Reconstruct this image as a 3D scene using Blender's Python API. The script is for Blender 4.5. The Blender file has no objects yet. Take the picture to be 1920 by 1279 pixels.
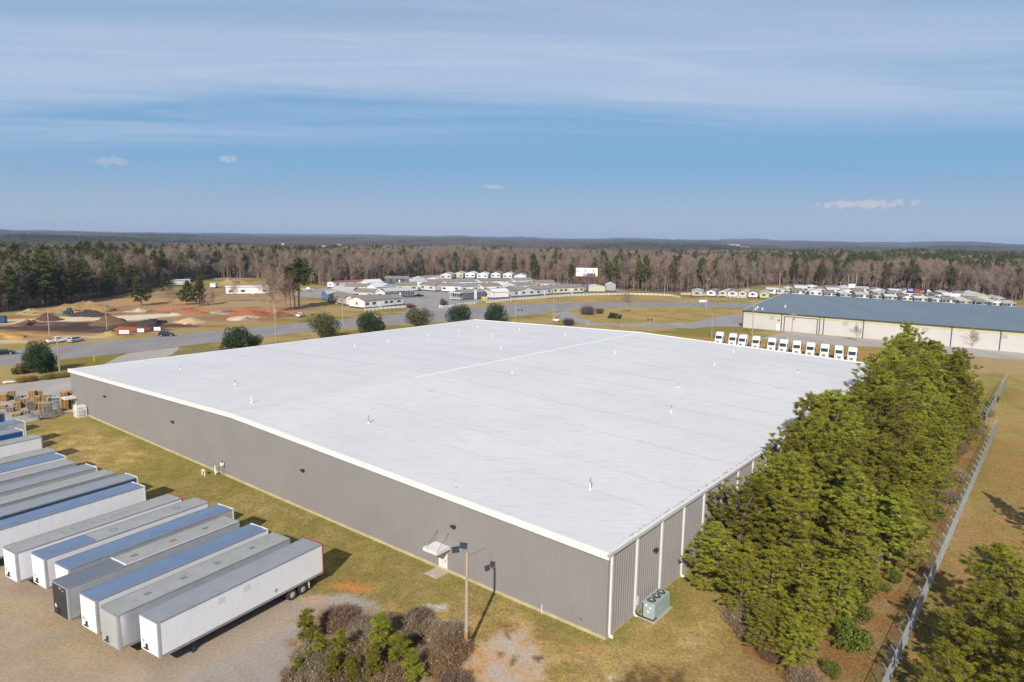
import bpy, bmesh, math, random
import numpy as np
from mathutils import Vector, Matrix

R = math.radians
rng = np.random.default_rng(7)
random.seed(7)
scene = bpy.context.scene
COL = scene.collection

# ------------------------------------------------------------------ camera
HC, PITCH, ROLL, FPX = 33.5, R(8.463), R(0.793), 1284.3
_F = np.array([0, math.cos(PITCH), -math.sin(PITCH)])
_u = np.array([0, math.sin(PITCH), math.cos(PITCH)])
_x = np.array([1.0, 0, 0])
_X = math.cos(ROLL) * _x + math.sin(ROLL) * _u
_U = -math.sin(ROLL) * _x + math.cos(ROLL) * _u
cam_d = bpy.data.cameras.new('camera')
cam_d.sensor_width = 36
cam_d.lens = FPX / 1920 * 36
cam_d.clip_start = 0.5
cam_d.clip_end = 60000
cam = bpy.data.objects.new('camera', cam_d)
COL.objects.link(cam)
cam.matrix_world = Matrix((
    (_X[0], _U[0], -_F[0], 0), (_X[1], _U[1], -_F[1], 0),
    (_X[2], _U[2], -_F[2], HC), (0, 0, 0, 1)))
scene.camera = cam

# ------------------------------------------------------------------ light and sky
SUN_EL, SHADOW_AZ = R(32.4), R(78.4)
sun_dir = Vector((math.cos(SHADOW_AZ) * math.cos(SUN_EL), math.sin(SHADOW_AZ) * math.cos(SUN_EL), -math.sin(SUN_EL)))
sd = bpy.data.lights.new('sun', 'SUN')
sd.energy = 5.0
sd.angle = R(0.6)
sd.color = (1.0, 0.93, 0.84)
sun = bpy.data.objects.new('sun', sd)
COL.objects.link(sun)
sun.rotation_euler = sun_dir.to_track_quat('-Z', 'Y').to_euler()
sun.location = (0, 0, 200)

world = bpy.data.worlds.new('World')
scene.world = world
world.use_nodes = True
wt = world.node_tree
wt.nodes.clear()


def wn(t, **kw):
    n = wt.nodes.new(t)
    for k, v in kw.items():
        setattr(n, k, v)
    return n


def wl(a, b):
    wt.links.new(a, b)


def wmath(op, a, b=None, clamp=False):
    n = wn('ShaderNodeMath', operation=op, use_clamp=clamp)
    for i, v in enumerate((a, b)):
        if v is None:
            continue
        if isinstance(v, (int, float)):
            n.inputs[i].default_value = v
        else:
            wl(v, n.inputs[i])
    return n.outputs[0]


def wrange(v, a, b, c, d, smooth=True):
    n = wn('ShaderNodeMapRange')
    n.interpolation_type = 'SMOOTHSTEP' if smooth else 'LINEAR'
    wl(v, n.inputs[0])
    for i, q in enumerate((a, b, c, d)):
        n.inputs[i + 1].default_value = q
    return n.outputs[0]


sky = wn('ShaderNodeTexSky', sky_type='NISHITA', sun_disc=False)
sky.sun_elevation = SUN_EL
sky.sun_rotation = math.atan2(-math.cos(SHADOW_AZ), -math.sin(SHADOW_AZ))
sky.altitude = 150
sky.air_density = 1.0
sky.dust_density = 0.6
sky.ozone_density = 1.6
tc = wn('ShaderNodeTexCoord')
sep = wn('ShaderNodeSeparateXYZ')
wl(tc.outputs['Generated'], sep.inputs[0])
zc = wmath('MAXIMUM', sep.outputs[2], 0.012)
u_ = wmath('DIVIDE', sep.outputs[0], zc)
v_ = wmath('DIVIDE', sep.outputs[1], zc)
comb = wn('ShaderNodeCombineXYZ')
wl(u_, comb.inputs[0])
wl(v_, comb.inputs[1])


def cloud_noise(rot, sx, sy, detail, rough, seed, dist=0.4):
    mp = wn('ShaderNodeMapping')
    mp.inputs['Rotation'].default_value = (0, 0, rot)
    mp.inputs['Scale'].default_value = (sx, sy, 1)
    mp.inputs['Location'].default_value = (seed, seed * 1.7, 0)
    wl(comb.outputs[0], mp.inputs[0])
    n = wn('ShaderNodeTexNoise')
    n.inputs['Scale'].default_value = 1
    n.inputs['Detail'].default_value = detail
    n.inputs['Roughness'].default_value = rough
    n.inputs['Distortion'].default_value = dist
    wl(mp.outputs[0], n.inputs['Vector'])
    return n.outputs[0]


bands = cloud_noise(R(-17), 0.12, 0.50, 4, 0.48, 3.1, 0.7)
wisps = cloud_noise(R(-12), 0.5, 2.1, 6, 0.6, 9.3, 0.8)
# the sheet of thin high cloud ends some 7 degrees above the horizon ahead
edge = wmath('ADD', wmath('MULTIPLY', u_, 0.24), v_)
edge = wmath('ADD', edge, wmath('MULTIPLY', bands, 2.6))
sheet = wrange(edge, 7.0, 9.2, 1.0, 0.0)
cover = wmath('ADD', wmath('MULTIPLY', wrange(bands, 0.34, 0.62, 0.10, 1.0), 0.85), wmath('MULTIPLY', wrange(wisps, 0.30, 0.74, -0.12, 0.20), 1.0), True)
cover = wmath('MULTIPLY', cover, sheet)
# small low puffs near the horizon
puffn = wn('ShaderNodeTexNoise')
puffn.inputs['Scale'].default_value = 130
puffn.inputs['Detail'].default_value = 4
wl(tc.outputs['Generated'], puffn.inputs['Vector'])
puffs = None
azn = wmath('ARCTAN2', sep.outputs[0], sep.outputs[1])
for px, py, wx, wy, k in ((1617, 383, 74, 7, 0.75), (922, 350, 18, 4.5, 0.6), (425, 298, 18, 6, 0.5), (205, 303, 26, 7, 0.35)):
    d = _F * FPX + _X * (px - 960) - _U * (py - 639.5)
    d /= np.linalg.norm(d)
    az, el = math.atan2(d[0], d[1]), math.asin(d[2])
    a = wmath('DIVIDE', wmath('SUBTRACT', azn, az), wx / FPX)
    b = wmath('DIVIDE', wmath('SUBTRACT', sep.outputs[2], math.sin(el)), wy / FPX)
    rr = wmath('SQRT', wmath('ADD', wmath('MULTIPLY', a, a), wmath('MULTIPLY', b, b)))
    m = wrange(wmath('ADD', rr, wmath('MULTIPLY', wmath('SUBTRACT', puffn.outputs[0], 0.5), 3.0)), 0.45, 1.1, k, 0.0)
    puffs = m if puffs is None else wmath('MAXIMUM', puffs, m)
mixc = wn('ShaderNodeMixRGB')
mixc.inputs[2].default_value = (6.5, 7.2, 8.9, 1)
wl(wmath('MULTIPLY', cover, 0.66), mixc.inputs[0])
# haze low round the whole horizon
mixh = wn('ShaderNodeMixRGB')
tint = wn('ShaderNodeMixRGB', blend_type='MULTIPLY')
tint.inputs[0].default_value = 1.0
tint.inputs[2].default_value = (0.66, 0.80, 0.95, 1)
wl(sky.outputs[0], tint.inputs[1])
mixl = wn('ShaderNodeMixRGB')
mixl.inputs[2].default_value = (2.30, 4.55, 7.35, 1)
wl(wrange(sep.outputs[2], 0.10, 0.55, 0.88, 0.0), mixl.inputs[0])
wl(tint.outputs[0], mixl.inputs[1])
mixh.inputs[2].default_value = (5.0, 5.6, 6.7, 1)
wl(wrange(sep.outputs[2], -0.02, 0.115, 1.0, 0.0), mixh.inputs[0])
wl(mixl.outputs[0], mixh.inputs[1])
wl(mixh.outputs[0], mixc.inputs[1])
mixp = wn('ShaderNodeMixRGB')
mixp.inputs[2].default_value = (6.6, 6.6, 7.2, 1)
wl(puffs, mixp.inputs[0])
wl(mixc.outputs[0], mixp.inputs[1])
bg = wn('ShaderNodeBackground')
bg.inputs[1].default_value = 0.085
wl(mixp.outputs[0], bg.inputs[0])
world.cycles.sampling_method = 'MANUAL'
world.cycles.sample_map_resolution = 512
out = wn('ShaderNodeOutputWorld')
wl(bg.outputs[0], out.inputs[0])

scene.view_settings.view_transform = 'Standard'
scene.view_settings.look = 'None'
scene.view_settings.gamma = 1
scene.view_settings.exposure = 0.1
scene.render.engine = 'CYCLES'
scene.cycles.max_bounces = 6
scene.cycles.diffuse_bounces = 3
scene.cycles.glossy_bounces = 2
scene.cycles.transmission_bounces = 3
scene.cycles.transparent_max_bounces = 6
scene.cycles.volume_bounces = 0
scene.cycles.use_denoising = True
scene.cycles.caustics_reflective = False
scene.cycles.caustics_refractive = False


# ------------------------------------------------------------------ plan geometry
def ray(px, py):
    return _F * FPX + _X * (px - 960) - _U * (py - 639.5)


def G(px, py, z=0.0):
    """the place on level z that stands at this picture position"""
    d = ray(px, py)
    return np.array([0, 0, HC]) + d * ((z - HC) / d[2])


def proj(P):
    d = np.atleast_2d(P) - np.array([0, 0, HC])
    z = d @ _F
    z = np.where(z > 0.1, z, 0.1)
    return 960 + FPX * (d @ _X) / z, 639.5 - FPX * (d @ _U) / z


YAW = R(51.193)
E1 = np.array([math.cos(YAW), math.sin(YAW), 0])
E2 = np.array([-math.sin(YAW), math.cos(YAW), 0])
A0 = np.array([8.207, 53.792, 0])
LAB, LAD, EAVE, RISE = 118.4, 114.7, 7.73, 1.55


def B(a, b, z=0.0):
    """warehouse plan coordinates -> world"""
    return A0 + E1 * a + E2 * b + np.array([0, 0, z])


def toB(P):
    d = np.asarray(P) - A0
    return d @ E1, d @ E2


# value noise for shapes and colour zones
_perm = np.random.default_rng(3).random((256, 256))


def vnoise(x, y):
    x = np.asarray(x, float)
    y = np.asarray(y, float)
    xi = np.floor(x).astype(int)
    yi = np.floor(y).astype(int)
    fx = x - xi
    fy = y - yi
    fx = fx * fx * (3 - 2 * fx)
    fy = fy * fy * (3 - 2 * fy)
    g = lambda i, j: _perm[i & 255, j & 255]
    return (g(xi, yi) * (1 - fx) + g(xi + 1, yi) * fx) * (1 - fy) + (g(xi, yi + 1) * (1 - fx) + g(xi + 1, yi + 1) * fx) * fy


def fbm(x, y, o=4):
    s = 0
    a = 0.5
    for k in range(o):
        s = s + a * vnoise(x * 2 ** k + 17.3 * k, y * 2 ** k + 5.1 * k)
        a *= 0.5
    return s / (1 - 0.5 ** o)


def sstep(a, b, v):
    t = np.clip((v - a) / (b - a), 0, 1)
    return t * t * (3 - 2 * t)


def terrain(x, y):
    r = np.hypot(x, y)
    z = sstep(700, 1900, r) * (fbm(x / 620 + 3, y / 620 + 9, 3) - 0.60) * 60
    z = z + sstep(3000, 7600, r) * (24 + 74 * (fbm(x / 2600 + 40, y / 2600 + 11, 4) - 0.38))
    z = z + sstep(0.12, 0.30, np.arctan2(x, y)) * 0
    return z


# ------------------------------------------------------------------ materials
def nt(mat):
    mat.use_nodes = True
    t = mat.node_tree
    t.nodes.clear()
    return t


def principled(t):
    p = t.nodes.new('ShaderNodeBsdfPrincipled')
    o = t.nodes.new('ShaderNodeOutputMaterial')
    t.links.new(p.outputs[0], o.inputs[0])
    return p


def noise(t, scale, detail=3, rough=0.55, vec=None, stretch=None, dist=0.0):
    if vec is None:
        vec = t.nodes.new('ShaderNodeNewGeometry').outputs['Position']
    if stretch:
        mp = t.nodes.new('ShaderNodeMapping')
        mp.inputs['Scale'].default_value = stretch[0]
        mp.inputs['Rotation'].default_value = (0, 0, stretch[1])
        t.links.new(vec, mp.inputs[0])
        vec = mp.outputs[0]
    n = t.nodes.new('ShaderNodeTexNoise')
    n.inputs['Scale'].default_value = scale
    n.inputs['Detail'].default_value = detail
    n.inputs['Roughness'].default_value = rough
    n.inputs['Distortion'].default_value = dist
    t.links.new(vec, n.inputs['Vector'])
    return n.outputs[0]


def rng_node(t, v, a, b, c, d, smooth=False):
    n = t.nodes.new('ShaderNodeMapRange')
    n.interpolation_type = 'SMOOTHSTEP' if smooth else 'LINEAR'
    t.links.new(v, n.inputs[0])
    for i, q in enumerate((a, b, c, d)):
        n.inputs[i + 1].default_value = q
    return n.outputs[0]


def mixrgb(t, fac, a, b, mode='MIX'):
    n = t.nodes.new('ShaderNodeMixRGB')
    n.blend_type = mode
    for i, v in enumerate((fac, a, b)):
        if isinstance(v, (int, float)):
            n.inputs[i].default_value = v
        elif isinstance(v, tuple):
            n.inputs[i].default_value = (*v[:3], 1)
        else:
            t.links.new(v, n.inputs[i])
    return n.outputs[0]


def bump(t, p, h, strength, dist):
    b = t.nodes.new('ShaderNodeBump')
    b.inputs['Strength'].default_value = strength
    b.inputs['Distance'].default_value = dist
    t.links.new(h, b.inputs['Height'])
    t.links.new(b.outputs[0], p.inputs['Normal'])


MATS = {}


def M(name, col, rough=0.7, metal=0.0, var=0.12, scale=0.8, fine=None, dirt=0.0, dirtcol=(0.12, 0.09, 0.06), bmp=0.0, stretch=None, spec=0.5):
    """weathered paint, metal, wood ...: two scales of tone, optional dirt and relief"""
    if name in MATS:
        return MATS[name]
    m = bpy.data.materials.new(name)
    t = nt(m)
    p = principled(t)
    n1 = noise(t, scale, 4, stretch=stretch)
    lo = tuple(c * (1 - var) for c in col)
    hi = tuple(min(1, c * (1 + var)) for c in col)
    c = mixrgb(t, rng_node(t, n1, 0.3, 0.7, 0, 1), lo, hi)
    n2 = noise(t, fine or scale * 9, 4)
    c = mixrgb(t, 0.35 * min(1, var * 4), c, mixrgb(t, rng_node(t, n2, 0.3, 0.7, 0, 1), tuple(v * 0.78 for v in col), tuple(min(1, v * 1.15) for v in col)))
    if dirt > 0:
        n3 = noise(t, scale * 2.3, 6, 0.65)
        c = mixrgb(t, rng_node(t, n3, 0.5, 0.75, 0, dirt, True), c, dirtcol)
    t.links.new(c, p.inputs['Base Color'])
    p.inputs['Roughness'].default_value = rough
    p.inputs['Metallic'].default_value = metal
    p.inputs['Specular IOR Level'].default_value = spec
    if bmp:
        bump(t, p, n2, 0.6, bmp)
    MATS[name] = m
    return m


def foliage(name, dark, light, trans=0.25):
    """leaves or needles; 'tint' on the mesh and a per-tree value vary the tone"""
    if name in MATS:
        return MATS[name]
    m = bpy.data.materials.new(name)
    t = nt(m)
    at = t.nodes.new('ShaderNodeAttribute')
    at.attribute_name = 'tint'
    oi = t.nodes.new('ShaderNodeObjectInfo')
    c = mixrgb(t, at.outputs['Fac'], dark, light)
    hs = t.nodes.new('ShaderNodeHueSaturation')
    t.links.new(c, hs.inputs['Color'])
    t.links.new(rng_node(t, oi.outputs['Random'], 0, 1, 0.485, 0.515), hs.inputs['Hue'])
    t.links.new(rng_node(t, oi.outputs['Random'], 0, 1, 0.75, 1.25), hs.inputs['Value'])
    d = t.nodes.new('ShaderNodeBsdfPrincipled')
    d.inputs['Roughness'].default_value = 0.75
    d.inputs['Specular IOR Level'].default_value = 0.25
    tr = t.nodes.new('ShaderNodeBsdfTranslucent')
    mx = t.nodes.new('ShaderNodeMixShader')
    mx.inputs[0].default_value = trans
    t.links.new(hs.outputs[0], d.inputs['Base Color'])
    t.links.new(hs.outputs[0], tr.inputs[0])
    t.links.new(d.outputs[0], mx.inputs[1])
    t.links.new(tr.outputs[0], mx.inputs[2])
    o = t.nodes.new('ShaderNodeOutputMaterial')
    t.links.new(mx.outputs[0], o.inputs[0])
    MATS[name] = m
    return m


# ------------------------------------------------------------------ mesh helpers
class MB:
    def __init__(s):
        s.v = []
        s.f = []
        s.m = []

    def add(s, vs, fs, m=0):
        o = len(s.v)
        s.v += [tuple(map(float, v)) for v in vs]
        s.f += [tuple(i + o for i in f) for f in fs]
        s.m += [m] * len(fs)
        return s

    def box(s, x0, x1, y0, y1, z0, z1, m=0):
        return s.add([(x0, y0, z0), (x1, y0, z0), (x1, y1, z0), (x0, y1, z0), (x0, y0, z1), (x1, y0, z1), (x1, y1, z1), (x0, y1, z1)],
                     [(3, 2, 1, 0), (4, 5, 6, 7), (0, 1, 5, 4), (1, 2, 6, 5), (2, 3, 7, 6), (3, 0, 4, 7)], m)

    def prism(s, poly, z0, z1, m=0):
        n = len(poly)
        return s.add([(x, y, z0) for x, y in poly] + [(x, y, z1) for x, y in poly],
                     [tuple(range(n))[::-1], tuple(range(n, 2 * n))] + [(i, (i + 1) % n, (i + 1) % n + n, i + n) for i in range(n)], m)

    def extrude_y(s, prof, y0, y1, m=0, taper=None):
        """x-z profile swept along y"""
        n = len(prof)
        return s.add([(x, y0, z) for x, z in prof] + [(x, y1, z) for x, z in prof],
                     [tuple(range(n)), tuple(range(n, 2 * n))[::-1]] + [(i + n, (i + 1) % n + n, (i + 1) % n, i) for i in range(n)], m)

    def extrude_x(s, prof, x0, x1, m=0):
        """y-z profile swept along x"""
        n = len(prof)
        return s.add([(x0, y, z) for y, z in prof] + [(x1, y, z) for y, z in prof],
                     [tuple(range(n))[::-1], tuple(range(n, 2 * n))] + [(i, (i + 1) % n, (i + 1) % n + n, i + n) for i in range(n)], m)

    def tube(s, p0, p1, r0, r1=None, n=8, m=0, cap=True):
        r1 = r0 if r1 is None else r1
        p0 = Vector(p0)
        p1 = Vector(p1)
        d = (p1 - p0).normalized()
        a = d.orthogonal().normalized()
        b = d.cross(a)
        vs = []
        for p, r in ((p0, r0), (p1, r1)):
            for k in range(n):
                q = 2 * math.pi * k / n
                vs.append(p + (a * math.cos(q) + b * math.sin(q)) * r)
        fs = [(k, (k + 1) % n, (k + 1) % n + n, k + n) for k in range(n)]
        if cap:
            fs += [tuple(range(n))[::-1], tuple(range(n, 2 * n))]
        return s.add(vs, fs, m)

    def path(s, pts, r, n=6, m=0):
        for a, b in zip(pts[:-1], pts[1:]):
            s.tube(a, b, r, r, n, m)
        return s

    def mesh(s, name, mats):
        me = bpy.data.meshes.new(name)
        me.from_pydata(s.v, [], s.f)
        for mt in (mats if isinstance(mats, (list, tuple)) else [mats]):
            me.materials.append(mt)
        if any(s.m):
            me.polygons.foreach_set('material_index', s.m)
        me.validate(clean_customdata=False)
        me.update()
        return me


def mesh_np(name, V, F, mats, tint=None, smooth=False):
    V = np.asarray(V, np.float32)
    F = np.asarray(F, np.int32)
    k = F.shape[1]
    me = bpy.data.meshes.new(name)
    me.vertices.add(len(V))
    me.vertices.foreach_set('co', V.ravel())
    me.loops.add(F.size)
    me.loops.foreach_set('vertex_index', F.ravel())
    me.polygons.add(len(F))
    me.polygons.foreach_set('loop_start', np.arange(0, F.size, k, dtype=np.int32))
    me.polygons.foreach_set('loop_total', np.full(len(F), k, np.int32))
    if smooth:
        me.polygons.foreach_set('use_smooth', np.ones(len(F), bool))
    for mt in (mats if isinstance(mats, (list, tuple)) else [mats]):
        me.materials.append(mt)
    if tint is not None:
        a = me.attributes.new('tint', 'FLOAT', 'POINT')
        a.data.foreach_set('value', np.asarray(tint, np.float32))
    me.update(calc_edges=True)
    return me


def obj(name, data, mats=None, parent=None, loc=(0, 0, 0), rz=0.0, scale=None):
    if isinstance(data, MB):
        data = data.mesh(name, mats)
    o = bpy.data.objects.new(name, data)
    COL.objects.link(o)
    o.location = tuple(map(float, loc))
    o.rotation_euler = (0, 0, rz)
    if scale is not None:
        o.scale = scale if isinstance(scale, tuple) else (scale,) * 3
    if parent is not None:
        o.parent = parent
    return o


def tag(o, label, cat, group=None):
    o['label'] = label
    o['category'] = cat
    if group:
        o['group'] = group
    return o


def thing(name, label, cat, loc=(0, 0, 0), rz=0.0, group=None, scale=None):
    return tag(obj(name, None, loc=loc, rz=rz, scale=scale), label, cat, group)


def struct(o, kind='structure'):
    o['kind'] = kind
    return o


def dup(root, loc, rz, label=None, group=None, scale=None):
    """a thing with copies of its parts and sub-parts"""
    r = root.copy()
    COL.objects.link(r)
    r.location = tuple(map(float, loc))
    r.rotation_euler = (0, 0, rz)
    if scale is not None:
        r.scale = scale if isinstance(scale, tuple) else (scale,) * 3
    if label:
        r['label'] = label
    if group:
        r['group'] = group
    for ch in list(root.children):
        c = ch.copy()
        COL.objects.link(c)
        c.parent = r
        for g in list(ch.children):
            d = g.copy()
            COL.objects.link(d)
            d.parent = c
    return r


def tubes_np(P0, P1, r0, r1, n=3):
    """many tapered sticks at once -> verts, quads"""
    P0 = np.asarray(P0, float)
    P1 = np.asarray(P1, float)
    d = P1 - P0
    d = d / (np.linalg.norm(d, axis=1, keepdims=True) + 1e-9)
    ref = np.where(np.abs(d[:, 2:3]) > 0.9, np.array([[1.0, 0, 0]]), np.array([[0, 0, 1.0]]))
    a = np.cross(d, ref)
    a /= np.linalg.norm(a, axis=1, keepdims=True) + 1e-9
    b = np.cross(d, a)
    q = 2 * np.pi * np.arange(n) / n
    ring = a[:, None, :] * np.cos(q)[None, :, None] + b[:, None, :] * np.sin(q)[None, :, None]
    V = np.concatenate([P0[:, None] + ring * np.asarray(r0)[:, None, None], P1[:, None] + ring * np.asarray(r1)[:, None, None]], 1)
    N = len(P0)
    base = (np.arange(N) * 2 * n)[:, None, None]
    k = np.arange(n)
    f = np.stack([k, (k + 1) % n, (k + 1) % n + n, k + n], 1)[None]
    return V.reshape(-1, 3), (base + f).reshape(-1, 4)


def poly_inside(x, y, poly):
    c = np.zeros(np.shape(x), bool)
    n = len(poly)
    for i in range(n):
        x0, y0 = poly[i][:2]
        x1, y1 = poly[(i + 1) % n][:2]
        if y0 == y1:
            continue
        m = ((y0 > y) != (y1 > y)) & (x < (x1 - x0) * (y - y0) / (y1 - y0) + x0)
        c ^= m
    return c


def poly_sd(x, y, poly):
    """signed distance to a ground outline, positive inside"""
    dmin = np.full(np.shape(x), 1e9)
    n = len(poly)
    for i in range(n):
        x0, y0 = poly[i][:2]
        x1, y1 = poly[(i + 1) % n][:2]
        ex, ey = x1 - x0, y1 - y0
        t = np.clip(((x - x0) * ex + (y - y0) * ey) / (ex * ex + ey * ey + 1e-9), 0, 1)
        dmin = np.minimum(dmin, np.hypot(x - x0 - t * ex, y - y0 - t * ey))
    return np.where(poly_inside(x, y, poly), dmin, -dmin)

# ================================================================== THE SETTING
FOREST_EDGE = [(-700, 720), (-300, 642), (-100, 600), (0, 586), (120, 571), (225, 553), (320, 533), (400, 521), (520, 523), (620, 538), (720, 528), (790, 517), (900, 514), (1000, 527), (1150, 543), (1250, 549), (1340, 546), (1430, 536), (1490, 534), (1620, 541), (1740, 547), (1810, 556), (1920, 564), (2200, 592), (2600, 640)]
_fe = np.array(FOREST_EDGE, float)


def in_forest(P, off=0.0):
    px, py = proj(P)
    return py < np.interp(px, _fe[:, 0], _fe[:, 1]) - off


CLEARINGS = [((1845, 500), 130, 40), ((1450, 489), 70, 60), ((470, 452), 160, 220), ((1560, 478), 90, 70), ((830, 470), 40, 60)]


def clearing(x, y):
    w = np.zeros(np.shape(x))
    for (px, py), rx, ry in CLEARINGS:
        c = G(px, py)
        d = np.hypot((x - c[0]) / rx, (y - c[1]) / ry)
        w = np.maximum(w, 1 - sstep(0.8, 1.1, d + (fbm(x / 40, y / 40, 3) - 0.5) * 0.5))
    return w


def gp(*pts):
    return [G(*p) for p in pts]


# ---- ground sheet: rings round the camera, fine where the picture looks, out to the horizon
th = np.concatenate([np.arange(-47, 47.01, 0.2), np.arange(52, 310, 6.0)])
th = np.radians(th)
rad = [3.0, 12, 20, 26, 30]
while rad[-1] < 620:
    rad.append(rad[-1] * 1.0085)
while rad[-1] < 14500:
    rad.append(rad[-1] * 1.028)
rad = np.array(rad)
TT, RR = np.meshgrid(th, rad)
gx, gy = (np.sin(TT) * RR).ravel(), (np.cos(TT) * RR).ravel()
gz = terrain(gx, gy)
nT, nR = len(th), len(rad)
idx = np.arange(nT * nR).reshape(nR, nT)
nx = np.roll(idx, -1, 1)
GF = np.stack([idx[:-1], idx[1:], nx[1:], nx[:-1]], -1).reshape(-1, 4)[:, ::-1]

n_big = fbm(gx / 14, gy / 14, 4)
n_mid = fbm(gx / 3.2 + 50, gy / 3.2, 4)
n_fine = fbm(gx / 0.9, gy / 0.9 + 30, 3)
veg = np.ones(len(gx))
grit = np.zeros(len(gx))
straw = np.array([0.300, 0.225, 0.095])
olive = np.array([0.175, 0.150, 0.036])
soil = straw[None] * (1 - sstep(0.36, 0.64, n_big)[:, None]) + olive[None] * sstep(0.36, 0.64, n_big)[:, None]


def zone(poly, col, soft=1.0, amp=1.0, v=0.0, g=0.0, k=1.0, freq=2.5, mot=0.0, col2=None):
    global soil, veg, grit
    d = poly_sd(gx, gy, poly)
    near = d > -(soft + amp * 2 + 1)
    w = np.zeros(len(gx))
    nn = fbm(gx[near] / freq, gy[near] / freq + 7, 4) - 0.5
    w[near] = sstep(-soft, soft, d[near] + nn * amp * 3.0) * k
    if mot:
        w[near] *= 1 - mot * sstep(0.42, 0.62, fbm(gx[near] / 1.7 + 9, gy[near] / 1.7, 4))
    c = np.array(col)[None]
    if col2 is not None:
        s = sstep(0.4, 0.6, fbm(gx / freq / 0.8 + 31, gy / freq / 0.8, 4))[:, None]
        c = c * (1 - s) + np.array(col2)[None] * s
    soil = soil * (1 - w[:, None]) + c * w[:, None]
    veg = veg * (1 - w) + v * w
    grit = grit * (1 - w) + g * w


def blob(px, py, rx, ry, col, rot=0.0, n=18, **kw):
    c = G(px, py)
    pts = [(c[0] + rx * math.cos(a) * math.cos(rot) - ry * math.sin(a) * math.sin(rot), c[1] + rx * math.cos(a) * math.sin(rot) + ry * math.sin(a) * math.cos(rot)) for a in np.linspace(0, 2 * math.pi, n, False)]
    zone(pts, col, **kw)


# woodland floor
fm = in_forest(np.stack([gx, gy, gz * 0], 1)) & (np.hypot(gx, gy) > 150)
rr_ = np.hypot(gx, gy)
fl = np.array([0.115, 0.088, 0.062])[None] * (0.7 + 0.7 * n_mid[:, None])
soil[fm] = fl[fm]
far = sstep(1100, 1700, rr_)[:, None]
pinep = sstep(0.55, 0.63, fbm(gx / 420 + 5, gy / 420 + 2, 4))[:, None]
farc = np.array([0.120, 0.094, 0.080])[None] * (1 - pinep) + np.array([0.036, 0.048, 0.024])[None] * pinep
soil = np.where(fm[:, None], soil * (1 - far) + farc * far, soil)
cl = clearing(gx, gy)[:, None]
soil = np.where(fm[:, None], soil * (1 - cl) + np.array([0.30, 0.225, 0.12])[None] * cl, soil)
veg[fm] = 0.3
# lawn tones round the warehouse
zone([B(-13, -6), B(-13, 125), B(0, 125), B(0, -6)], (0.200, 0.168, 0.042), 3, 3, v=1, k=0.75, freq=5, col2=(0.250, 0.195, 0.072))
zone([B(-1.3, -1.5), B(-1.3, 120), B(0, 120), B(0, 0), B(115, 0), B(115, -1.8), B(0, -1.5)], (0.150, 0.165, 0.03), 0.8, 0.5, v=1, k=0.6)
zone([B(-14, -15), B(-14, 14), B(-2, 14), B(-2, -2), B(14, -2), B(14, -12)], (0.375, 0.275, 0.115), 2, 2, v=0.7, k=0.85, freq=4, col2=(0.300, 0.210, 0.075))
# straw-coloured bare slope by the trailer ends
for q in ((135, 838, 2.6, 9), (185, 858, 2.4, 10), (225, 872, 1.8, 6), (92, 818, 1.6, 4)):
    blob(q[0], q[1], q[2], q[3], (0.46, 0.33, 0.13), rot=R(5), soft=1.6, amp=1.6, v=0.3, k=0.7, freq=2.0, mot=0.5)
# trailer yard gravel
zone([B(-14.0, -60), B(-14.2, 8), B(-13.2, 15), B(-9.6, 21), B(-12.5, 25), B(-15, 30), B(-17.5, 60), B(-19, 100), B(-20, 120), B(-60, 130), B(-90, 40), B(-60, -60)], (0.345, 0.275, 0.195), 1.0, 1.3, g=1, freq=3.0, col2=(0.305, 0.255, 0.195), v=0.1)
zone([B(-30, 22), B(-9.8, 22.5), B(-9.0, 19.5), B(-14, 14), B(-24, 10), B(-40, 14)], (0.300, 0.275, 0.245), 1.0, 1.0, g=1, v=0.0, k=0.85, freq=2)
blob(120, 1225, 5.5, 3.4, (0.33, 0.25, 0.13), soft=3, amp=3, v=0.5, k=0.55, mot=0.4, g=0.6)
blob(60, 1160, 5, 2.0, (0.30, 0.23, 0.11), soft=3, amp=3, v=0.6, k=0.6, mot=0.4, g=0.6)
# bare clay, grey fines and mud near the pole
blob(655, 1100, 2.0, 0.85, (0.40, 0.175, 0.055), rot=R(-14), soft=0.7, amp=0.6, k=0.85, freq=1.2)
blob(597, 1122, 0.9, 0.5, (0.42, 0.27, 0.14), soft=0.5, amp=0.4, k=0.7, freq=1)
blob(815, 1138, 1.0, 0.45, (0.42, 0.40, 0.37), soft=0.5, amp=0.6, k=0.85, freq=0.8)
blob(850, 1170, 1.2, 0.3, (0.38, 0.36, 0.33), soft=0.5, amp=0.5, k=0.6, freq=0.8)
blob(1300, 1205, 1.0, 0.5, (0.4, 0.3, 0.14), soft=0.5, amp=0.6, k=0.6, freq=0.8)
zone(gp((862, 1250), (895, 1212), (940, 1182), (985, 1188), (1012, 1225), (1015, 1310), (850, 1310)), (0.400, 0.345, 0.285), 0.9, 0.7, g=0.9, k=0.92, freq=1.3, col2=(0.42, 0.31, 0.19))
zone(gp((858, 1262), (885, 1222), (905, 1215), (912, 1250), (925, 1300), (850, 1300)), (0.42, 0.215, 0.070), 0.7, 0.6, g=0.5, k=0.9, freq=1.1, col2=(0.40, 0.30, 0.17))
for q in ((945, 1176, 0.9, 0.28, 35), (952, 1192, 0.3, 0.6, 10), (963, 1237, 0.2, 0.75, -18), (938, 1226, 0.2, 0.4, -20), (1010, 1235, 0.5, 0.3, 0)):
    blob(q[0], q[1], q[2], q[3], (0.13, 0.075, 0.03), rot=R(q[4]), soft=0.25, amp=0.3, k=0.9, freq=0.6)
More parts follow.
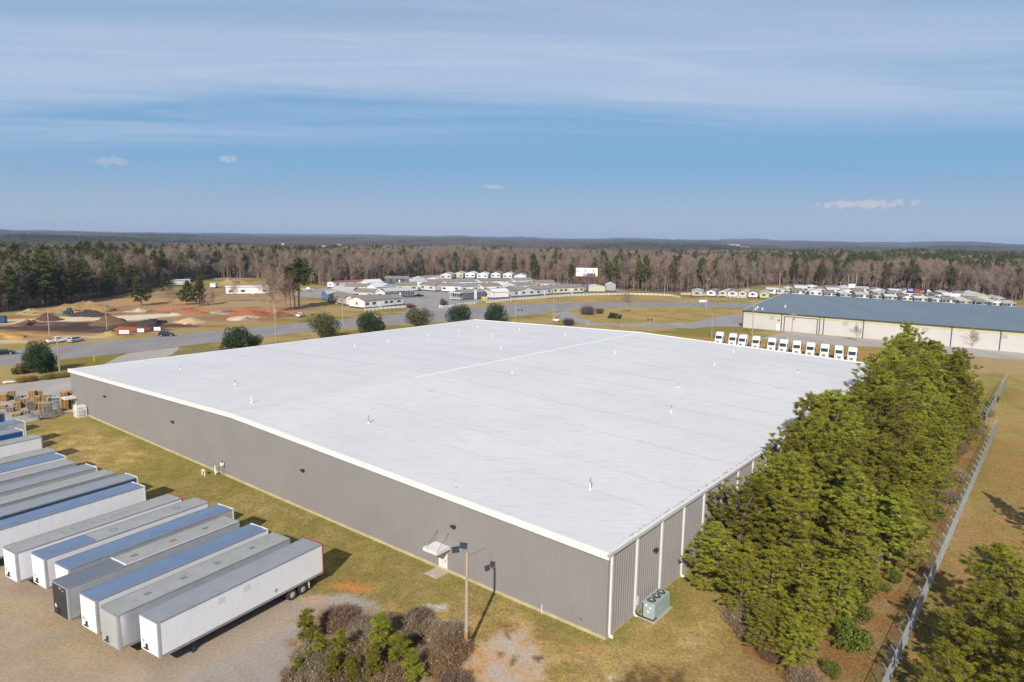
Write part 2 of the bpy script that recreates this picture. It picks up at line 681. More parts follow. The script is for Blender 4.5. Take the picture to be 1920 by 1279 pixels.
zone(gp((1150, 1290), (1170, 1258), (1215, 1243), (1260, 1250), (1290, 1275), (1300, 1300)), (0.110, 0.070, 0.030), 0.5, 0.5, k=0.9, freq=0.8, col2=(0.21, 0.14, 0.055))
blob(1143, 1270, 0.5, 0.3, (0.5, 0.44, 0.38), soft=0.3, amp=0.3, k=0.8, freq=0.5)
blob(1110, 1218, 1.6, 0.6, (0.36, 0.22, 0.09), rot=R(-20), soft=0.8, amp=0.8, k=0.6, freq=1)
# tyre tracks worn across the yard
for k in range(7):
    x0 = -22 - 3.1 * k + (k % 3)
    for dx in (0, 1.9):
        zone([B(x0 + dx, -30), B(x0 + dx + 0.45, -30), B(x0 + dx + 0.45 - 4 * (k % 2), 22), B(x0 + dx - 4 * (k % 2), 22)], (0.40, 0.335, 0.25) if k % 2 else (0.25, 0.20, 0.145), 0.35, 0.5, g=1, k=0.35, freq=2, mot=0.5)
# thicket floor, pine straw under the pines, mown strip beyond the chain-link fence
zone(gp((545, 1290), (548, 1200), (600, 1140), (720, 1145), (830, 1165), (865, 1215), (855, 1300)), (0.17, 0.105, 0.052), 1.0, 1.0, k=0.9, v=0.4, freq=1.6, col2=(0.25, 0.19, 0.12))
zone([B(-14, -13), B(10, -8), B(30, -1.5), B(125, -1.5), B(132, -10), B(125, -18.5), B(60, -19.3), B(-14, -19.4)], (0.215, 0.110, 0.045), 1.6, 1.6, v=0.3, k=0.92, freq=2.5, col2=(0.235, 0.160, 0.070))
zone([B(-20, -20.5), B(150, -20.5), B(150, -60), B(-20, -60)], (0.285, 0.170, 0.070), 1.2, 1.0, v=0.6, k=0.8, freq=5, col2=(0.240, 0.170, 0.055))
zone([B(100, -20.8), B(230, -20.8), B(230, -70), B(100, -70)], (0.300, 0.225, 0.085), 8, 5, v=0.9, k=0.85, freq=9, col2=(0.235, 0.190, 0.060))
zone([B(132, -18), B(132, 2), B(168, 2), B(168, -18)], (0.270, 0.195, 0.070), 4, 3, v=0.9, k=0.7, freq=6, col2=(0.22, 0.18, 0.05))
zone(gp((1800, 715), (1865, 700), (1990, 712), (1990, 672), (1830, 665), (1700, 660)), (0.315, 0.235, 0.120), 3, 2, v=0.3, k=0.85, freq=4)
# orange-brown verge behind the warehouse
zone([B(116, -4), B(116, 122), B(150, 122), B(205, 40), B(205, -4)], (0.330, 0.200, 0.075), 4, 4, v=0.8, k=0.85, freq=8, col2=(0.250, 0.180, 0.060))
zone(gp((985, 588), (1120, 605), (1390, 606), (1390, 586), (1280, 578), (1120, 579), (1040, 586)), (0.330, 0.235, 0.095), 3, 2, v=0.9, k=0.8, freq=9, col2=(0.235, 0.190, 0.060))
zone(gp((690, 592), (760, 582), (880, 575), (1050, 566), (1280, 564), (1290, 557), (1180, 555), (1000, 562), (870, 575), (700, 588)), (0.345, 0.215, 0.080), 3, 2, v=0.8, k=0.85, freq=9, col2=(0.265, 0.200, 0.070))
# landscape-supply yard on the left: bare earth of several colours
zone(gp((-60, 640), (-60, 590), (60, 585), (150, 572), (270, 552), (400, 536), (560, 552), (600, 575), (560, 598), (440, 612), (300, 624), (160, 640)), (0.235, 0.140, 0.068), 6, 6, v=0.1, g=0.3, k=0.92, freq=9, col2=(0.300, 0.205, 0.110))
for q in ((60, 603, 20, 9, (0.52, 0.42, 0.28)), (140, 598, 14, 8, (0.55, 0.46, 0.32)), (238, 596, 11, 9, (0.56, 0.48, 0.35)), (290, 592, 9, 7, (0.55, 0.48, 0.36)), (235, 640, 16, 5, (0.47, 0.37, 0.24)), (170, 632, 9, 3, (0.46, 0.36, 0.22)),
          (90, 615, 20, 8, (0.055, 0.036, 0.030)), (200, 617, 22, 9, (0.060, 0.040, 0.030)), (170, 607, 20, 6, (0.045, 0.032, 0.028)), (290, 611, 16, 7, (0.075, 0.045, 0.035)), (240, 606, 14, 6, (0.16, 0.09, 0.045)), (40, 628, 14, 3.5, (0.42, 0.23, 0.075)), (-20, 640, 12, 3, (0.5, 0.4, 0.26)),
          (470, 582, 22, 9, (0.40, 0.155, 0.060)), (560, 590, 10, 6, (0.27, 0.18, 0.075)), (350, 578, 16, 14, (0.39, 0.19, 0.085)), (250, 565, 30, 20, (0.36, 0.22, 0.11)), (430, 570, 20, 16, (0.30, 0.23, 0.13))):
    blob(q[0], q[1], q[2], q[3], q[4], soft=2.5, amp=2.0, k=0.9, freq=4, g=0.3)
zone(gp((-60, 650), (160, 638), (330, 622), (560, 600), (560, 606), (330, 629), (150, 648), (-60, 668)), (0.270, 0.205, 0.070), 2, 1.5, v=1, k=0.8, freq=6)

soil = np.clip(soil * np.array([1.36, 1.30, 1.30])[None], 0, 0.8)
ground_m = bpy.data.materials.new('ground_cover')
t = nt(ground_m)
p = principled(t)
at = t.nodes.new('ShaderNodeAttribute')
at.attribute_name = 'soil'
av = t.nodes.new('ShaderNodeAttribute')
av.attribute_name = 'veg'
ag = t.nodes.new('ShaderNodeAttribute')
ag.attribute_name = 'grit'
n1 = noise(t, 0.55, 5, 0.6)
n2 = noise(t, 3.5, 5, 0.68)
n3 = noise(t, 16, 4, 0.75)
n4 = noise(t, 1.1, 5, 0.65, stretch=((1, 0.35, 1), R(25)))
flat = t.nodes.new('ShaderNodeMapRange')
t.links.new(ag.outputs['Fac'], flat.inputs[0])
flat.inputs[3].default_value = 1.0
flat.inputs[4].default_value = 0.38
c = mixrgb(t, flat.outputs[0], at.outputs['Color'], mixrgb(t, rng_node(t, n2, 0.22, 0.78, 0, 1), (0.34, 0.35, 0.30), (1.62, 1.60, 1.62)), 'MULTIPLY')
c = mixrgb(t, flat.outputs[0], c, mixrgb(t, rng_node(t, n3, 0.25, 0.75, 0, 1), (0.42, 0.42, 0.40), (1.58, 1.58, 1.58)), 'MULTIPLY')
grn = t.nodes.new('ShaderNodeMath')
grn.operation = 'MULTIPLY'
t.links.new(rng_node(t, n1, 0.47, 0.66, 0, 0.8, True), grn.inputs[0])
t.links.new(av.outputs['Fac'], grn.inputs[1])
c = mixrgb(t, grn.outputs[0], c, mixrgb(t, 1.0, c, (0.76, 0.90, 0.46), 'MULTIPLY'))
dry = t.nodes.new('ShaderNodeMath')
dry.operation = 'MULTIPLY'
t.links.new(rng_node(t, n4, 0.52, 0.70, 0, 0.6, True), dry.inputs[0])
t.links.new(av.outputs['Fac'], dry.inputs[1])
c = mixrgb(t, dry.outputs[0], c, mixrgb(t, 1.0, c, (1.45, 1.28, 1.25), 'MULTIPLY'))
vor = t.nodes.new('ShaderNodeTexVoronoi')
vor.inputs['Scale'].default_value = 14
t.links.new(t.nodes.new('ShaderNodeNewGeometry').outputs['Position'], vor.inputs['Vector'])
gm = t.nodes.new('ShaderNodeMath')
gm.operation = 'MULTIPLY'
gm.inputs[1].default_value = 0.25
t.links.new(ag.outputs['Fac'], gm.inputs[0])
c = mixrgb(t, gm.outputs[0], c, mixrgb(t, 1.0, c, mixrgb(t, rng_node(t, vor.outputs['Distance'], 0.1, 0.6, 0, 1), (1.25, 1.25, 1.25), (0.6, 0.6, 0.6)), 'MULTIPLY'))
t.links.new(c, p.inputs['Base Color'])
p.inputs['Roughness'].default_value = 0.95
p.inputs['Specular IOR Level'].default_value = 0.1
bump(t, p, mixrgb(t, 0.6, n2, n3), 0.7, 0.11)
gme = mesh_np('ground', np.stack([gx, gy, gz], 1), GF, ground_m, smooth=True)
a_ = gme.attributes.new('soil', 'FLOAT_COLOR', 'POINT')
a_.data.foreach_set('color', np.concatenate([soil, np.ones((len(soil), 1))], 1).astype(np.float32).ravel())
a_ = gme.attributes.new('veg', 'FLOAT', 'POINT')
a_.data.foreach_set('value', veg.astype(np.float32))
a_ = gme.attributes.new('grit', 'FLOAT', 'POINT')
a_.data.foreach_set('value', grit.astype(np.float32))
struct(obj('ground', gme))


# ---- roads and pavements (thin sheets on the ground)
def sheet(name, pts, z, mat, thick=None, parent=None):
    m = MB()
    if thick:
        m.prism([(q[0], q[1]) for q in pts][::(1 if area2(pts) > 0 else -1)], z, z + thick)
    else:
        pp = [(q[0], q[1], z) for q in pts]
        if area2(pts) < 0:
            pp = pp[::-1]
        m.add(pp, [tuple(range(len(pp)))])
    return obj(name, m, mat, parent)


def area2(pts):
    return sum(pts[i][0] * pts[(i + 1) % len(pts)][1] - pts[(i + 1) % len(pts)][0] * pts[i][1] for i in range(len(pts)))


def asphalt(name, col, crack=0.25):
    m = bpy.data.materials.new(name)
    t = nt(m)
    p = principled(t)
    n1 = noise(t, 0.18, 5, 0.6, stretch=((1, 0.25, 1), R(-25)))
    n2 = noise(t, 5, 5, 0.7)
    n3 = noise(t, 0.9, 6, 0.7)
    c = mixrgb(t, rng_node(t, n1, 0.3, 0.7, 0, 1), tuple(v * 0.82 for v in col), tuple(v * 1.14 for v in col))
    c = mixrgb(t, rng_node(t, n2, 0.3, 0.7, 0, 0.35), c, tuple(v * 0.7 for v in col))
    c = mixrgb(t, rng_node(t, n3, 0.60, 0.66, 0, crack), c, tuple(v * 0.55 for v in col))
    t.links.new(c, p.inputs['Base Color'])
    p.inputs['Roughness'].default_value = 0.9
    bump(t, p, n2, 0.4, 0.02)
    return m


ROAD = asphalt('weathered_asphalt', (0.285, 0.262, 0.255))
LOTM = asphalt('grey_lot_asphalt', (0.335, 0.31, 0.30), 0.12)
CONC = asphalt('tan_concrete_paving', (0.42, 0.385, 0.335), 0.2)
up = [(-420, 712), (-200, 682), (25, 657), (155, 645), (325, 627), (480, 613.5), (572, 605), (650, 598), (725, 591), (800, 584), (870, 577.5), (950, 571.5), (1050, 567.8), (1125, 566.2), (1280, 566), (1400, 568.5), (1600, 574), (1900, 587), (2300, 606)]
lo = [(-420, 765), (-200, 723), (0, 687), (75, 678), (150, 670.5), (235, 662), (325, 651), (410, 641), (480, 634), (572, 622), (650, 616), (740, 608.5), (870, 600), (950, 595), (1000, 590), (1060, 582), (1125, 577), (1280, 575.5), (1400, 578), (1600, 584), (1900, 599), (2300, 620)]
road = struct(sheet('road', [G(*q) for q in up] + [G(*q) for q in lo[::-1]], 0.012, ROAD))
WHITE_LINE = M('faded_road_paint', (0.50, 0.48, 0.42), 0.85, var=0.25, scale=0.5)
YEL_LINE = M('faded_yellow_paint', (0.42, 0.33, 0.14), 0.85, var=0.3, scale=0.5)


def lane(fr, w, mat, dash=None):
    """a painted line at fraction fr between the two road edges"""
    xs = np.linspace(-150, 1390, 160)
    U = np.array([G(x, np.interp(x, [q[0] for q in up], [q[1] for q in up])) for x in xs])
    L = np.array([G(x, np.interp(x, [q[0] for q in lo], [q[1] for q in lo])) for x in xs])
    C = U * (1 - fr) + L * fr
    s = np.concatenate([[0], np.cumsum(np.linalg.norm(np.diff(C, axis=0), axis=1))])
    m = MB()
    pos = 0.0
    while pos < s[-1] - 6:
        ln = 3.0 if dash else 8.0
        a = np.array([np.interp(pos, s, C[:, k]) for k in range(3)])
        b = np.array([np.interp(pos + ln, s, C[:, k]) for k in range(3)])
        d = (b - a) / np.linalg.norm(b - a)
        n = np.array([-d[1], d[0], 0]) * w / 2
        m.add([(*(a - n)[:2], 0.018), (*(b - n)[:2], 0.018), (*(b + n)[:2], 0.018), (*(a + n)[:2], 0.018)], [(0, 1, 2, 3)])
        pos += 12.0 if dash else 8.0
    return obj('lane_line', m, mat, road)


lane(0.10, 0.18, WHITE_LINE)
lane(0.30, 0.16, WHITE_LINE, True)
lane(0.46, 0.16, YEL_LINE)
lane(0.56, 0.16, YEL_LINE)
lane(0.74, 0.16, WHITE_LINE, True)
lane(0.92, 0.18, WHITE_LINE)
struct(sheet('driveway', gp((-220, 768), (0, 724), (130, 703.5), (175, 693), (225, 668), (240, 662.5), (335, 651), (330, 661), (300, 674), (200, 725), (150, 762), (60, 790), (-220, 830)), 0.008, CONC))
struct(sheet('sales_lot', gp((540, 552), (600, 541), (660, 534), (760, 522), (840, 513.5), (1000, 520), (1120, 534), (1175, 546), (1040, 554), (905, 566), (862, 571.5), (852, 579), (850, 584), (775, 590.5), (757, 586), (765, 577), (690, 580), (640, 570), (610, 560), (560, 556)), 0.008, LOTM))
struct(sheet('driveway', gp((1035, 588.5), (1064, 582.5), (1076, 591), (1110, 604.5), (1180, 608), (1300, 605), (1325, 598), (1391, 587), (1391, 613), (1330, 612), (1300, 616.5), (1190, 612), (1098, 610), (1055, 599)), 0.014, LOTM))
struct(sheet('loading_apron', gp((1425, 634), (1475, 622.5), (1600, 634), (1760, 647.5), (1990, 668), (2100, 684), (1990, 682), (1780, 664), (1640, 650), (1500, 645)), 0.009, CONC))
struct(sheet('concrete_slab', gp((1770, 735), (1815, 716), (1842, 724), (1812, 758), (1780, 760)), 0.02, M('cracked_slab', (0.42, 0.37, 0.32), 0.95, var=0.25, scale=0.7)))
# kerb of the planted island by the entrance
isl = gp((324, 664), (330, 659), (360, 654), (410, 648.5), (470, 641), (490, 640), (470, 648), (400, 660), (350, 668))
struct(sheet('traffic_island', isl, 0.0, M('island_turf', (0.20, 0.165, 0.05), 0.95, var=0.35, scale=0.6), 0.13))

# ================================================================== MATERIALS IN USE
WALL = M('grey_painted_steel', (0.245, 0.228, 0.220), 0.55, var=0.05, scale=0.25, dirt=0.12, dirtcol=(0.22, 0.19, 0.17))
TRIM = M('white_trim', (0.72, 0.71, 0.68), 0.5, var=0.05, dirt=0.15, dirtcol=(0.4, 0.36, 0.3))
GUTTER = M('pale_gutter', (0.55, 0.54, 0.52), 0.5, var=0.08, dirt=0.3, dirtcol=(0.25, 0.2, 0.15))
FOUND = M('pale_foundation', (0.46, 0.38, 0.22), 0.9, var=0.2)
DARK = M('dark_metal', (0.035, 0.035, 0.037), 0.5, var=0.2)
BLACK = M('black_rubber', (0.022, 0.022, 0.023), 0.8, var=0.2)
STEEL = M('galvanised_steel', (0.42, 0.43, 0.44), 0.45, 0.6, var=0.12)
WHITE = M('white_paint', (0.80, 0.80, 0.80), 0.45, var=0.04, dirt=0.12, dirtcol=(0.5, 0.46, 0.4))
OFFW = M('off_white_paint', (0.66, 0.64, 0.58), 0.6, var=0.08, dirt=0.2, dirtcol=(0.4, 0.34, 0.26))
POLE = M('weathered_pole_wood', (0.36, 0.29, 0.23), 0.9, var=0.25, scale=2, stretch=((4, 4, 0.4), 0))
POLEB = M('tan_pole_wood', (0.36, 0.23, 0.11), 0.9, var=0.25, scale=2)
GLASS = M('dark_glass', (0.03, 0.04, 0.045), 0.08, var=0.1, spec=0.8)
CONCR = M('pale_concrete', (0.42, 0.37, 0.29), 0.9, var=0.15, scale=1.5)

roofm = bpy.data.materials.new('white_roof_membrane')
t = nt(roofm)
p = principled(t)
n1 = noise(t, 0.06, 5, 0.6)
n2 = noise(t, 1.0, 5, 0.65, stretch=((0.35, 2.6, 1), -YAW - R(40)))
n3 = noise(t, 6, 4, 0.6)
n5 = noise(t, 0.5, 7, 0.72)
c = mixrgb(t, rng_node(t, n1, 0.3, 0.7, 0, 1), (0.645, 0.635, 0.632), (0.725, 0.715, 0.702))
c = mixrgb(t, rng_node(t, n2, 0.52, 0.66, 0, 0.50), c, (0.52, 0.515, 0.52))
c = mixrgb(t, rng_node(t, n2, 0.28, 0.44, 0.5, 0), c, (0.75, 0.75, 0.755))
c = mixrgb(t, rng_node(t, n5, 0.64, 0.72, 0, 0.55), c, (0.55, 0.53, 0.49))
# roll seams every three metres
mp = t.nodes.new('ShaderNodeMapping')
mp.inputs['Rotation'].default_value = (0, 0, -YAW)
t.links.new(t.nodes.new('ShaderNodeNewGeometry').outputs['Position'], mp.inputs[0])
wv = t.nodes.new('ShaderNodeTexWave')
wv.bands_direction = 'X'
wv.inputs['Scale'].default_value = 0.0165
wv.inputs['Distortion'].default_value = 0.6
t.links.new(mp.outputs[0], wv.inputs['Vector'])
seam = rng_node(t, wv.outputs[1], 0.9985, 1.0, 0, 0.30)
c = mixrgb(t, seam, c, (0.58, 0.575, 0.58))
t.links.new(c, p.inputs['Base Color'])
p.inputs['Roughness'].default_value = 0.6
p.inputs['Specular IOR Level'].default_value = 0.35
bump(t, p, mixrgb(t, 0.35, n2, n3), 0.35, 0.05)

# ================================================================== GREY WAREHOUSE
wh = thing('warehouse', 'huge grey metal warehouse with a wide low-pitched white roof', 'warehouse', A0, YAW)


def ribbed(L, zt0, zt1, pitch=0.4, depth=0.045, skirt=0.25, flip=1):
    """wall panel along local x from 0 to L, outer face towards -y; the top runs from zt0 to zt1"""
    xs = []
    n = max(1, round(L / pitch))
    pw = L / n
    for k in range(n):
        x = k * pw
        xs += [(x, 0), (x + pw * 0.55, 0), (x + pw * 0.65, -depth), (x + pw * 0.9, -depth)]
    xs.append((L, 0))
    V, F = [], []
    for x, y in xs:
        V += [(x, y * flip, skirt), (x, y * flip, zt0 + (zt1 - zt0) * x / L)]
    for k in range(len(xs) - 1):
        F.append((2 * k, 2 * k + 2, 2 * k + 3, 2 * k + 1))
    return V, F


def wall_panel(x0, y0, ang, L, z0, z1, parent=wh, mat=WALL, **kw):
    V, F = ribbed(L, z0, z1, **kw)
    m = MB().add(V, F)
    # closed back so that the panel has thickness
    m.add([(0, 0.12, kw.get('skirt', 0.25)), (L, 0.12, kw.get('skirt', 0.25)), (L, 0.12, z1), (0, 0.12, z0)], [(3, 2, 1, 0)])
    o = obj('wall_panel', m, mat, parent, (x0, y0, 0), ang)
    return o


def ztop(b):
    return EAVE + RISE * (1 - abs(b - LAB / 2) / (LAB / 2))


NB = 24
for k in range(NB):
    wall_panel(LAD / NB * k, 0, 0, LAD / NB, EAVE, EAVE, pitch=0.40, depth=0.14)
    wall_panel(LAD - LAD / NB * k, LAB, math.pi, LAD / NB, EAVE, EAVE)
ND = 16
for k in range(ND):
    b0, b1 = LAB / ND * k, LAB / ND * (k + 1)
    wall_panel(0, b1, -math.pi / 2, b1 - b0, ztop(b1), ztop(b0), pitch=0.60, depth=0.006)
    wall_panel(LAD, b0, math.pi / 2, b1 - b0, ztop(b0), ztop(b1), pitch=0.30, depth=0.02)
# roof slopes, ridge cap, edge trim, gutter, foundation
for s, (b0, b1) in (('near', (-0.25, LAB / 2)), ('far', (LAB / 2, LAB + 0.25))):
    m = MB()
    na, nb = 40, 22
    V = []
    for j in range(nb + 1):
        for i in range(na + 1):
            a = -0.2 + (LAD + 0.4) * i / na
            b = b0 + (b1 - b0) * j / nb
            V.append((a, b, EAVE + 0.12 + RISE * (1 - abs(b - LAB / 2) / (LAB / 2)) + 0.03 * (vnoise(a / 5, b / 5) - 0.5)))
    F = [(j * (na + 1) + i, j * (na + 1) + i + 1, (j + 1) * (na + 1) + i + 1, (j + 1) * (na + 1) + i) for j in range(nb) for i in range(na)]
    me = m.add(V, F).mesh('roof', roofm)
    me.polygons.foreach_set('use_smooth', np.ones(len(F), bool))
    rf = obj('roof', me, None, wh)
m = MB()
zr = EAVE + RISE + 0.13
m.add([(33.5, LAB / 2 - 0.32, zr - 0.01), (LAD + 0.2, LAB / 2 - 0.32, zr - 0.01), (LAD + 0.2, LAB / 2, zr + 0.10), (33.5, LAB / 2, zr + 0.10), (33.5, LAB / 2 + 0.32, zr - 0.01), (LAD + 0.2, LAB / 2 + 0.32, zr - 0.01)], [(0, 1, 2, 3), (3, 2, 5, 4)])
obj('ridge_cap', m, M('bright_ridge_metal', (0.74, 0.74, 0.73), 0.5, var=0.03), wh)
for x0, x1 in ((-0.30, -0.06), (LAD + 0.06, LAD + 0.30)):
    for b0, b1 in ((-0.3, LAB / 2), (LAB / 2, LAB + 0.3)):
        m = MB()
        z0, z1 = ztop(b0), ztop(b1)
        lo_, hi_ = -0.42, 0.26
        m.add([(x0, b0, z0 + lo_), (x1, b0, z0 + lo_), (x1, b1, z1 + lo_), (x0, b1, z1 + lo_), (x0, b0, z0 + hi_), (x1, b0, z0 + hi_), (x1, b1, z1 + hi_), (x0, b1, z1 + hi_)],
              [(3, 2, 1, 0), (4, 5, 6, 7), (0, 1, 5, 4), (1, 2, 6, 5), (2, 3, 7, 6), (3, 0, 4, 7)])
        obj('gable_trim', m, TRIM, wh)
for y0, y1 in ((-0.34, -0.16), (LAB + 0.16, LAB + 0.34)):
    m = MB().box(-0.3, LAD + 0.3, y0, y1, EAVE - 0.18, EAVE + 0.10)
    obj('gutter', m, GUTTER, wh)
    obj('eave_trim', MB().box(-0.28, LAD + 0.28, min(y0, y1) + (0.19 if y0 < 0 else -0.17), max(y0, y1) + (0.17 if y0 < 0 else -0.19), EAVE - 0.1, EAVE + 0.2), TRIM, wh)
m = MB().box(-0.09, LAD + 0.09, -0.09, 0.15, -0.2, 0.27).box(-0.09, LAD + 0.09, LAB - 0.15, LAB + 0.09, -0.2, 0.27).box(-0.09, 0.15, 0.15, LAB - 0.15, -0.2, 0.27).box(LAD - 0.15, LAD + 0.09, 0.15, LAB - 0.15, -0.2, 0.27)
obj('foundation', m, FOUND, wh)
obj('corner_trim', MB().box(-0.05, 0.16, -0.125, 0.10, 0.27, EAVE - 0.1), WALL, wh)
down = MB().box(-0.10, 0.10, -0.16, 0, 0.32, EAVE - 0.15).box(-0.10, 0.10, -0.42, -0.05, 0.12, 0.32).mesh('downspout', TRIM)
for k in range(NB + 1):
    obj('downspout', down, None, wh, (min(LAD - 0.2, max(0.42, k * LAD / NB)) , -0.14, 0))
# leaf litter caught along the gutter
m = MB()
for k in range(420):
    a = 3 + 42 * rng.random() ** 0.8
    w = rng.uniform(0.04, 0.22)
    b = abs(rng.normal(0, 0.14))
    m.box(a, a + w, b, b + rng.uniform(0.02, 0.05), EAVE + 0.135, EAVE + 0.155)
struct(obj('leaf_litter', m, M('leaf_litter', (0.22, 0.175, 0.125), 0.95, var=0.3), wh), 'stuff')
# welded laps from eave to ridge, and repair patches
LAP = M('membrane_lap', (0.615, 0.605, 0.60), 0.6, var=0.10, scale=0.3)
gl = np.random.default_rng(31)
for k in range(1, 12):
    a = LAD * k / 12 + gl.uniform(-1.5, 1.5)
    for b0, b1 in ((0.4, LAB / 2 - 0.4), (LAB / 2 + 0.4, LAB - 0.4)):
        m = MB()
        nn = 12
        V = []
        for i in range(nn + 1):
            b = b0 + (b1 - b0) * i / nn
            da = 0.12 * (vnoise(b / 4, k * 3.1) - 0.5)
            V += [(a + da - 0.045, b, ztop(b) + 0.141), (a + da + 0.045, b, ztop(b) + 0.141)]
        m.add(V, [(2 * i, 2 * i + 1, 2 * i + 3, 2 * i + 2) for i in range(nn)])
        obj('roof_lap', m, LAP, wh)
for k in range(26):
    a, b = gl.uniform(3, LAD - 3), gl.uniform(3, LAB - 3)
    w, l = gl.uniform(0.25, 0.9), gl.uniform(0.3, 1.6)
    obj('roof_patch', MB().add([(a, b, ztop(b) + 0.147), (a + w, b, ztop(b) + 0.147), (a + w, b + l, ztop(b + l) + 0.147), (a, b + l, ztop(b + l) + 0.147)], [(0, 1, 2, 3)]), M('membrane_patch', (0.74, 0.73, 0.72), 0.6) if k % 3 else LAP, wh)
# roof pipes
pipes = [(13.0, 101.5, .8, 0), (11.3, 78.8, .7, 1), (5.3, 63.5, 1.25, 2), (10.15, 43.0, 1.1, 1), (10.8, 8.6, 1.35, 3), (45.3, 16.4, 1.2, 3), (62, 23.2, .9, 1), (86.3, 26.8, .8, 2), (48.9, 49.7, .5, 2), (82, 47.6, .8, 2), (75.6, 99, .8, 2), (88.8, 100.6, .7, 2), (99.6, 103.5, .6, 2), (84.5, 85, .8, 2), (101.5, 89.5, .6, 2), (98, 71.9, .7, 2), (62.4, 99.5, .7, 2), (52.8, 100, .7, 2), (105, 30, .8, 2), (92, 12, .8, 3), (70, 70, .7, 2), (1.5, 18.8, .12, 4), (30, 22, .12, 4), (40, 36, .15, 4)]
GREYP = M('grey_pipe', (0.30, 0.31, 0.32), 0.5, 0.3)
for a, b, hh, kind in pipes:
    hh *= 0.85
    z = ztop(b) + 0.12
    vp = obj('vent_pipe', MB().tube((0, 0, -0.1), (0, 0, hh), 0.075, 0.07, 10), TRIM if kind in (2, 3) else GREYP, wh, (a, b, z))
    if kind < 4:
        obj('flashing', MB().tube((0, 0, -0.05), (0, 0, 0.2), 0.19, 0.09, 10), TRIM, vp)
    if kind in (1, 3):
        obj('pipe_cap', MB().tube((0, 0, hh - 0.35 * (kind == 3) - 0.05), (0, 0, hh + 0.12), 0.085 + 0.06 * (kind == 1), 0.07, 10), GREYP, vp)
# wall lights on both visible walls
def wall_light(x, y, z, ang):
    r_ = obj('wall_light', MB().prism([(-0.24, 0), (0.24, 0), (0.20, -0.30), (-0.20, -0.30)], 0.0, 0.22), DARK, wh, (x, y, z), ang)
    obj('hood', MB().box(-0.27, 0.27, -0.36, -0.003, 0.223, 0.27), DARK, r_)
    obj('lens', MB().box(-0.17, 0.17, -0.26, -0.05, -0.05, -0.003), M('lamp_lens', (0.45, 0.44, 0.4), 0.2, var=0.05), r_)
for b in (17.6, 43.1, 77.0, 102.4):
    wall_light(-0.02, b, 4.95, -math.pi / 2)
for a in (8.35, 25.4, 47, 70):
    wall_light(a, -0.115, 4.95, 0)
# entrance canopies and doors on the long wall
for b in (19.1, 117.1):
    cn = obj('door_canopy', MB().box(-1.9, -0.03, b - 0.95, b + 0.95, 2.55, 2.78), TRIM, wh)
    obj('canopy_edge', MB().box(-1.94, -1.903, b - 0.99, b + 0.99, 2.50, 2.84).box(-1.9, -0.04, b - 0.99, b - 0.953, 2.50, 2.84).box(-1.9, -0.04, b + 0.953, b + 0.99, 2.50, 2.84), OFFW, cn)
    for db in (-0.75, 0.75):
        obj('canopy_rod', MB().tube((-1.6, b + db, 2.8), (-0.02, b + db, 4.15), 0.022), DARK, cn)
    dr = obj('door', MB().box(-0.06, -0.013, b - 0.5, b + 0.5, 0.1, 2.2), OFFW, wh)
    obj('door_frame', MB().box(-0.075, -0.012, b - 0.6, b - 0.503, 0.05, 2.3).box(-0.075, -0.012, b + 0.503, b + 0.6, 0.05, 2.3).box(-0.075, -0.012, b - 0.503, b + 0.503, 2.203, 2.3), TRIM, dr)
    obj('door_handle', MB().box(-0.12, -0.063, b - 0.42, b - 0.34, 1.05, 1.15), DARK, dr)
    obj('door_step', MB().box(-1.85, -0.10, b - 0.85, b + 0.85, -0.05, 0.10), CONCR, wh)
obj('wall_pipe', MB().tube((-0.16, 6.5, 0), (-0.16, 6.5, 0.85), 0.05), TRIM, wh)
obj('wall_sticker', MB().box(-0.03, -0.014, 2.3, 2.55, 0.9, 0.97), DARK, wh)
obj('meter_box', MB().box(4.98, 5.35, -0.33, -0.12, 1.0, 1.75), OFFW, wh)
obj('electric_box', MB().box(27.0, 27.5, -0.36, -0.12, 0.9, 1.7), OFFW, wh)
# dish-shaped vent hood on the pine side
m = MB()
prof = [(0.75 * math.sin(q), 0.5 * math.cos(q)) for q in np.linspace(0, math.pi / 2, 7)]
for (r0, z0), (r1, z1) in zip(prof[:-1], prof[1:]):
    m.tube((0, 0, z0), (0, 0, z1), max(r0, 0.01), r1, 16, cap=False)
obj('vent_hood', m, OFFW, wh, (32.3, -0.85, 2.0))

# ------------------------------------------------------------------ small plant beside the warehouse
ac = thing('condensing_unit', 'pale green three-fan condensing unit on a concrete pad by the warehouse corner', 'air conditioner', B(6.65, -1.35), YAW)
GRN = M('pale_green_enamel', (0.33, 0.41, 0.385), 0.5, var=0.08, scale=2, dirt=0.15)
obj('pad', MB().box(-1.75, 1.75, -0.85, 0.85, -0.05, 0.12), CONCR, ac)
obj('cabinet', MB().box(-1.5, 1.5, -0.62, 0.62, 0.122, 1.62), GRN, ac)
obj('base_rail', MB().box(-1.56, 1.56, -0.68, -0.63, 0.122, 0.24).box(-1.56, -1.503, -0.63, 0.63, 0.122, 0.24).box(1.503, 1.56, -0.63, 0.63, 0.122, 0.24), GRN, ac)
for k in (-1, 0, 1):
    fn = obj('fan_guard', MB().tube((k * 0.92, 0, 1.622), (k * 0.92, 0, 1.70), 0.40, 0.38, 20), DARK, ac)
    obj('fan_hub', MB().tube((k * 0.92, 0, 1.70), (k * 0.92, 0, 1.735), 0.12, 0.10, 12), STEEL, fn)
    for q in range(5):
        a = 2 * math.pi * q / 5
        obj('fan_blade', MB().add([(k * 0.92 + 0.12 * math.cos(a), 0.12 * math.sin(a), 1.72), (k * 0.92 + 0.36 * math.cos(a), 0.36 * math.sin(a), 1.715), (k * 0.92 + 0.36 * math.cos(a + .6), 0.36 * math.sin(a + .6), 1.705), (k * 0.92 + 0.12 * math.cos(a + .6), 0.12 * math.sin(a + .6), 1.705)], [(0, 1, 2, 3)]), STEEL, fn)
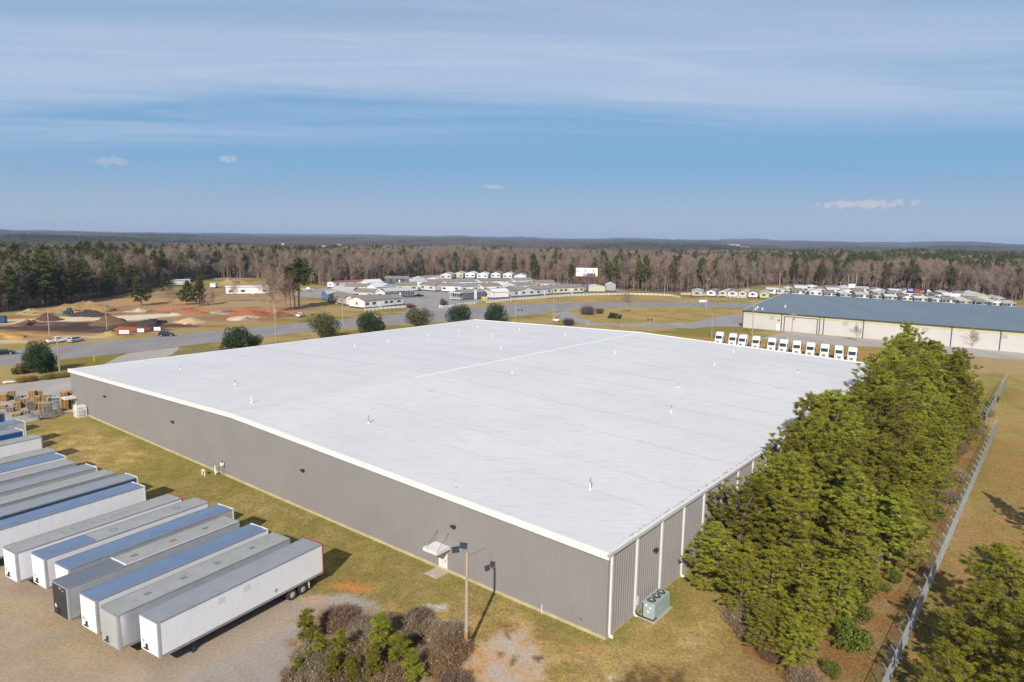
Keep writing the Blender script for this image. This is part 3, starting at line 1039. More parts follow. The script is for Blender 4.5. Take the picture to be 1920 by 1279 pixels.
for x in (-0.75, 0, 0.75):
    obj('panel_seam', MB().box(x - 0.01, x + 0.01, -0.632, -0.622, 0.26, 1.60), M('seam_grey', (0.2, 0.26, 0.24), 0.6), ac)
for y, z in ((-0.3, 1.1), (0.1, 1.25), (-0.1, 0.7)):
    obj('label_plate', MB().box(-1.512, -1.503, y, y + 0.2, z, z + 0.14), WHITE, ac)
obj('refrigerant_line', MB().path([(-1.2, -0.7, 0.3), (-1.8, -0.66, 0.28), (-1.9, 0.9, 0.35), (-1.9, 1.15, 0.9)], 0.06), BLACK, ac)
obj('conduit', MB().path([(-1.58, 0.5, 0.15), (-1.58, 0.5, 1.5)], 0.05), DARK, ac)

cg = thing('caged_condenser', 'small air conditioner inside a white wire cage by the far end of the wall', 'air conditioner', B(-1.1, 111.6), YAW)
obj('unit', MB().box(-0.45, 0.45, -0.55, 0.55, 0.05, 1.35), M('grey_unit', (0.42, 0.43, 0.43), 0.6), cg)
for k in range(7):
    x = -0.75 + 0.25 * k
    obj('cage_bar', MB().tube((x, -0.85, 0), (x, -0.85, 2.0), 0.03, n=6).tube((x, 0.85, 0), (x, 0.85, 2.0), 0.03, n=6).tube((x, -0.85, 2.0), (x, 0.85, 2.0), 0.03, n=6), WHITE, cg)
for k in range(6):
    y = -0.85 + 0.34 * k
    obj('cage_bar', MB().tube((-0.78, y, 0), (-0.78, y, 2.05), 0.03, n=6).tube((0.78, y, 0), (0.78, y, 2.05), 0.03, n=6), WHITE, cg)
for z in (0.1, 0.7, 1.3, 1.95):
    obj('cage_rail', MB().box(-0.82, 0.82, -0.89, -0.85, z, z + 0.06).box(-0.82, 0.82, 0.85, 0.89, z, z + 0.06).box(-0.82, -0.78, -0.85, 0.85, z, z + 0.06).box(0.78, 0.82, -0.85, 0.85, z, z + 0.06), WHITE, cg)

gv = thing('backflow_valve', 'white pipe assembly with valves standing in the grass by the wall', 'pipe', B(-1.5, 64.3), YAW)
obj('pipe_loop', MB().path([(-0.5, -0.35, 0), (-0.5, -0.35, 0.75), (-0.5, 0.35, 0.75), (-0.5, 0.35, 0)], 0.10, 8), OFFW, gv)
obj('valve_body', MB().tube((-0.5, -0.15, 0.75), (-0.5, 0.15, 0.75), 0.17, n=10), OFFW, gv)
obj('riser', MB().tube((0.75, -0.9, 0), (0.75, -0.9, 1.3), 0.11).tube((0.75, -0.9, 0.4), (0.75, -1.35, 0.4), 0.16), OFFW, gv)
gm_ = thing('gas_meter', 'gas meter with thin riser pipes against the grey wall', 'meter', B(-0.35, 62.2), YAW)
obj('riser', MB().tube((0.05, 0.25, 0), (0.05, 0.25, 2.3), 0.05).tube((0.05, -0.25, 0), (0.05, -0.25, 1.6), 0.04), STEEL, gm_)
obj('meter', MB().box(-0.2, 0.18, -0.25, 0.12, 1.5, 1.95), WHITE, gm_)
obj('regulator', MB().tube((0.0, -0.1, 1.955), (0.0, -0.1, 2.1), 0.12, 0.05, 10), DARK, gm_)
obj('wall_conduit', MB().path([(0.3, 0.25, 2.3), (0.3, 5.4, 2.5)], 0.03), STEEL, gm_)

# ------------------------------------------------------------------ flood-light pole
lp = thing('floodlight_pole', 'wooden pole with two floodlights in front of the warehouse', 'light pole', G(873, 1224), 0)
lp['label'] = 'weathered wooden pole topped by two floodlights, in front of the warehouse corner'
obj('pole', MB().tube((0, 0, -0.3), (0.06, 0, 1.9), 0.17, 0.16, 10, 0).tube((0.06, 0, 1.9), (0.08, 0.05, 8.75), 0.157, 0.12, 10, 1), [POLEB, POLE], lp)
obj('cross_bracket', MB().path([(0.08, 0.05, 8.4), (-0.25, -0.1, 8.95), (-0.75, -0.15, 8.95)], 0.035).path([(-0.25, -0.1, 8.95), (-0.2, -0.1, 9.2)], 0.035), STEEL, lp)
for x, z, a in ((-0.82, 8.95, 20), (-0.2, 9.3, -20)):
    fl_ = obj('floodlight', MB().box(-0.28, 0.28, -0.12, 0.10, -0.22, 0.24).box(-0.18, 0.18, 0.10, 0.28, -0.14, 0.16), DARK, lp, (x, -0.15, z), R(a))
    fl_.rotation_euler = (R(-25), 0, R(a))
    obj('lens', MB().box(-0.24, 0.24, -0.135, -0.122, -0.18, 0.20), GLASS, fl_)
    obj('visor', MB().box(-0.30, 0.30, -0.34, -0.10, 0.243, 0.27), DARK, fl_)
obj('guy_cable', MB().tube((0.06, 0.05, 8.3), (1.3, 9.6, 4.6), 0.012, n=5), DARK, lp)

# ================================================================== SEMI-TRAILERS
ALU = M('bare_aluminium_roof', (0.50, 0.57, 0.66), 0.30, 0.95, var=0.10, scale=0.6, fine=2.2)
GREYROOF = M('grey_beige_roof', (0.345, 0.345, 0.325), 0.65, var=0.07, scale=0.5, dirt=0.45, dirtcol=(0.23, 0.21, 0.175))
GREYROOF2 = M('grey_roof', (0.33, 0.345, 0.36), 0.55, 0.2, var=0.07, scale=0.5, dirt=0.4, dirtcol=(0.22, 0.21, 0.195))
DGREYROOF = M('dark_grey_roof', (0.20, 0.22, 0.25), 0.45, 0.3, var=0.08, scale=0.5)
TWHITE = M('trailer_white', (0.80, 0.805, 0.82), 0.35, var=0.03, scale=0.7, dirt=0.10, dirtcol=(0.55, 0.52, 0.47))
TSILV = M('trailer_silver', (0.62, 0.64, 0.66), 0.3, 0.5, var=0.08, scale=0.9, dirt=0.2, dirtcol=(0.45, 0.42, 0.38))
TBLUE = M('trailer_blue', (0.010, 0.075, 0.27), 0.4, var=0.1)
TNAVY = M('trailer_dark_blue', (0.03, 0.065, 0.14), 0.4, var=0.1)
TBLACK = M('trailer_black', (0.030, 0.030, 0.034), 0.45, var=0.15, dirt=0.1, dirtcol=(0.12, 0.1, 0.09))
TRED = M('trailer_red', (0.36, 0.03, 0.04), 0.45, var=0.1)
SEAM = M('trailer_seam', (0.30, 0.31, 0.33), 0.5)
FRAMEG = M('frame_rail', (0.36, 0.37, 0.38), 0.5, 0.4, var=0.12, dirt=0.2)
RUST = M('rusty_underside', (0.045, 0.036, 0.032), 0.85, var=0.3)
RIM = M('wheel_rim', (0.55, 0.54, 0.52), 0.4, 0.5, var=0.15)
TAPE = M('reflective_tape', (0.42, 0.12, 0.10), 0.5, var=0.2)
TW, TZ0, TZ1 = 2.59, 1.15, 4.10
NP = 13


def wheel_mesh():
    m = MB()
    prof = [(0.30, -0.14), (0.47, -0.15), (0.52, -0.11), (0.52, 0.11), (0.47, 0.15), (0.30, 0.14)]
    n = 20
    for (r0, y0), (r1, y1) in zip(prof[:-1], prof[1:]):
        V = []
        for r, y in ((r0, y0), (r1, y1)):
            V += [(r * math.cos(2 * math.pi * k / n), y, r * math.sin(2 * math.pi * k / n)) for k in range(n)]
        m.add(V, [(k, k + n, (k + 1) % n + n, (k + 1) % n) for k in range(n)])
    return m.mesh('tyre', BLACK)


def rim_mesh():
    m = MB()
    m.tube((0, -0.12, 0), (0, 0.12, 0), 0.30, 0.30, 18)
    m.tube((0, -0.16, 0), (0, -0.12, 0), 0.12, 0.16, 12)
    for k in range(8):
        a = 2 * math.pi * k / 8
        m.tube((0.22 * math.cos(a), -0.135, 0.22 * math.sin(a)), (0.22 * math.cos(a), -0.12, 0.22 * math.sin(a)), 0.035, n=6)
    return m.mesh('rim', RIM)


TYRE, RIMM = wheel_mesh(), rim_mesh()
_cache = {}


def shared(key, fn):
    if key not in _cache:
        _cache[key] = fn()
    return _cache[key]


def trailer(label, e1, e2, yaw, roof, side, front, frame, L=16.4, top=TZ1, extra=None):
    o = B(e1, e2)
    t_ = thing('semi_trailer', label, 'trailer', o, yaw, 'semi-trailers parked side by side in the gravel yard')
    cr = 0.16
    body = shared(('body', side.name, front.name, L, top), lambda: MB().prism([(-L + 0.02, cr), (-L + cr, 0.02), (-0.02, 0.02), (-0.02, TW - 0.02), (-L + cr, TW - 0.02), (-L + 0.02, TW - cr)], TZ0, top - 0.06).mesh('body', SEAM))
    obj('body', body, None, t_)
    pw = (L - 0.35) / NP
    pan = shared(('pan', side.name, L, top), lambda: MB().box(-pw + 0.014, 0, -0.006, 0.012, TZ0 + 0.16, top - 0.16).mesh('side_panel', side))
    for k in range(NP):
        obj('side_panel', pan, None, t_, (-0.12 - k * pw, 0.0, 0))
        if k % 3 == 0:
            obj('side_panel', pan, None, t_, (-0.12 - k * pw, TW - 0.006, 0), 0, (3.0 if k < 12 else 1.0, 1, 1))
    # front wall with rounded corners
    fr = shared(('front', front.name, L, top), lambda: MB().prism([(-L - 0.004, cr - 0.02), (-L + 0.004, cr + 0.005), (-L + 0.004, TW - cr - 0.005), (-L - 0.004, TW - cr + 0.02)], TZ0 + 0.05, top - 0.10).mesh('front_wall', front))
    fw = obj('front_wall', fr, None, t_)
    cp = shared(('corner', side.name, L, top), lambda: MB().add([(-L - 0.006, cr - 0.03, TZ0), (-L + 0.05, 0.045, TZ0), (-L + cr + 0.05, -0.007, TZ0), (-L - 0.006, cr - 0.03, top - 0.06), (-L + 0.05, 0.045, top - 0.06), (-L + cr + 0.05, -0.007, top - 0.06)], [(0, 1, 4, 3), (1, 2, 5, 4)]).mesh('corner_post', FRAMEG))
    obj('corner_post', cp, None, t_)
    # nose box, glad hands, marker lights
    obj('nose_box', shared(('nose', L), lambda: MB().box(-L - 0.10, -L - 0.006, 1.50, 1.70, 1.55, 1.85).tube((-L - 0.12, 1.3, 1.5), (-L - 0.12, 1.9, 1.5), 0.05, n=6).mesh('nose_box', DARK)), None, fw)
    obj('decal', shared(('decal', L, front.name), lambda: MB().add([(-L - 0.012, TW - 0.5, 1.75), (-L - 0.012, TW - 0.32, 1.98), (-L - 0.012, TW - 0.5, 2.21), (-L - 0.012, TW - 0.68, 1.98)], [(0, 1, 2, 3)]).mesh('decal', M('grey_decal', (0.35, 0.36, 0.38), 0.5) if front is not TBLACK else OFFW)), None, fw)
    # roof sheets, rails, rear frame
    sheets = roof if isinstance(roof, list) else [(roof, 0, L)]
    for mt, x0, x1 in sheets:
        def mk(x0=x0, x1=x1, mt=mt):
            m = MB()
            ys = [0.06, TW * 0.3, TW / 2, TW * 0.7, TW - 0.06]
            nn = max(2, int((x1 - x0) / 1.2))
            V = []
            for i in range(nn + 1):
                for y in ys:
                    V.append((-x1 + 0.03 + (x1 - x0 - 0.06) * i / nn, y, top - 0.055 + 0.05 * (1 - ((y - TW / 2) / (TW / 2)) ** 2) + 0.012 * (vnoise(i * 1.7 + x1, y * 2.3) - 0.5)))
            F = [(i * 5 + j, (i + 1) * 5 + j, (i + 1) * 5 + j + 1, i * 5 + j + 1) for i in range(nn) for j in range(4)]
            m.add(V, F)
            me = m.mesh('roof_sheet', mt)
            me.polygons.foreach_set('use_smooth', np.ones(len(F), bool))
            return me
        obj('roof_sheet', mk(), None, t_)
    rail = shared(('rail', L, top), lambda: MB().box(-L + cr, -0.1, -0.012, 0.07, top - 0.15, top - 0.02).box(-L + cr, -0.1, TW - 0.07, TW + 0.012, top - 0.15, top - 0.02).box(-L - 0.012, -L + 0.07, cr, TW - cr, top - 0.13, top - 0.02).mesh('top_rail', FRAMEG))
    obj('top_rail', rail, None, t_)
    obj('bottom_rail', shared(('brail', L), lambda: MB().box(-L + cr, -0.12, -0.010, 0.05, TZ0 - 0.06, TZ0 + 0.12).box(-L + cr, -0.12, TW - 0.05, TW + 0.010, TZ0 - 0.06, TZ0 + 0.12).mesh('bottom_rail', FRAMEG)), None, t_)
    struct(obj('reflective_strip', shared(('tape', L), lambda: (lambda m: [m.box(-1.0 - k * 1.75, -0.4 - k * 1.75, -0.0145, -0.0105, TZ0 + 0.0, TZ0 + 0.05) for k in range(9)] and m)(MB()).mesh('reflective_strip', TAPE)), None, t_), 'stuff')
    rf_ = obj('rear_frame', shared(('rear', frame.name, top), lambda: MB().box(-0.12, 0.03, -0.02, 0.10, TZ0 - 0.1, top).box(-0.12, 0.03, TW - 0.10, TW + 0.02, TZ0 - 0.1, top).box(-0.12, 0.03, 0.10, TW - 0.10, top - 0.14, top + 0.0).box(-0.12, 0.03, 0.10, TW - 0.10, TZ0 - 0.1, TZ0 + 0.08).mesh('rear_frame', frame)), None, t_)
    for y0, y1 in ((0.105, TW / 2 - 0.01), (TW / 2 + 0.01, TW - 0.105)):
        obj('rear_door', shared(('door', y0, top), lambda: MB().box(-0.02, 0.018, y0, y1, TZ0 + 0.085, top - 0.145).tube((0.04, (y0 + y1) / 2, TZ0 + 0.1), (0.04, (y0 + y1) / 2, top - 0.2), 0.02, n=6).mesh('rear_door', TWHITE)), None, rf_)
    obj('underride_guard', shared(('guard', frame.name), lambda: MB().box(-0.10, 0.0, 0.3, TW - 0.3, 0.48, 0.60).box(-0.1, 0.0, 0.6, 0.7, 0.6, TZ0 - 0.1).box(-0.1, 0.0, TW - 0.7, TW - 0.6, 0.6, TZ0 - 0.1).mesh('underride_guard', frame if frame is TRED else DARK)), None, t_)
    obj('chassis', shared(('chassis', L), lambda: MB().box(-5.2, -1.2, 0.8, 0.92, 0.75, TZ0 - 0.02).box(-5.2, -1.2, TW - 0.92, TW - 0.8, 0.75, TZ0 - 0.02).box(-L + 0.4, -0.2, 0.15, TW - 0.15, TZ0 - 0.14, TZ0 - 0.003).mesh('chassis', RUST)), None, t_)
    for x in (-2.55, -3.80):
        obj('axle', shared('axle', lambda: MB().tube((0, 0.3, 0), (0, TW - 0.3, 0), 0.08, n=8).mesh('axle', RUST)), None, t_, (x, 0, 0.52))
        for y, a in ((0.16, 0), (0.50, 0), (TW - 0.50, math.pi), (TW - 0.16, math.pi)):
            w = obj('wheel', TYRE, None, t_, (x, y, 0.52), a)
            if y in (0.16, TW - 0.16):
                obj('rim', RIMM, None, w)
    for y in (0.35, TW - 0.35):
        obj('mud_flap', shared('flap', lambda: MB().box(-0.01, 0.01, -0.30, 0.30, 0.28, 1.0).mesh('mud_flap', OFFW)), None, t_, (-1.75, y, 0))
        obj('landing_gear', shared('gear', lambda: MB().box(-0.07, 0.07, -0.07, 0.07, 0.10, TZ0 - 0.1).box(-0.16, 0.16, -0.14, 0.14, 0.0, 0.10).mesh('landing_gear', DARK)), None, t_, (-L + 3.0, y, 0))
    return t_


TY = YAW + R(6.9)
T1 = trailer('nearest trailer of the row, white with a grey roof and red rear frame', -9.55, 26.0, TY, GREYROOF2, TWHITE, TWHITE, TRED, 16.6)
T2 = trailer('second nearest trailer, silvery front and beige roof with four dark patches', -10.9, 29.45, TY, GREYROOF, TSILV, TSILV, FRAMEG, 16.8)
T3 = trailer('third nearest trailer, its whole roof shiny blue, white front wall', -11.1, 33.05, TY, ALU, TWHITE, TWHITE, WHITE, 16.8)
T4 = trailer('trailer with a black front wall and a two-tone roof', -11.95, 37.0, TY, [(GREYROOF, 0, 11.6), (DGREYROOF, 11.6, 16.7)], TSILV, TBLACK, FRAMEG, 16.7)
T5 = trailer('blue-roofed trailer just behind the black-fronted one', -10.6, 40.6, TY, ALU, TSILV, TWHITE, WHITE, 16.7)
T6 = trailer('trailer with a grey roof whose front third is blue', -11.4, 44.4, TY, [(GREYROOF, 0, 11.9), (ALU, 11.9, 16.6)], TWHITE, TWHITE, FRAMEG, 16.6)
T7 = trailer('grey-roofed trailer with faint worn lettering along its roof', -12.7, 47.75, TY, GREYROOF, TWHITE, TWHITE, TRED, 16.6)
T8 = trailer('blue-roofed trailer showing its long white panelled side, eighth from the nearest', -13.8, 54.75, TY, ALU, TWHITE, TWHITE, WHITE, 16.5)
T9 = trailer('dark blue trailer with a grey roof and white rear frame', -13.0, 58.6, TY, GREYROOF2, TNAVY, TNAVY, WHITE, 16.5)
T10 = trailer('grey-roofed trailer just behind the dark blue one', -14.2, 62.1, TY, GREYROOF, TSILV, TWHITE, FRAMEG, 16.5)
T11 = trailer('grey-roofed trailer with a white rear frame, eleventh from the nearest', -14.8, 66.05, TY, GREYROOF2, TSILV, TWHITE, WHITE, 16.5)
T12 = trailer('plain grey-roofed trailer, twelfth from the nearest', -15.8, 70.0, TY, GREYROOF, TSILV, TWHITE, FRAMEG, 16.5)
T13 = trailer('light blue-roofed trailer with a white rear edge, thirteenth from the nearest', -15.7, 73.9, TY, ALU, TWHITE, TWHITE, WHITE, 16.5)
T14 = trailer('grey-beige roofed trailer, fourteenth from the nearest', -15.6, 77.5, TY, GREYROOF, TSILV, TWHITE, FRAMEG, 16.5)
T15 = trailer('trailer with a broad pale side, just before the bright blue one', -14.7, 86.3, TY, GREYROOF, TWHITE, TWHITE, FRAMEG, 16.5)
T16 = trailer('low trailer with a bright blue side and grey roof', -14.9, 93.6, TY, GREYROOF2, TBLUE, TBLUE, TWHITE, 16.5, 3.75)
T17 = trailer('blue-roofed trailer with a pale side, second last of the row', -13.5, 97.7, TY, ALU, TSILV, TWHITE, WHITE, 16.5)
T18 = trailer('last trailer of the row, dark, at the left picture edge', -13.9, 106.3, TY, DGREYROOF, TNAVY, TNAVY, FRAMEG, 16.5)
PATCH = M('roof_patch_grey', (0.20, 0.205, 0.22), 0.7, var=0.2)
for x in (-3.4, -7.1, -10.4, -13.6):
    obj('roof_patch', MB().box(x - 0.28, x + 0.28, 1.05, 1.5, TZ1 - 0.01, TZ1 + 0.004), PATCH, T2)
for x in (-3.0, -9.7):
    m = MB()
    for k in range(14):
        a, b = 2 * math.pi * k / 14, 2 * math.pi * (k + 1) / 14
        m.add([(x + 0.40 * math.cos(a), 1.3 + 0.40 * math.sin(a), TZ1 + 0.003), (x + 0.40 * math.cos(b), 1.3 + 0.40 * math.sin(b), TZ1 + 0.003), (x + 0.26 * math.cos(b), 1.3 + 0.26 * math.sin(b), TZ1 + 0.003), (x + 0.26 * math.cos(a), 1.3 + 0.26 * math.sin(a), TZ1 + 0.003)], [(0, 1, 2, 3)])
    obj('roof_ring', m, PATCH, T6)
obj('roof_joint', MB().box(-11.75, -11.6, 0.05, TW - 0.05, TZ1 - 0.02, TZ1 + 0.03), WHITE, T4)
for x in (-3.0, -6.4, -10.2):
    obj('roof_patch', MB().box(x - 0.35, x + 0.25, 1.1, 1.5, TZ1 - 0.01, TZ1 + 0.004), M('rust_patch', (0.22, 0.17, 0.13), 0.8, var=0.3), T4)
obj('roof_rim', MB().box(-11.5, -0.1, 0.02, 0.08, TZ1 - 0.02, TZ1 + 0.04), OFFW, T4)
obj('front_marker', MB().box(-16.72, -16.706, 1.0, 1.25, 3.72, 3.86).box(-16.72, -16.706, 0.55, 0.85, 3.62, 3.7), M('sticker_red', (0.6, 0.25, 0.22), 0.5), T4)
# ghost lettering left on a roof by removed decals
fc = bpy.data.curves.new('roof_lettering', 'FONT')
fc.body = 'CECAVINAY'
fc.size = 1.15
fc.extrude = 0.002
fc.space_character = 1.35
fo = bpy.data.objects.new('roof_lettering', fc)
COL.objects.link(fo)
dg = bpy.context.evaluated_depsgraph_get()
lme = bpy.data.meshes.new_from_object(fo.evaluated_get(dg))
bpy.data.objects.remove(fo)
lme.materials.clear()
lme.materials.append(M('ghost_lettering', (0.285, 0.285, 0.272), 0.8, var=0.35, scale=2.0))
obj('roof_lettering', lme, None, T7, (-12.2, 0.85, TZ1 + 0.006))
obj('placard', MB().add([(-5.6, -0.013, 1.55), (-5.36, -0.013, 1.80), (-5.6, -0.013, 2.05), (-5.84, -0.013, 1.80)], [(0, 1, 2, 3)]), M('placard_grey', (0.42, 0.43, 0.45), 0.5), T1)
for x in (-8.6, -11.1):
    obj('side_decal', MB().box(x - 0.3, x + 0.3, -0.0125, -0.0065, 3.1, 3.65), M('faint_decal', (0.62, 0.635, 0.65), 0.5, var=0.15, scale=4), T1)

# ================================================================== VEGETATION
BARK = M('pine_bark', (0.17, 0.115, 0.080), 0.95, var=0.3, scale=3, bmp=0.02)
TWIG = M('grey_brown_twig', (0.335, 0.242, 0.170), 0.95, var=0.35, scale=0.08)
TWIGL = M('pale_bark', (0.38, 0.305, 0.245), 0.95, var=0.3, scale=0.6)
NEEDLE = foliage('pine_needles', (0.215, 0.240, 0.026), (0.50, 0.48, 0.055), 0.45)
NEEDLEY = foliage('young_pine_needles', (0.14, 0.155, 0.016), (0.36, 0.34, 0.035), 0.32)
NEEDLED = foliage('dark_pine_needles', (0.065, 0.080, 0.022), (0.175, 0.180, 0.045), 0.28)
LEAFD = foliage('dark_evergreen_leaves', (0.014, 0.030, 0.012), (0.050, 0.078, 0.026), 0.15)
LEAFO = foliage('olive_leaves', (0.060, 0.062, 0.024), (0.150, 0.145, 0.060), 0.2)
BRUSH = foliage('dry_brush', (0.17, 0.115, 0.075), (0.46, 0.34, 0.23), 0.2)
BRUSHG = foliage('grey_brush', (0.20, 0.15, 0.10), (0.50, 0.40, 0.28), 0.2)
BRUSHR = foliage('russet_brush', (0.19, 0.11, 0.062), (0.42, 0.26, 0.15), 0.2)
REDB = foliage('red_brown_leaves', (0.09, 0.035, 0.025), (0.2, 0.09, 0.06), 0.15)
GREENW = foliage('green_briar', (0.075, 0.100, 0.014), (0.185, 0.205, 0.035), 0.25)


def nrm(v):
    return v / (np.linalg.norm(v, axis=-1, keepdims=True) + 1e-9)


def tufts(C, D, g, n=13, l0=0.26, l1=0.42, w=0.045, spread=0.85, tint=None):
    """needle bunches: n thin triangles fanning from each centre about a direction"""
    N = len(C)
    r_ = g.normal(size=(N, n, 3))
    d = nrm(nrm(D)[:, None] * 1.0 + nrm(r_) * spread)
    L = g.uniform(l0, l1, (N, n, 1))
    axis = C * np.array([1, 1, 0])
    nout = nrm(nrm(axis) * 1.0 + np.array([0, 0, 0.55]))[:, None] + g.normal(size=(N, n, 3)) * 0.45
    s = nrm(np.cross(d, nout)) * w * 0.5
    c = C[:, None] + g.normal(size=(N, n, 3)) * 0.03
    V = np.stack([c - s, c + s, c + d * L], 2).reshape(-1, 3)
    F = np.arange(len(V)).reshape(-1, 3)
    if tint is None:
        tint = np.clip(g.normal(0.5, 0.22, N), 0, 1)
    T = np.repeat(tint, n * 3) + g.uniform(-0.1, 0.1, N * n * 3)
    return V, F, np.clip(T, 0, 1)


def pine_mesh(seed, H, CR, base=0.18, nb=90, dens=7.0, needle=NEEDLE, n=13, l0=0.26, l1=0.42, w=0.045, bare=0.0, lift=0.0):
    g = np.random.default_rng(seed)
    segs = 9
    zz = np.linspace(0, H * 0.985, segs + 1)
    bx = np.cumsum(g.normal(0, 0.012 * H, segs + 1)) * np.linspace(0, 1, segs + 1)
    by = np.cumsum(g.normal(0, 0.012 * H, segs + 1)) * np.linspace(0, 1, segs + 1)
    tp = np.stack([bx, by, zz], 1)
    tr = 0.013 * H * (1 - 0.93 * np.linspace(0, 1, segs + 1)) + 0.012
    tv, tf = tubes_np(tp[:-1], tp[1:], tr[:-1], tr[1:], 7)
    P0, P1, R0, R1, C, D = [], [], [], [], [], []
    az = g.uniform(0, 6.28)
    for i in range(nb):
        hf = base + (0.975 - base) * ((i + g.uniform(0, 1)) / nb) ** 0.92
        az += 2.4 + g.normal(0, 0.35)
        t_ = (hf - base) / (1 - base)
        prof = (0.70 + 0.30 * min(1, t_ / 0.25)) * (1 - max(0, (t_ - 0.2) / 0.82) ** 2.3) + 0.04
        prof *= 0.80 + 0.32 * math.sin(2 * az + seed) * math.sin(5 * hf + seed)
        L = CR * prof * g.uniform(0.62, 1.12)
        el = R(6 + 46 * t_ + g.normal(0, 13) + lift)
        o = np.array([np.interp(hf * H, zz, bx), np.interp(hf * H, zz, by), hf * H])
        dr = np.array([math.cos(az) * math.cos(el), math.sin(az) * math.cos(el), math.sin(el)])
        bend = np.array([0, 0, 0.30 * L])
        k = 4
        pts = [o + dr * L * q + bend * (q ** 2 - 0.35 * q) for q in np.linspace(0, 1, k + 1)]
        rad_ = np.linspace(0.012 + 0.005 * L, 0.006, k + 1)
        for a, b, ra, rb in zip(pts[:-1], pts[1:], rad_[:-1], rad_[1:]):
            P0.append(a); P1.append(b); R0.append(ra); R1.append(rb)
        if g.random() < bare:
            continue
        m = max(3, int(L * dens))
        ns = max(2, int(L * 2.1))
        q = np.clip(np.repeat(g.uniform(0.25, 1.0, ns), m // ns + 1)[:m] + g.normal(0, 0.035, m), 0.1, 1.04)
        cen = o[None] + dr[None] * (L * q)[:, None] + bend[None] * (q ** 2 - 0.35 * q)[:, None]
        side = np.cross(dr, [0, 0, 1.0])
        sp = (0.10 + 0.30 * L * (1.0 - 0.55 * q) * 0.55)
        lat = np.repeat(g.normal(0, 1, ns), m // ns + 1)[:m] * sp
        upo = np.repeat(g.normal(0.10, 0.30, ns), m // ns + 1)[:m] * min(1.2, L)
        off = side[None] * lat[:, None] + np.array([0, 0, 1.0])[None] * upo[:, None] + g.normal(0, 0.055 + 0.03 * l1, (m, 3))
        ce = cen + off
        for a, b in zip(cen[::2], ce[::2]):
            P0.append(a); P1.append(b); R0.append(0.010); R1.append(0.006)
        C.append(ce)
        D.append(dr[None] * 0.45 + nrm(off + 1e-6) * 0.35 + np.array([0, 0, 0.75])[None])
    # leader
    C.append(tp[-1][None] + g.normal(0, 0.12, (5, 3)))
    D.append(np.repeat([[0, 0, 1.0]], 5, 0))
    C = np.concatenate(C)
    D = np.concatenate(D)
    bv, bf = tubes_np(P0, P1, np.array(R0), np.array(R1), 3)
    V, F, T = tufts(C, D, g, n, l0, l1, w)
    trunk = mesh_np('trunk', np.concatenate([tv, bv]), np.concatenate([tf, bf + len(tv)]), BARK)
    crown = mesh_np('crown', V, F, needle, T)
    return trunk, crown


def bare_mesh(seed, H, W, nl=13, thin=0.0, mat=TWIG, tmat=TWIGL, trunk_r=None, twig_w=0.045, steep=0):
    """leafless tree: trunk and limbs / fine twigs"""
    g = np.random.default_rng(seed)
    tr = trunk_r or H * 0.011
    k = 7
    zz = np.linspace(0, H * 0.72, k + 1)
    tp = np.stack([np.cumsum(g.normal(0, 0.008 * H, k + 1)) * np.linspace(0, 1, k + 1), np.cumsum(g.normal(0, 0.008 * H, k + 1)) * np.linspace(0, 1, k + 1), zz], 1)
    rr = tr * np.linspace(1, 0.35, k + 1)
    P0, P1, R0, R1 = list(tp[:-1]), list(tp[1:]), list(rr[:-1]), list(rr[1:])
    Q0, Q1, S0, S1 = [], [], [], []

    def grow(o, d, L, r, lev):
        n = 3
        pts = [o]
        dd = d
        for _ in range(n):
            dd = nrm(dd + g.normal(0, 0.16, 3) + np.array([0, 0, 0.10]))
            pts.append(pts[-1] + dd * L / n)
        ra = np.linspace(r, r * 0.4, n + 1)
        for a, b, x, y in zip(pts[:-1], pts[1:], ra[:-1], ra[1:]):
            if lev == 0:
                P0.append(a); P1.append(b); R0.append(x); R1.append(y)
            else:
                Q0.append(a); Q1.append(b); S0.append(x); S1.append(y)
        if lev < 2:
            m = 6 if lev == 0 else 5
            for q in np.linspace(0.3, 1.0, m):
                i = min(n - 1, int(q * n))
                f = q * n - i
                o2 = pts[i] * (1 - f) + pts[i + 1] * f
                grow(o2, nrm(dd + nrm(g.normal(size=3)) * 0.95 + np.array([0, 0, 0.15])), L * g.uniform(0.38, 0.6), max(0.013, r * 0.45), lev + 1)
        else:
            for q in range(4):
                o2 = pts[g.integers(1, n + 1)]
                e = o2 + nrm(dd + nrm(g.normal(size=3)) * 1.0) * L * g.uniform(0.5, 0.9)
                Q0.append(o2); Q1.append(e); S0.append(twig_w * 0.5); S1.append(twig_w * 0.12)

    az = g.uniform(0, 6.28)
    for i in range(nl):
        q = 0.38 + 0.62 * (i + 0.5) / nl
        az += 2.4 + g.normal(0, 0.4)
        zi = q * k
        i0 = min(k - 1, int(zi))
        o = tp[i0] + (tp[i0 + 1] - tp[i0]) * (zi - i0)
        el = R(28 + steep + (45 - steep * 0.5) * (q - 0.38) / 0.62 + g.normal(0, 8))
        grow(o, np.array([math.cos(az) * math.cos(el), math.sin(az) * math.cos(el), math.sin(el)]), W * g.uniform(0.6, 1.05) * (1.15 - 0.45 * q), tr * 0.42, 0)
    tv, tf = tubes_np(P0, P1, np.array(R0), np.array(R1), 5)
    cv, cf = tubes_np(Q0, Q1, np.maximum(np.array(S0), 0.012), np.array(S1), 3)
    return mesh_np('trunk', tv, tf, tmat), mesh_np('crown', cv, cf, mat)


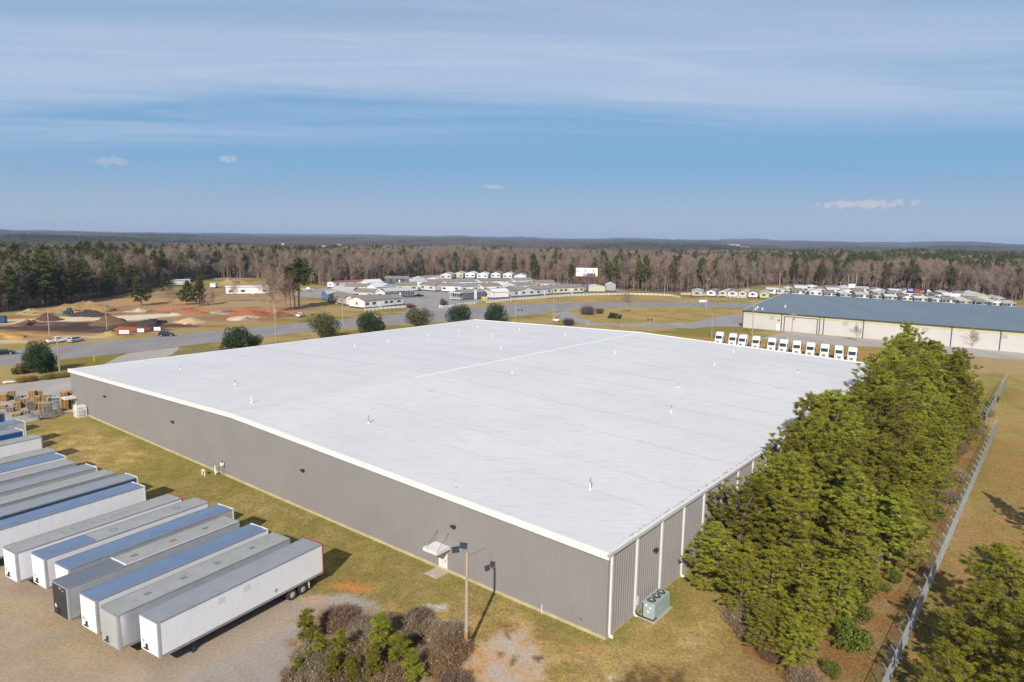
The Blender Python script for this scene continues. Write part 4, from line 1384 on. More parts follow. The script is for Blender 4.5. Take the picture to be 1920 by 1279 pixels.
def leaf_cloud(g, C, N, l=0.16, w=0.10):
    """N leaf faces round points C (n,4: xyz radius)"""
    i = g.choice(len(C), N, p=C[:, 3] ** 2 / (C[:, 3] ** 2).sum())
    d = nrm(g.normal(size=(N, 3)))
    r_ = C[i, 3] * g.uniform(0.55, 1.03, N) ** 0.5
    r_ *= np.where(g.random(N) < 0.16, g.uniform(1.0, 1.38, N), 1.0)
    P = C[i, :3] + d * r_[:, None]
    P[:, 2] = np.maximum(P[:, 2], 0.03)
    n_ = nrm(d + nrm(g.normal(size=(N, 3))) * 0.9 + np.array([0, 0, 0.3]))
    a = nrm(np.cross(n_, g.normal(size=(N, 3))))
    b = np.cross(n_, a)
    s = g.uniform(0.7, 1.3, (N, 1))
    V = np.stack([P - a * l * s, P + b * w * s * 0.5, P + a * l * s, P - b * w * s * 0.5], 1).reshape(-1, 3)
    clump = g.random(len(C))
    T = np.repeat(np.clip(0.25 + 0.5 * clump[i] + g.normal(0, 0.15, N), 0, 1), 4)
    return V, np.arange(len(V)).reshape(-1, 4), T


def bush_mesh(seed, W, H, mat, N=2600, lobes=14, l=0.16, w=0.10, low=0.25, cone=0.0):
    g = np.random.default_rng(seed)
    C = []
    for k in range(lobes):
        z = g.uniform(low, 0.85)
        a = g.uniform(0, 6.28)
        lim = math.sqrt(max(0.05, 1 - ((z - 0.45) / 0.58) ** 2)) * (1 - cone * z)
        q = g.uniform(0.25, 0.8) * lim
        rad_ = g.uniform(0.2, 0.34) * min(W, H * 1.2) * 0.8
        C.append((math.cos(a) * q * W / 2, math.sin(a) * q * W / 2, min(z * H, H - rad_ * 0.9), rad_))
    C.append((0, 0, H * 0.45, min(W, H) * 0.36))
    C = np.array(C)
    V, F, T = leaf_cloud(g, C, N, l, w)
    crown = mesh_np('crown', V, F, mat, T)
    P0 = np.zeros((6, 3)) + g.normal(0, 0.05, (6, 3)) * [1, 1, 0]
    P1 = C[g.choice(len(C), 6), :3]
    tv, tf = tubes_np(P0, P1, np.full(6, 0.05), np.full(6, 0.02), 5)
    return mesh_np('trunk', tv, tf, BARK), crown


def brush_mesh(seed, W, H, mat, N=420, stem_w=0.012, leaves=0.5):
    """leafless thicket: arching stems with side twigs"""
    g = np.random.default_rng(seed)
    a = g.uniform(0, 6.28, N)
    q = np.sqrt(g.random(N)) * W / 2
    P0 = np.stack([np.cos(a) * q * 0.7, np.sin(a) * q * 0.7, np.zeros(N)], 1)
    L = H * g.uniform(0.45, 1.0, N) * (1 - 0.35 * (q / (W / 2)) ** 2)
    d = nrm(np.stack([np.cos(a) * g.uniform(0, 0.7, N), np.sin(a) * g.uniform(0, 0.7, N), np.ones(N)], 1) + g.normal(0, 0.25, (N, 3)))
    P1 = P0 + d * L[:, None] * 0.6
    P2 = P1 + nrm(d + g.normal(0, 0.4, (N, 3))) * L[:, None] * 0.45
    A, Bq, r0, r1 = [P0, P1], [P1, P2], [np.full(N, stem_w), np.full(N, stem_w * 0.7)], [np.full(N, stem_w * 0.7), np.full(N, stem_w * 0.3)]
    for k in range(5):
        f = g.random((N, 1))
        o = P0 * (1 - f) * 0 + (P0 + (P1 - P0) * f if k < 2 else P1 + (P2 - P1) * f)
        e = o + nrm(d + g.normal(0, 0.8, (N, 3))) * L[:, None] * g.uniform(0.15, 0.35, (N, 1))
        A.append(o); Bq.append(e); r0.append(np.full(N, stem_w * 0.6)); r1.append(np.full(N, stem_w * 0.2))
    A = np.concatenate(A); Bq = np.concatenate(Bq)
    A[:, 2] = np.maximum(A[:, 2], 0); Bq[:, 2] = np.maximum(Bq[:, 2], 0.02)
    V, F = tubes_np(A, Bq, np.concatenate(r0), np.concatenate(r1), 3)
    T = np.repeat(np.clip(g.normal(0.5, 0.28, len(A)), 0, 1), 6)
    # dead leaves still hanging on
    nl = int(len(A) * leaves)
    if nl:
        i = g.choice(len(A), nl)
        P = A[i] + (Bq[i] - A[i]) * g.random((nl, 1))
        a_ = nrm(g.normal(size=(nl, 3)))
        b_ = nrm(np.cross(a_, g.normal(size=(nl, 3))))
        s_ = g.uniform(0.03, 0.07, (nl, 1))
        LV = np.stack([P - a_ * s_, P + b_ * s_ * 0.6, P + a_ * s_, P - b_ * s_ * 0.6], 1).reshape(-1, 3)
        F = np.concatenate([F, np.arange(len(LV)).reshape(-1, 4) + len(V)])
        V = np.concatenate([V, LV])
        T = np.concatenate([T, np.repeat(np.clip(g.normal(0.65, 0.3, nl), 0, 1), 4)])
    return mesh_np('stems', V, F, mat, T)


def plant(name, label, cat, meshes, loc, rz=None, s=1.0, group=None, parts=('trunk', 'crown')):
    loc = np.asarray(loc, float)
    if isinstance(s, (int, float)):
        s = (s, s, s)
    t_ = thing(name, label, cat, loc, random.uniform(0, 6.28) if rz is None else rz, group, s)
    for nm, me in zip(parts, meshes):
        obj(nm, me, None, t_)
    return t_


# ---- the belt of pines along the right wall, 64 trees in six shapes
PINES = [pine_mesh(100 + k, 12.0, cr, bs, nb, 12.0, l0=0.17, l1=0.32, w=0.052, n=15) for k, (cr, bs, nb) in enumerate(((2.9, 0.06, 115), (2.6, 0.08, 110), (3.2, 0.05, 120), (2.5, 0.1, 105), (2.9, 0.07, 110), (3.0, 0.12, 105)))]
gb = np.random.default_rng(61)
belt = []
for row, (b0, n_) in enumerate(((-4.4, 17), (-8.2, 17), (-12.0, 16), (-15.2, 14))):
    for k in range(n_):
        f = (k + 0.5 * (row % 2)) / n_
        a = (14.5, 12.3, 10.1, 26.0)[row] + (106, 108, 108, 80)[row] * f + gb.uniform(-1.1, 1.1)
        hh = float(np.interp(a, [9, 14, 20, 28, 36, 60, 85, 100, 112, 122], [5.2, 6.5, 8.5, 11.5, 13.2, 13.0, 14.0, 16.2, 16.8, 14.5])) * gb.uniform(0.86, 1.06) * (1.0, 0.97, 0.86, 0.66)[row]
        belt.append((a, b0 + gb.uniform(-0.9, 0.9), hh, gb.uniform(1.35, 1.8)))
for k, (a, b, hh, w) in enumerate(belt):
    lab = 'green pine on the ' + ('wall side' if b > -6.5 else 'middle line' if b > -10.4 else 'fence side' if b > -13.8 else 'fence edge') + ' of the dense belt, ' + ('near end' if a < 30 else 'near half' if a < 62 else 'far half' if a < 95 else 'far end')
    if k == 0:
        lab = 'shortest pine at the near end of the belt, beside the condensing unit'
    elif k == 15:
        lab = 'tallest pine at the far end of the belt, against the cream warehouse'
    s = hh / 12.0
    plant('pine_tree', lab, 'tree', PINES[(k * 5 + k // 3) % 6], B(a, b), None, (w * (0.55 + 0.5 * s), w * (0.55 + 0.5 * s), s), 'pines in the belt beside the warehouse')
for a, b, hh, w, lab in ((7.5, -10.6, 4.6, 1.15, 'low pine at the very front of the belt, left one'), (6.2, -13.6, 4.4, 1.2, 'low pine at the very front of the belt, right one'), (10.5, -13.4, 6.2, 1.25, 'pine near the front of the belt towards the fence'), (15.5, -14.6, 6.4, 1.2, 'short pine at the fence side of the belt front'), (21.5, -15.2, 6.2, 1.15, 'short pine at the fence side, a little behind the belt front'), (11.5, -7.4, 6.0, 1.1, 'pine at the front of the belt beside the condensing unit')):
    s = hh / 12.0
    plant('pine_tree', lab, 'tree', PINES[int(a * 7) % 6], B(a, b), None, (w * (0.6 + 0.5 * s), w * (0.6 + 0.5 * s), s), 'pines in the belt beside the warehouse')
# pines at the lower right, beyond the fence
for k, (a, b, hh, w, lab) in enumerate(((13, -24.4, 8.4, 1.6, 'bushy pine in the lower right corner, nearest the fence'), (10, -28, 9.0, 1.7, 'bushy pine in the lower right corner, behind the nearest one'), (21, -26.6, 9.4, 1.65, 'tall pine at the right picture edge beyond the fence'), (17, -31, 9, 1.7, 'pine at the lower right, farthest from the fence'), (6, -24.2, 6.4, 1.5, 'low pine at the bottom edge, right of the fence'), (28, -29.5, 9, 1.5, 'pine cut by the right picture edge, halfway up'), (50.5, -28.6, 8.6, 1.3, 'lone pine at the right edge casting a long shadow on the brown grass'), (6.5, -29, 8.5, 1.5, 'pine in the bottom right corner of the picture'))):
    s = hh / 12.0
    plant('pine_tree', lab, 'tree', PINES[(k * 2 + 1) % 6], B(a, b), None, (w * (0.5 + 0.5 * s), w * (0.5 + 0.5 * s), s), 'pines beyond the chain-link fence')

# ---- thicket at the bottom centre and scrub along the belt
YP = [pine_mesh(200 + k, 3.4, 1.0, 0.10, 30, 16, NEEDLEY, 15, 0.20, 0.34, 0.045, lift=14) for k in range(3)]
ypos = [((577, 1215), 2.9, 'slim young pine at the gravel edge, tallest on the left of the thicket'), ((600, 1250), 2.5, 'bright young pine low on the left of the thicket'), ((640, 1252), 2.7, 'yellow-green young pine in the left half of the thicket'), ((625, 1290), 2.4, 'yellow-green young pine at the bottom edge of the thicket'), ((715, 1235), 3.4, 'young pine rising in the middle of the thicket'), ((745, 1262), 3.0, 'spreading young pine right of the middle of the thicket'), ((700, 1285), 2.6, 'young pine at the bottom edge, middle of the thicket'), ((775, 1290), 2.6, 'young pine at the bottom edge, right half of the thicket'), ((560, 1275), 1.6, 'tiny pine beside the gravel at the bottom edge'), ((660, 1290), 2.2, 'small pine at the bottom edge between two brighter ones')]
for k, (q, hh, lab) in enumerate(ypos):
    s = hh / 3.4 * 1.08
    plant('young_pine', lab, 'tree', YP[k % 3], G(*q), None, (s * 1.35, s * 1.35, s), 'young pines in the thicket')
BR = [brush_mesh(300, 2.6, 1.5, BRUSH, 700, 0.014), brush_mesh(301, 2.4, 1.3, BRUSHG, 700, 0.014), brush_mesh(302, 2.2, 1.2, BRUSHR, 600, 0.014)]
bpos = []
gq = np.random.default_rng(91)
outline = [(548, 1300), (545, 1215), (590, 1165), (640, 1150), (720, 1152), (790, 1158), (845, 1185), (862, 1225), (858, 1300)]
while len(bpos) < 46:
    q = (gq.uniform(545, 862), gq.uniform(1160, 1300))
    if poly_inside(np.array([q[0]]), np.array([q[1]]), outline)[0]:
        bpos.append((q, int(gq.choice([0, 0, 1, 1, 2]))))
for k, (q, j) in enumerate(bpos):
    s = random.uniform(0.85, 1.4)
    plant('dry_bush', ('brown', 'grey', 'russet')[j] + ' leafless brush in the thicket left of the floodlight pole', 'bush', [BR[j]], G(*q), None, (s, s, s * random.uniform(0.8, 1.1)), 'leafless brush in the thicket', ('stems',))
for k, (a, b, j, s, lab) in enumerate(((9.8, -8.2, 0, 1.3, 'tangled brown brush at the near foot of the pine belt'), (8.2, -9.8, 0, 1.2, 'brown brush spreading in front of the shortest pine'), (11.5, -11, 0, 1.2, 'brown brush between the shortest pine and the bottom edge'), (6.5, -11.8, 2, 1.0, 'russet brush at the foot of the pine belt, nearest the camera'), (23, -2.0, 0, 1.2, 'brown brush climbing against the ribbed wall'), (27.5, -2.0, 0, 1.3, 'brown brush below the white vent hood'), (30, -1.8, 1, 1.0, 'grey brush beside the white vent hood'), (25.0, -3.2, 2, 0.9, 'russet brush between the ribbed wall and the first pines'))):
    plant('dry_bush', lab, 'bush', [BR[j]], B(a, b), None, s, 'brush along the pine belt', ('stems',))
GB = [bush_mesh(310 + k, 2.2, 1.6, GREENW, 1500, 10, 0.11, 0.08) for k in range(2)]
g_ = np.random.default_rng(44)
for k in range(46):
    a = 6 + k * 2.5 + g_.uniform(-2, 2)
    b = -17.2 + g_.uniform(-1.0, 1.4) if k % 3 else -14.5 + g_.uniform(-1, 1)
    s = g_.uniform(0.6, 1.7)
    if g_.random() < 0.5:
        plant('green_bush', 'leafy green bush on the pine side of the chain-link fence', 'bush', GB[k % 2], B(a, b), None, s, 'undergrowth along the fence')
    else:
        plant('dry_bush', 'leafless bush on the pine side of the chain-link fence', 'bush', [BR[(k // 2) % 3]], B(a, b), None, s, 'undergrowth along the fence', ('stems',))
for k, (a, b) in enumerate(((112, -17.8), (118, -17.4), (124, -17.6), (131, -17.9))):
    plant('green_bush', 'dark bush growing through the far stretch of chain-link fence', 'bush', GB[k % 2], B(a, b), None, (0.9, 0.9, 1.1), 'bushes in the far fence')
# pale leaning dead stems among the pines
for k, (a, b) in enumerate(((20, -14), (26, -15.5), (15.5, -12.5))):
    plant('dead_sapling', 'pale dead sapling leaning out of the near end of the pine belt', 'tree', [bare_mesh(330 + k, 3.6, 1.1, 7, mat=TWIGL, trunk_r=0.035, twig_w=0.02)[1]], B(a, b), None, 1.0, 'dead saplings', ('stems',))

# ================================================================== CHAIN-LINK FENCE
WIRE = M('galvanised_wire', (0.52, 0.54, 0.56), 0.5, 0.3, var=0.15, scale=0.5)


def chain_fence(label, a0, b0, a1, b1, hgt=2.2, step=3.05):
    P, Q = B(a0, b0), B(a1, b1)
    L = float(np.linalg.norm(Q - P))
    ang = math.atan2(Q[1] - P[1], Q[0] - P[0])
    t_ = thing('chain_link_fence', label, 'fence', P, ang)
    n = int(round(L / step))
    post = MB().tube((0, 0, -0.1), (0, 0, hgt), 0.042, n=7).mesh('post', STEEL)
    arm = MB().tube((0, 0, hgt), (0.0, 0.34, hgt + 0.42), 0.024, n=6).mesh('barb_arm', STEEL)
    for k in range(n + 1):
        x = L * k / n
        p_ = obj('post', post, None, t_, (x, 0, 0))
        obj('barb_arm', arm, None, p_)
    for z in (hgt - 0.02,):
        obj('top_rail', MB().tube((0, 0, z), (L, 0, z), 0.026, n=6), STEEL, t_)
    for k in (0.33, 0.66, 0.98):
        obj('barbed_wire', MB().tube((0, 0.34 * k, hgt + 0.42 * k), (L, 0.34 * k, hgt + 0.42 * k), 0.007, n=4), STEEL, t_)
    d = 0.085
    m_ = int((L + hgt) / d)
    x0 = np.arange(m_) * d - hgt
    P0, P1 = [], []
    for x in x0:
        for sgn in (1, -1):
            xa, xb = (x, x + hgt) if sgn > 0 else (x + hgt, x)
            za, zb = 0.03, hgt - 0.03
            # clip to the fence ends
            def cut(xq, zq, xo, zo):
                if xq < 0:
                    f = (0 - xo) / (xq - xo)
                    return 0, zo + (zq - zo) * f
                if xq > L:
                    f = (L - xo) / (xq - xo)
                    return L, zo + (zq - zo) * f
                return xq, zq
            if max(xa, xb) <= 0 or min(xa, xb) >= L:
                continue
            A_, B_ = cut(xa, za, xb, zb), cut(xb, zb, xa, za)
            P0.append((A_[0], 0.03 * sgn * 0.2, A_[1]))
            P1.append((B_[0], 0.03 * sgn * 0.2, B_[1]))
    V, F = tubes_np(P0, P1, np.full(len(P0), 0.0032), np.full(len(P0), 0.0032), 3)
    struct(obj('wire_mesh', mesh_np('wire_mesh', V, F, WIRE), None, t_), 'stuff')
    return t_


chain_fence('long chain-link fence with barbed-wire arms beside the pine belt', -8, -19.9, 104, -20.3)
chain_fence('short overgrown stretch of chain-link fence beyond the pine belt', 108, -18.2, 158, -18.6)

# ================================================================== CREAM WAREHOUSE ON THE RIGHT
CREAM = M('cream_panel', (0.53, 0.505, 0.475), 0.7, var=0.04, scale=0.2, dirt=0.1, dirtcol=(0.42, 0.38, 0.32))
YBAND = M('yellow_band', (0.48, 0.475, 0.28), 0.7, var=0.08, scale=0.3)
BLUEROOF = M('blue_grey_metal_roof', (0.185, 0.230, 0.265), 0.5, 0.2, var=0.06, scale=0.15, stretch=((1, 0.1, 1), 0))
DTRIM = M('dark_brown_trim', (0.055, 0.045, 0.045), 0.6, var=0.1)
P0 = np.array([91.41, 270.69, 0])
RA = math.atan2(-0.621, 0.7838)
rw = thing('warehouse', 'cream warehouse with a blue-grey metal roof at the right', 'warehouse', P0, RA)
RL, RD, RH, RR_ = 128.0, 101.6, 6.8, 4.1
bay = 15.2
x = 0.0
nbay = 8
for k in range(nbay):
    x0, x1 = k * RL / nbay, (k + 1) * RL / nbay
    w_ = x1 - x0
    obj('wall_panel', MB().box(0.0, w_ - 0.004, 0.0, 0.2, 0.0, 5.3), CREAM, rw, (x0, 0, 0))
    obj('band_panel', MB().box(0.0, w_ - 0.004, 0.003, 0.2, 5.3, RH - 0.05), YBAND, rw, (x0, 0, 0))
    obj('wall_panel', MB().box(0.0, w_ - 0.004, 0.0, 0.2, 0.0, RH - 0.05), CREAM, rw, (x0, RD - 0.2, 0))
for k in range(6):
    y0, y1 = 0.2 + k * (RD - 0.4) / 6, 0.2 + (k + 1) * (RD - 0.4) / 6
    za, zb = [RH + RR_ * (1 - abs(y - RD / 2) / (RD / 2)) for y in (y0, y1)]
    for xx in (0.0, RL - 0.2):
        obj('wall_panel', MB().add([(xx, y0, 0), (xx + 0.2, y0, 0), (xx + 0.2, y1 - 0.004, 0), (xx, y1 - 0.004, 0), (xx, y0, za - 0.06), (xx + 0.2, y0, za - 0.06), (xx + 0.2, y1 - 0.004, zb - 0.06), (xx, y1 - 0.004, zb - 0.06)], [(3, 2, 1, 0), (4, 5, 6, 7), (0, 1, 5, 4), (1, 2, 6, 5), (2, 3, 7, 6), (3, 0, 4, 7)]), CREAM, rw)
for y0, y1, z0, z1 in ((-0.4, RD / 2, RH, RH + RR_), (RD / 2, RD + 0.4, RH + RR_, RH)):
    m = MB()
    n = 60
    V = []
    for i in range(n + 1):
        xx = -0.3 + (RL + 0.6) * i / n
        for dx, dz in ((0, 0.0), (0.04, 0.07), (0.12, 0.07), (0.16, 0.0)):
            V += [(xx + dx, y0, z0 + dz), (xx + dx, y1, z1 + dz)]
    nn = len(V) // 2
    m.add(V, [(2 * i, 2 * i + 2, 2 * i + 3, 2 * i + 1) for i in range(nn - 1)])
    obj('roof', m, BLUEROOF, rw)
for xx in (-0.36, RL + 0.46):
    for y0, y1, z0, z1 in ((-0.45, RD / 2, RH, RH + RR_), (RD / 2, RD + 0.45, RH + RR_, RH)):
        obj('gable_trim', MB().add([(xx, y0, z0 - 0.2), (xx + 0.08, y0, z0 - 0.2), (xx + 0.08, y1, z1 - 0.2), (xx, y1, z1 - 0.2), (xx, y0, z0 + 0.2), (xx + 0.08, y0, z0 + 0.2), (xx + 0.08, y1, z1 + 0.2), (xx, y1, z1 + 0.2)], [(3, 2, 1, 0), (4, 5, 6, 7), (0, 1, 5, 4), (1, 2, 6, 5), (2, 3, 7, 6), (3, 0, 4, 7)]), TRIM, rw)
obj('gutter', MB().box(-0.3, RL + 0.3, -0.62, -0.42, RH - 0.16, RH + 0.06), DTRIM, rw)
for xx in [0.25, 15.2] + [30.4 + 13.4 * k for k in range(7)] + [29.0]:
    obj('downspout', MB().box(xx - 0.11, xx + 0.11, -0.22, -0.006, 0.1, RH - 0.18).box(xx - 0.11, xx + 0.11, -0.55, -0.22, RH - 0.34, RH - 0.18), DTRIM, rw)
ld = obj('loading_door', MB().box(16.4, 28.0, -0.05, -0.005, 0.05, 5.5), CREAM, rw)
obj('door_frame', MB().box(16.1, 16.38, -0.09, -0.004, 0.0, 5.75).box(28.02, 28.3, -0.09, -0.004, 0.0, 5.75).box(16.38, 28.02, -0.09, -0.004, 5.52, 5.75), DTRIM, ld)
for xx in (13.3, 58.0, 96.8, 111):
    d_ = obj('door', MB().box(xx, xx + 1.3, -0.05, -0.004, 0.05, 2.6), WHITE, rw)
    obj('door_handle', MB().box(xx + 1.1, xx + 1.2, -0.1, -0.053, 1.1, 1.2), DARK, d_)
LOUV = M('grey_louvre', (0.42, 0.41, 0.39), 0.7)
for xx in (10.6, 37, 62, 84, 105):
    lv = obj('louvre', MB().box(xx, xx + 1.8, -0.10, -0.004, 4.2, 5.7), LOUV, rw)
    for k in range(6):
        obj('slat', MB().box(xx + 0.08, xx + 1.72, -0.16, -0.103, 4.32 + k * 0.22, 4.40 + k * 0.22), CREAM, lv)
for xx in (14.2, 60, 99):
    obj('wall_light', MB().prism([(xx - 0.3, -0.01), (xx - 0.22, -0.4), (xx + 0.22, -0.4), (xx + 0.3, -0.01)], 4.0, 4.3), DARK, rw)
for xx, yy in ((4.0, 3.0), (6.2, 4.2), (3.2, 7.5), (12, 14)):
    z = RH + RR_ * yy / (RD / 2)
    obj('roof_vent', MB().tube((xx, yy, z - 0.1), (xx, yy, z + 0.6), 0.35, 0.3, 10).tube((xx, yy, z + 0.6), (xx, yy, z + 0.85), 0.5, 0.15, 10), TRIM, rw)

# ================================================================== ROW OF TRUCK TRACTORS
TRW = M('truck_white', (0.80, 0.80, 0.79), 0.35, var=0.03)
CHROME = M('bumper_chrome', (0.6, 0.6, 0.6), 0.25, 0.8, var=0.1)


def bev(m, name, mats, w=0.06, seg=2):
    me = m.mesh(name, mats)
    bm = bmesh.new()
    bm.from_mesh(me)
    bmesh.ops.remove_doubles(bm, verts=bm.verts, dist=1e-5)
    bmesh.ops.bevel(bm, geom=[e for e in bm.edges if e.is_manifold and e.calc_face_angle(0) > 0.4], offset=w, segments=seg, affect='EDGES', profile=0.6)
    bm.to_mesh(me)
    bm.free()
    return me


def make_truck():
    """tractor unit nose towards -x, origin under the cab roof"""
    t_ = thing('truck_tractor', 'x', 'truck', group='white truck tractors parked behind the warehouse')
    obj('hood', bev(MB().extrude_y([(-4.6, 0.75), (-4.5, 1.55), (-2.9, 1.95), (-2.9, 0.75)], -0.85, 0.85), 'hood', TRW, 0.1), None, t_)
    obj('cab', bev(MB().extrude_y([(-2.88, 0.8), (-2.88, 1.95), (-2.35, 2.85), (-0.9, 2.9), (-0.9, 0.8)], -1.15, 1.15), 'cab', TRW, 0.09), None, t_)
    ws = obj('windshield', MB().add([(-2.915, -0.98, 1.98), (-2.915, 0.98, 1.98), (-2.44, 0.92, 2.78), (-2.44, -0.92, 2.78)], [(0, 3, 2, 1)]), GLASS, t_)
    obj('sun_visor', MB().box(-2.75, -2.42, -1.0, 1.0, 2.80, 2.86), DARK, ws)
    obj('sleeper', bev(MB().extrude_y([(-0.88, 0.8), (-0.88, 3.3), (-0.3, 3.6), (0.95, 3.6), (0.95, 0.8)], -1.2, 1.2), 'sleeper', TRW, 0.1), None, t_)
    obj('roof_fairing', bev(MB().extrude_y([(-2.25, 2.92), (-1.95, 3.25), (-1.2, 3.85), (-0.3, 3.95), (0.9, 3.9), (0.9, 3.62), (-0.4, 3.62), (-0.92, 3.32), (-0.92, 2.92)], -1.08, 1.08), 'roof_fairing', TRW, 0.1), None, t_)
    obj('grille', MB().box(-4.66, -4.57, -0.5, 0.5, 0.8, 1.5), CHROME, t_)
    obj('bumper', bev(MB().box(-4.85, -4.45, -1.2, 1.2, 0.4, 0.74), 'bumper', TRW, 0.05), None, t_)
    for s in (-1, 1):
        obj('headlight', MB().box(-4.6, -4.42, 0.56 * s - 0.16 + 0.3 * s, 0.56 * s + 0.16 + 0.3 * s, 0.95, 1.2), M('headlight_glass', (0.5, 0.52, 0.54), 0.15), t_)
        obj('fender', bev(MB().extrude_y([(-4.3, 0.7), (-4.1, 1.2), (-3.2, 1.25), (-2.95, 0.7)], min(0.86 * s, 1.2 * s), max(0.86 * s, 1.2 * s)), 'fender', TRW, 0.05), None, t_)
        obj('mirror', MB().box(-2.7, -2.55, 1.38 * s - 0.12, 1.38 * s + 0.12, 1.9, 2.7), DARK, t_)
        obj('side_window', MB().box(-2.25, -1.2, min(1.153 * s, 1.17 * s), max(1.153 * s, 1.17 * s), 2.0, 2.65), GLASS, t_)
        obj('fuel_tank', MB().tube((-2.0, 0.95 * s, 0.62), (0.2, 0.95 * s, 0.62), 0.3, n=12), CHROME, t_)
        for xx in (-3.65, 2.1, 3.4):
            w = obj('wheel', TYRE, None, t_, (xx, 1.0 * s, 0.52), 0 if s < 0 else math.pi)
            obj('rim', RIMM, None, w)
    obj('chassis', MB().box(-2.8, 4.1, -0.45, 0.45, 0.7, 0.95), RUST, t_)
    obj('fifth_wheel', MB().prism([(2.2, -0.45), (3.3, -0.4), (3.3, 0.4), (2.2, 0.45)], 0.96, 1.1), DARK, t_)
    return t_


ords = ('leftmost', 'second from the left', 'third from the left', 'fourth from the left', 'fifth from the left', 'middle one, sixth from either end', 'fifth from the right', 'fourth from the right', 'third from the right', 'second from the right', 'rightmost')
tr0 = make_truck()
for k, (px, py) in enumerate(((1347, 623), (1371, 626), (1392, 628), (1415, 631), (1443, 635), (1466, 637.5), (1489, 640.5), (1515, 644), (1542, 647), (1570, 649), (1597, 652))):
    g3 = G(px, py, 3.95)
    a_, b_ = toB(g3)
    P = B(167.5 + 0.12 * (b_ - 18) , b_)
    lab = 'white truck tractor behind the big roof, ' + ords[k] + ' of eleven'
    rz = YAW + R(13 + 4 * math.sin(k * 2.3))
    if k == 0:
        tr0.location = tuple(P)
        tr0.rotation_euler = (0, 0, rz)
        tr0['label'] = lab
    else:
        dup(tr0, P, rz, lab)

# ================================================================== MOBILE HOMES AND SALES LOTS
HW = {'white': M('vinyl_white', (0.72, 0.71, 0.69), 0.7, var=0.05), 'cream': M('vinyl_cream', (0.60, 0.54, 0.44), 0.7, var=0.05), 'tan': M('vinyl_tan', (0.42, 0.36, 0.27), 0.7, var=0.05),
      'slate': M('vinyl_slate', (0.10, 0.115, 0.13), 0.7, var=0.06), 'dark': M('vinyl_dark', (0.055, 0.055, 0.065), 0.7, var=0.06), 'green': M('vinyl_green', (0.48, 0.50, 0.32), 0.7, var=0.05),
      'grey': M('vinyl_grey', (0.33, 0.31, 0.32), 0.7, var=0.05), 'blue': M('wrap_blue', (0.12, 0.17, 0.33), 0.6, var=0.08), 'pale': M('vinyl_pale', (0.55, 0.55, 0.54), 0.7, var=0.05), 'yellow': M('awning_yellow', (0.60, 0.40, 0.03), 0.6, var=0.08), 'pblue': M('vinyl_blue', (0.30, 0.40, 0.50), 0.7, var=0.06)}
HR = {'brown': M('shingle_brown', (0.235, 0.205, 0.175), 0.9, var=0.12, scale=0.8), 'grey': M('shingle_grey', (0.24, 0.235, 0.235), 0.9, var=0.1, scale=0.8), 'white': M('roof_coat_white', (0.66, 0.66, 0.66), 0.6, var=0.05), 'red': M('roof_red', (0.40, 0.09, 0.07), 0.7, var=0.1), 'dark': M('shingle_dark', (0.12, 0.115, 0.115), 0.9, var=0.1), 'pale': M('roof_pale', (0.45, 0.44, 0.43), 0.7, var=0.08)}
WINF = WHITE
SHUT = M('dark_shutter', (0.05, 0.05, 0.06), 0.7)


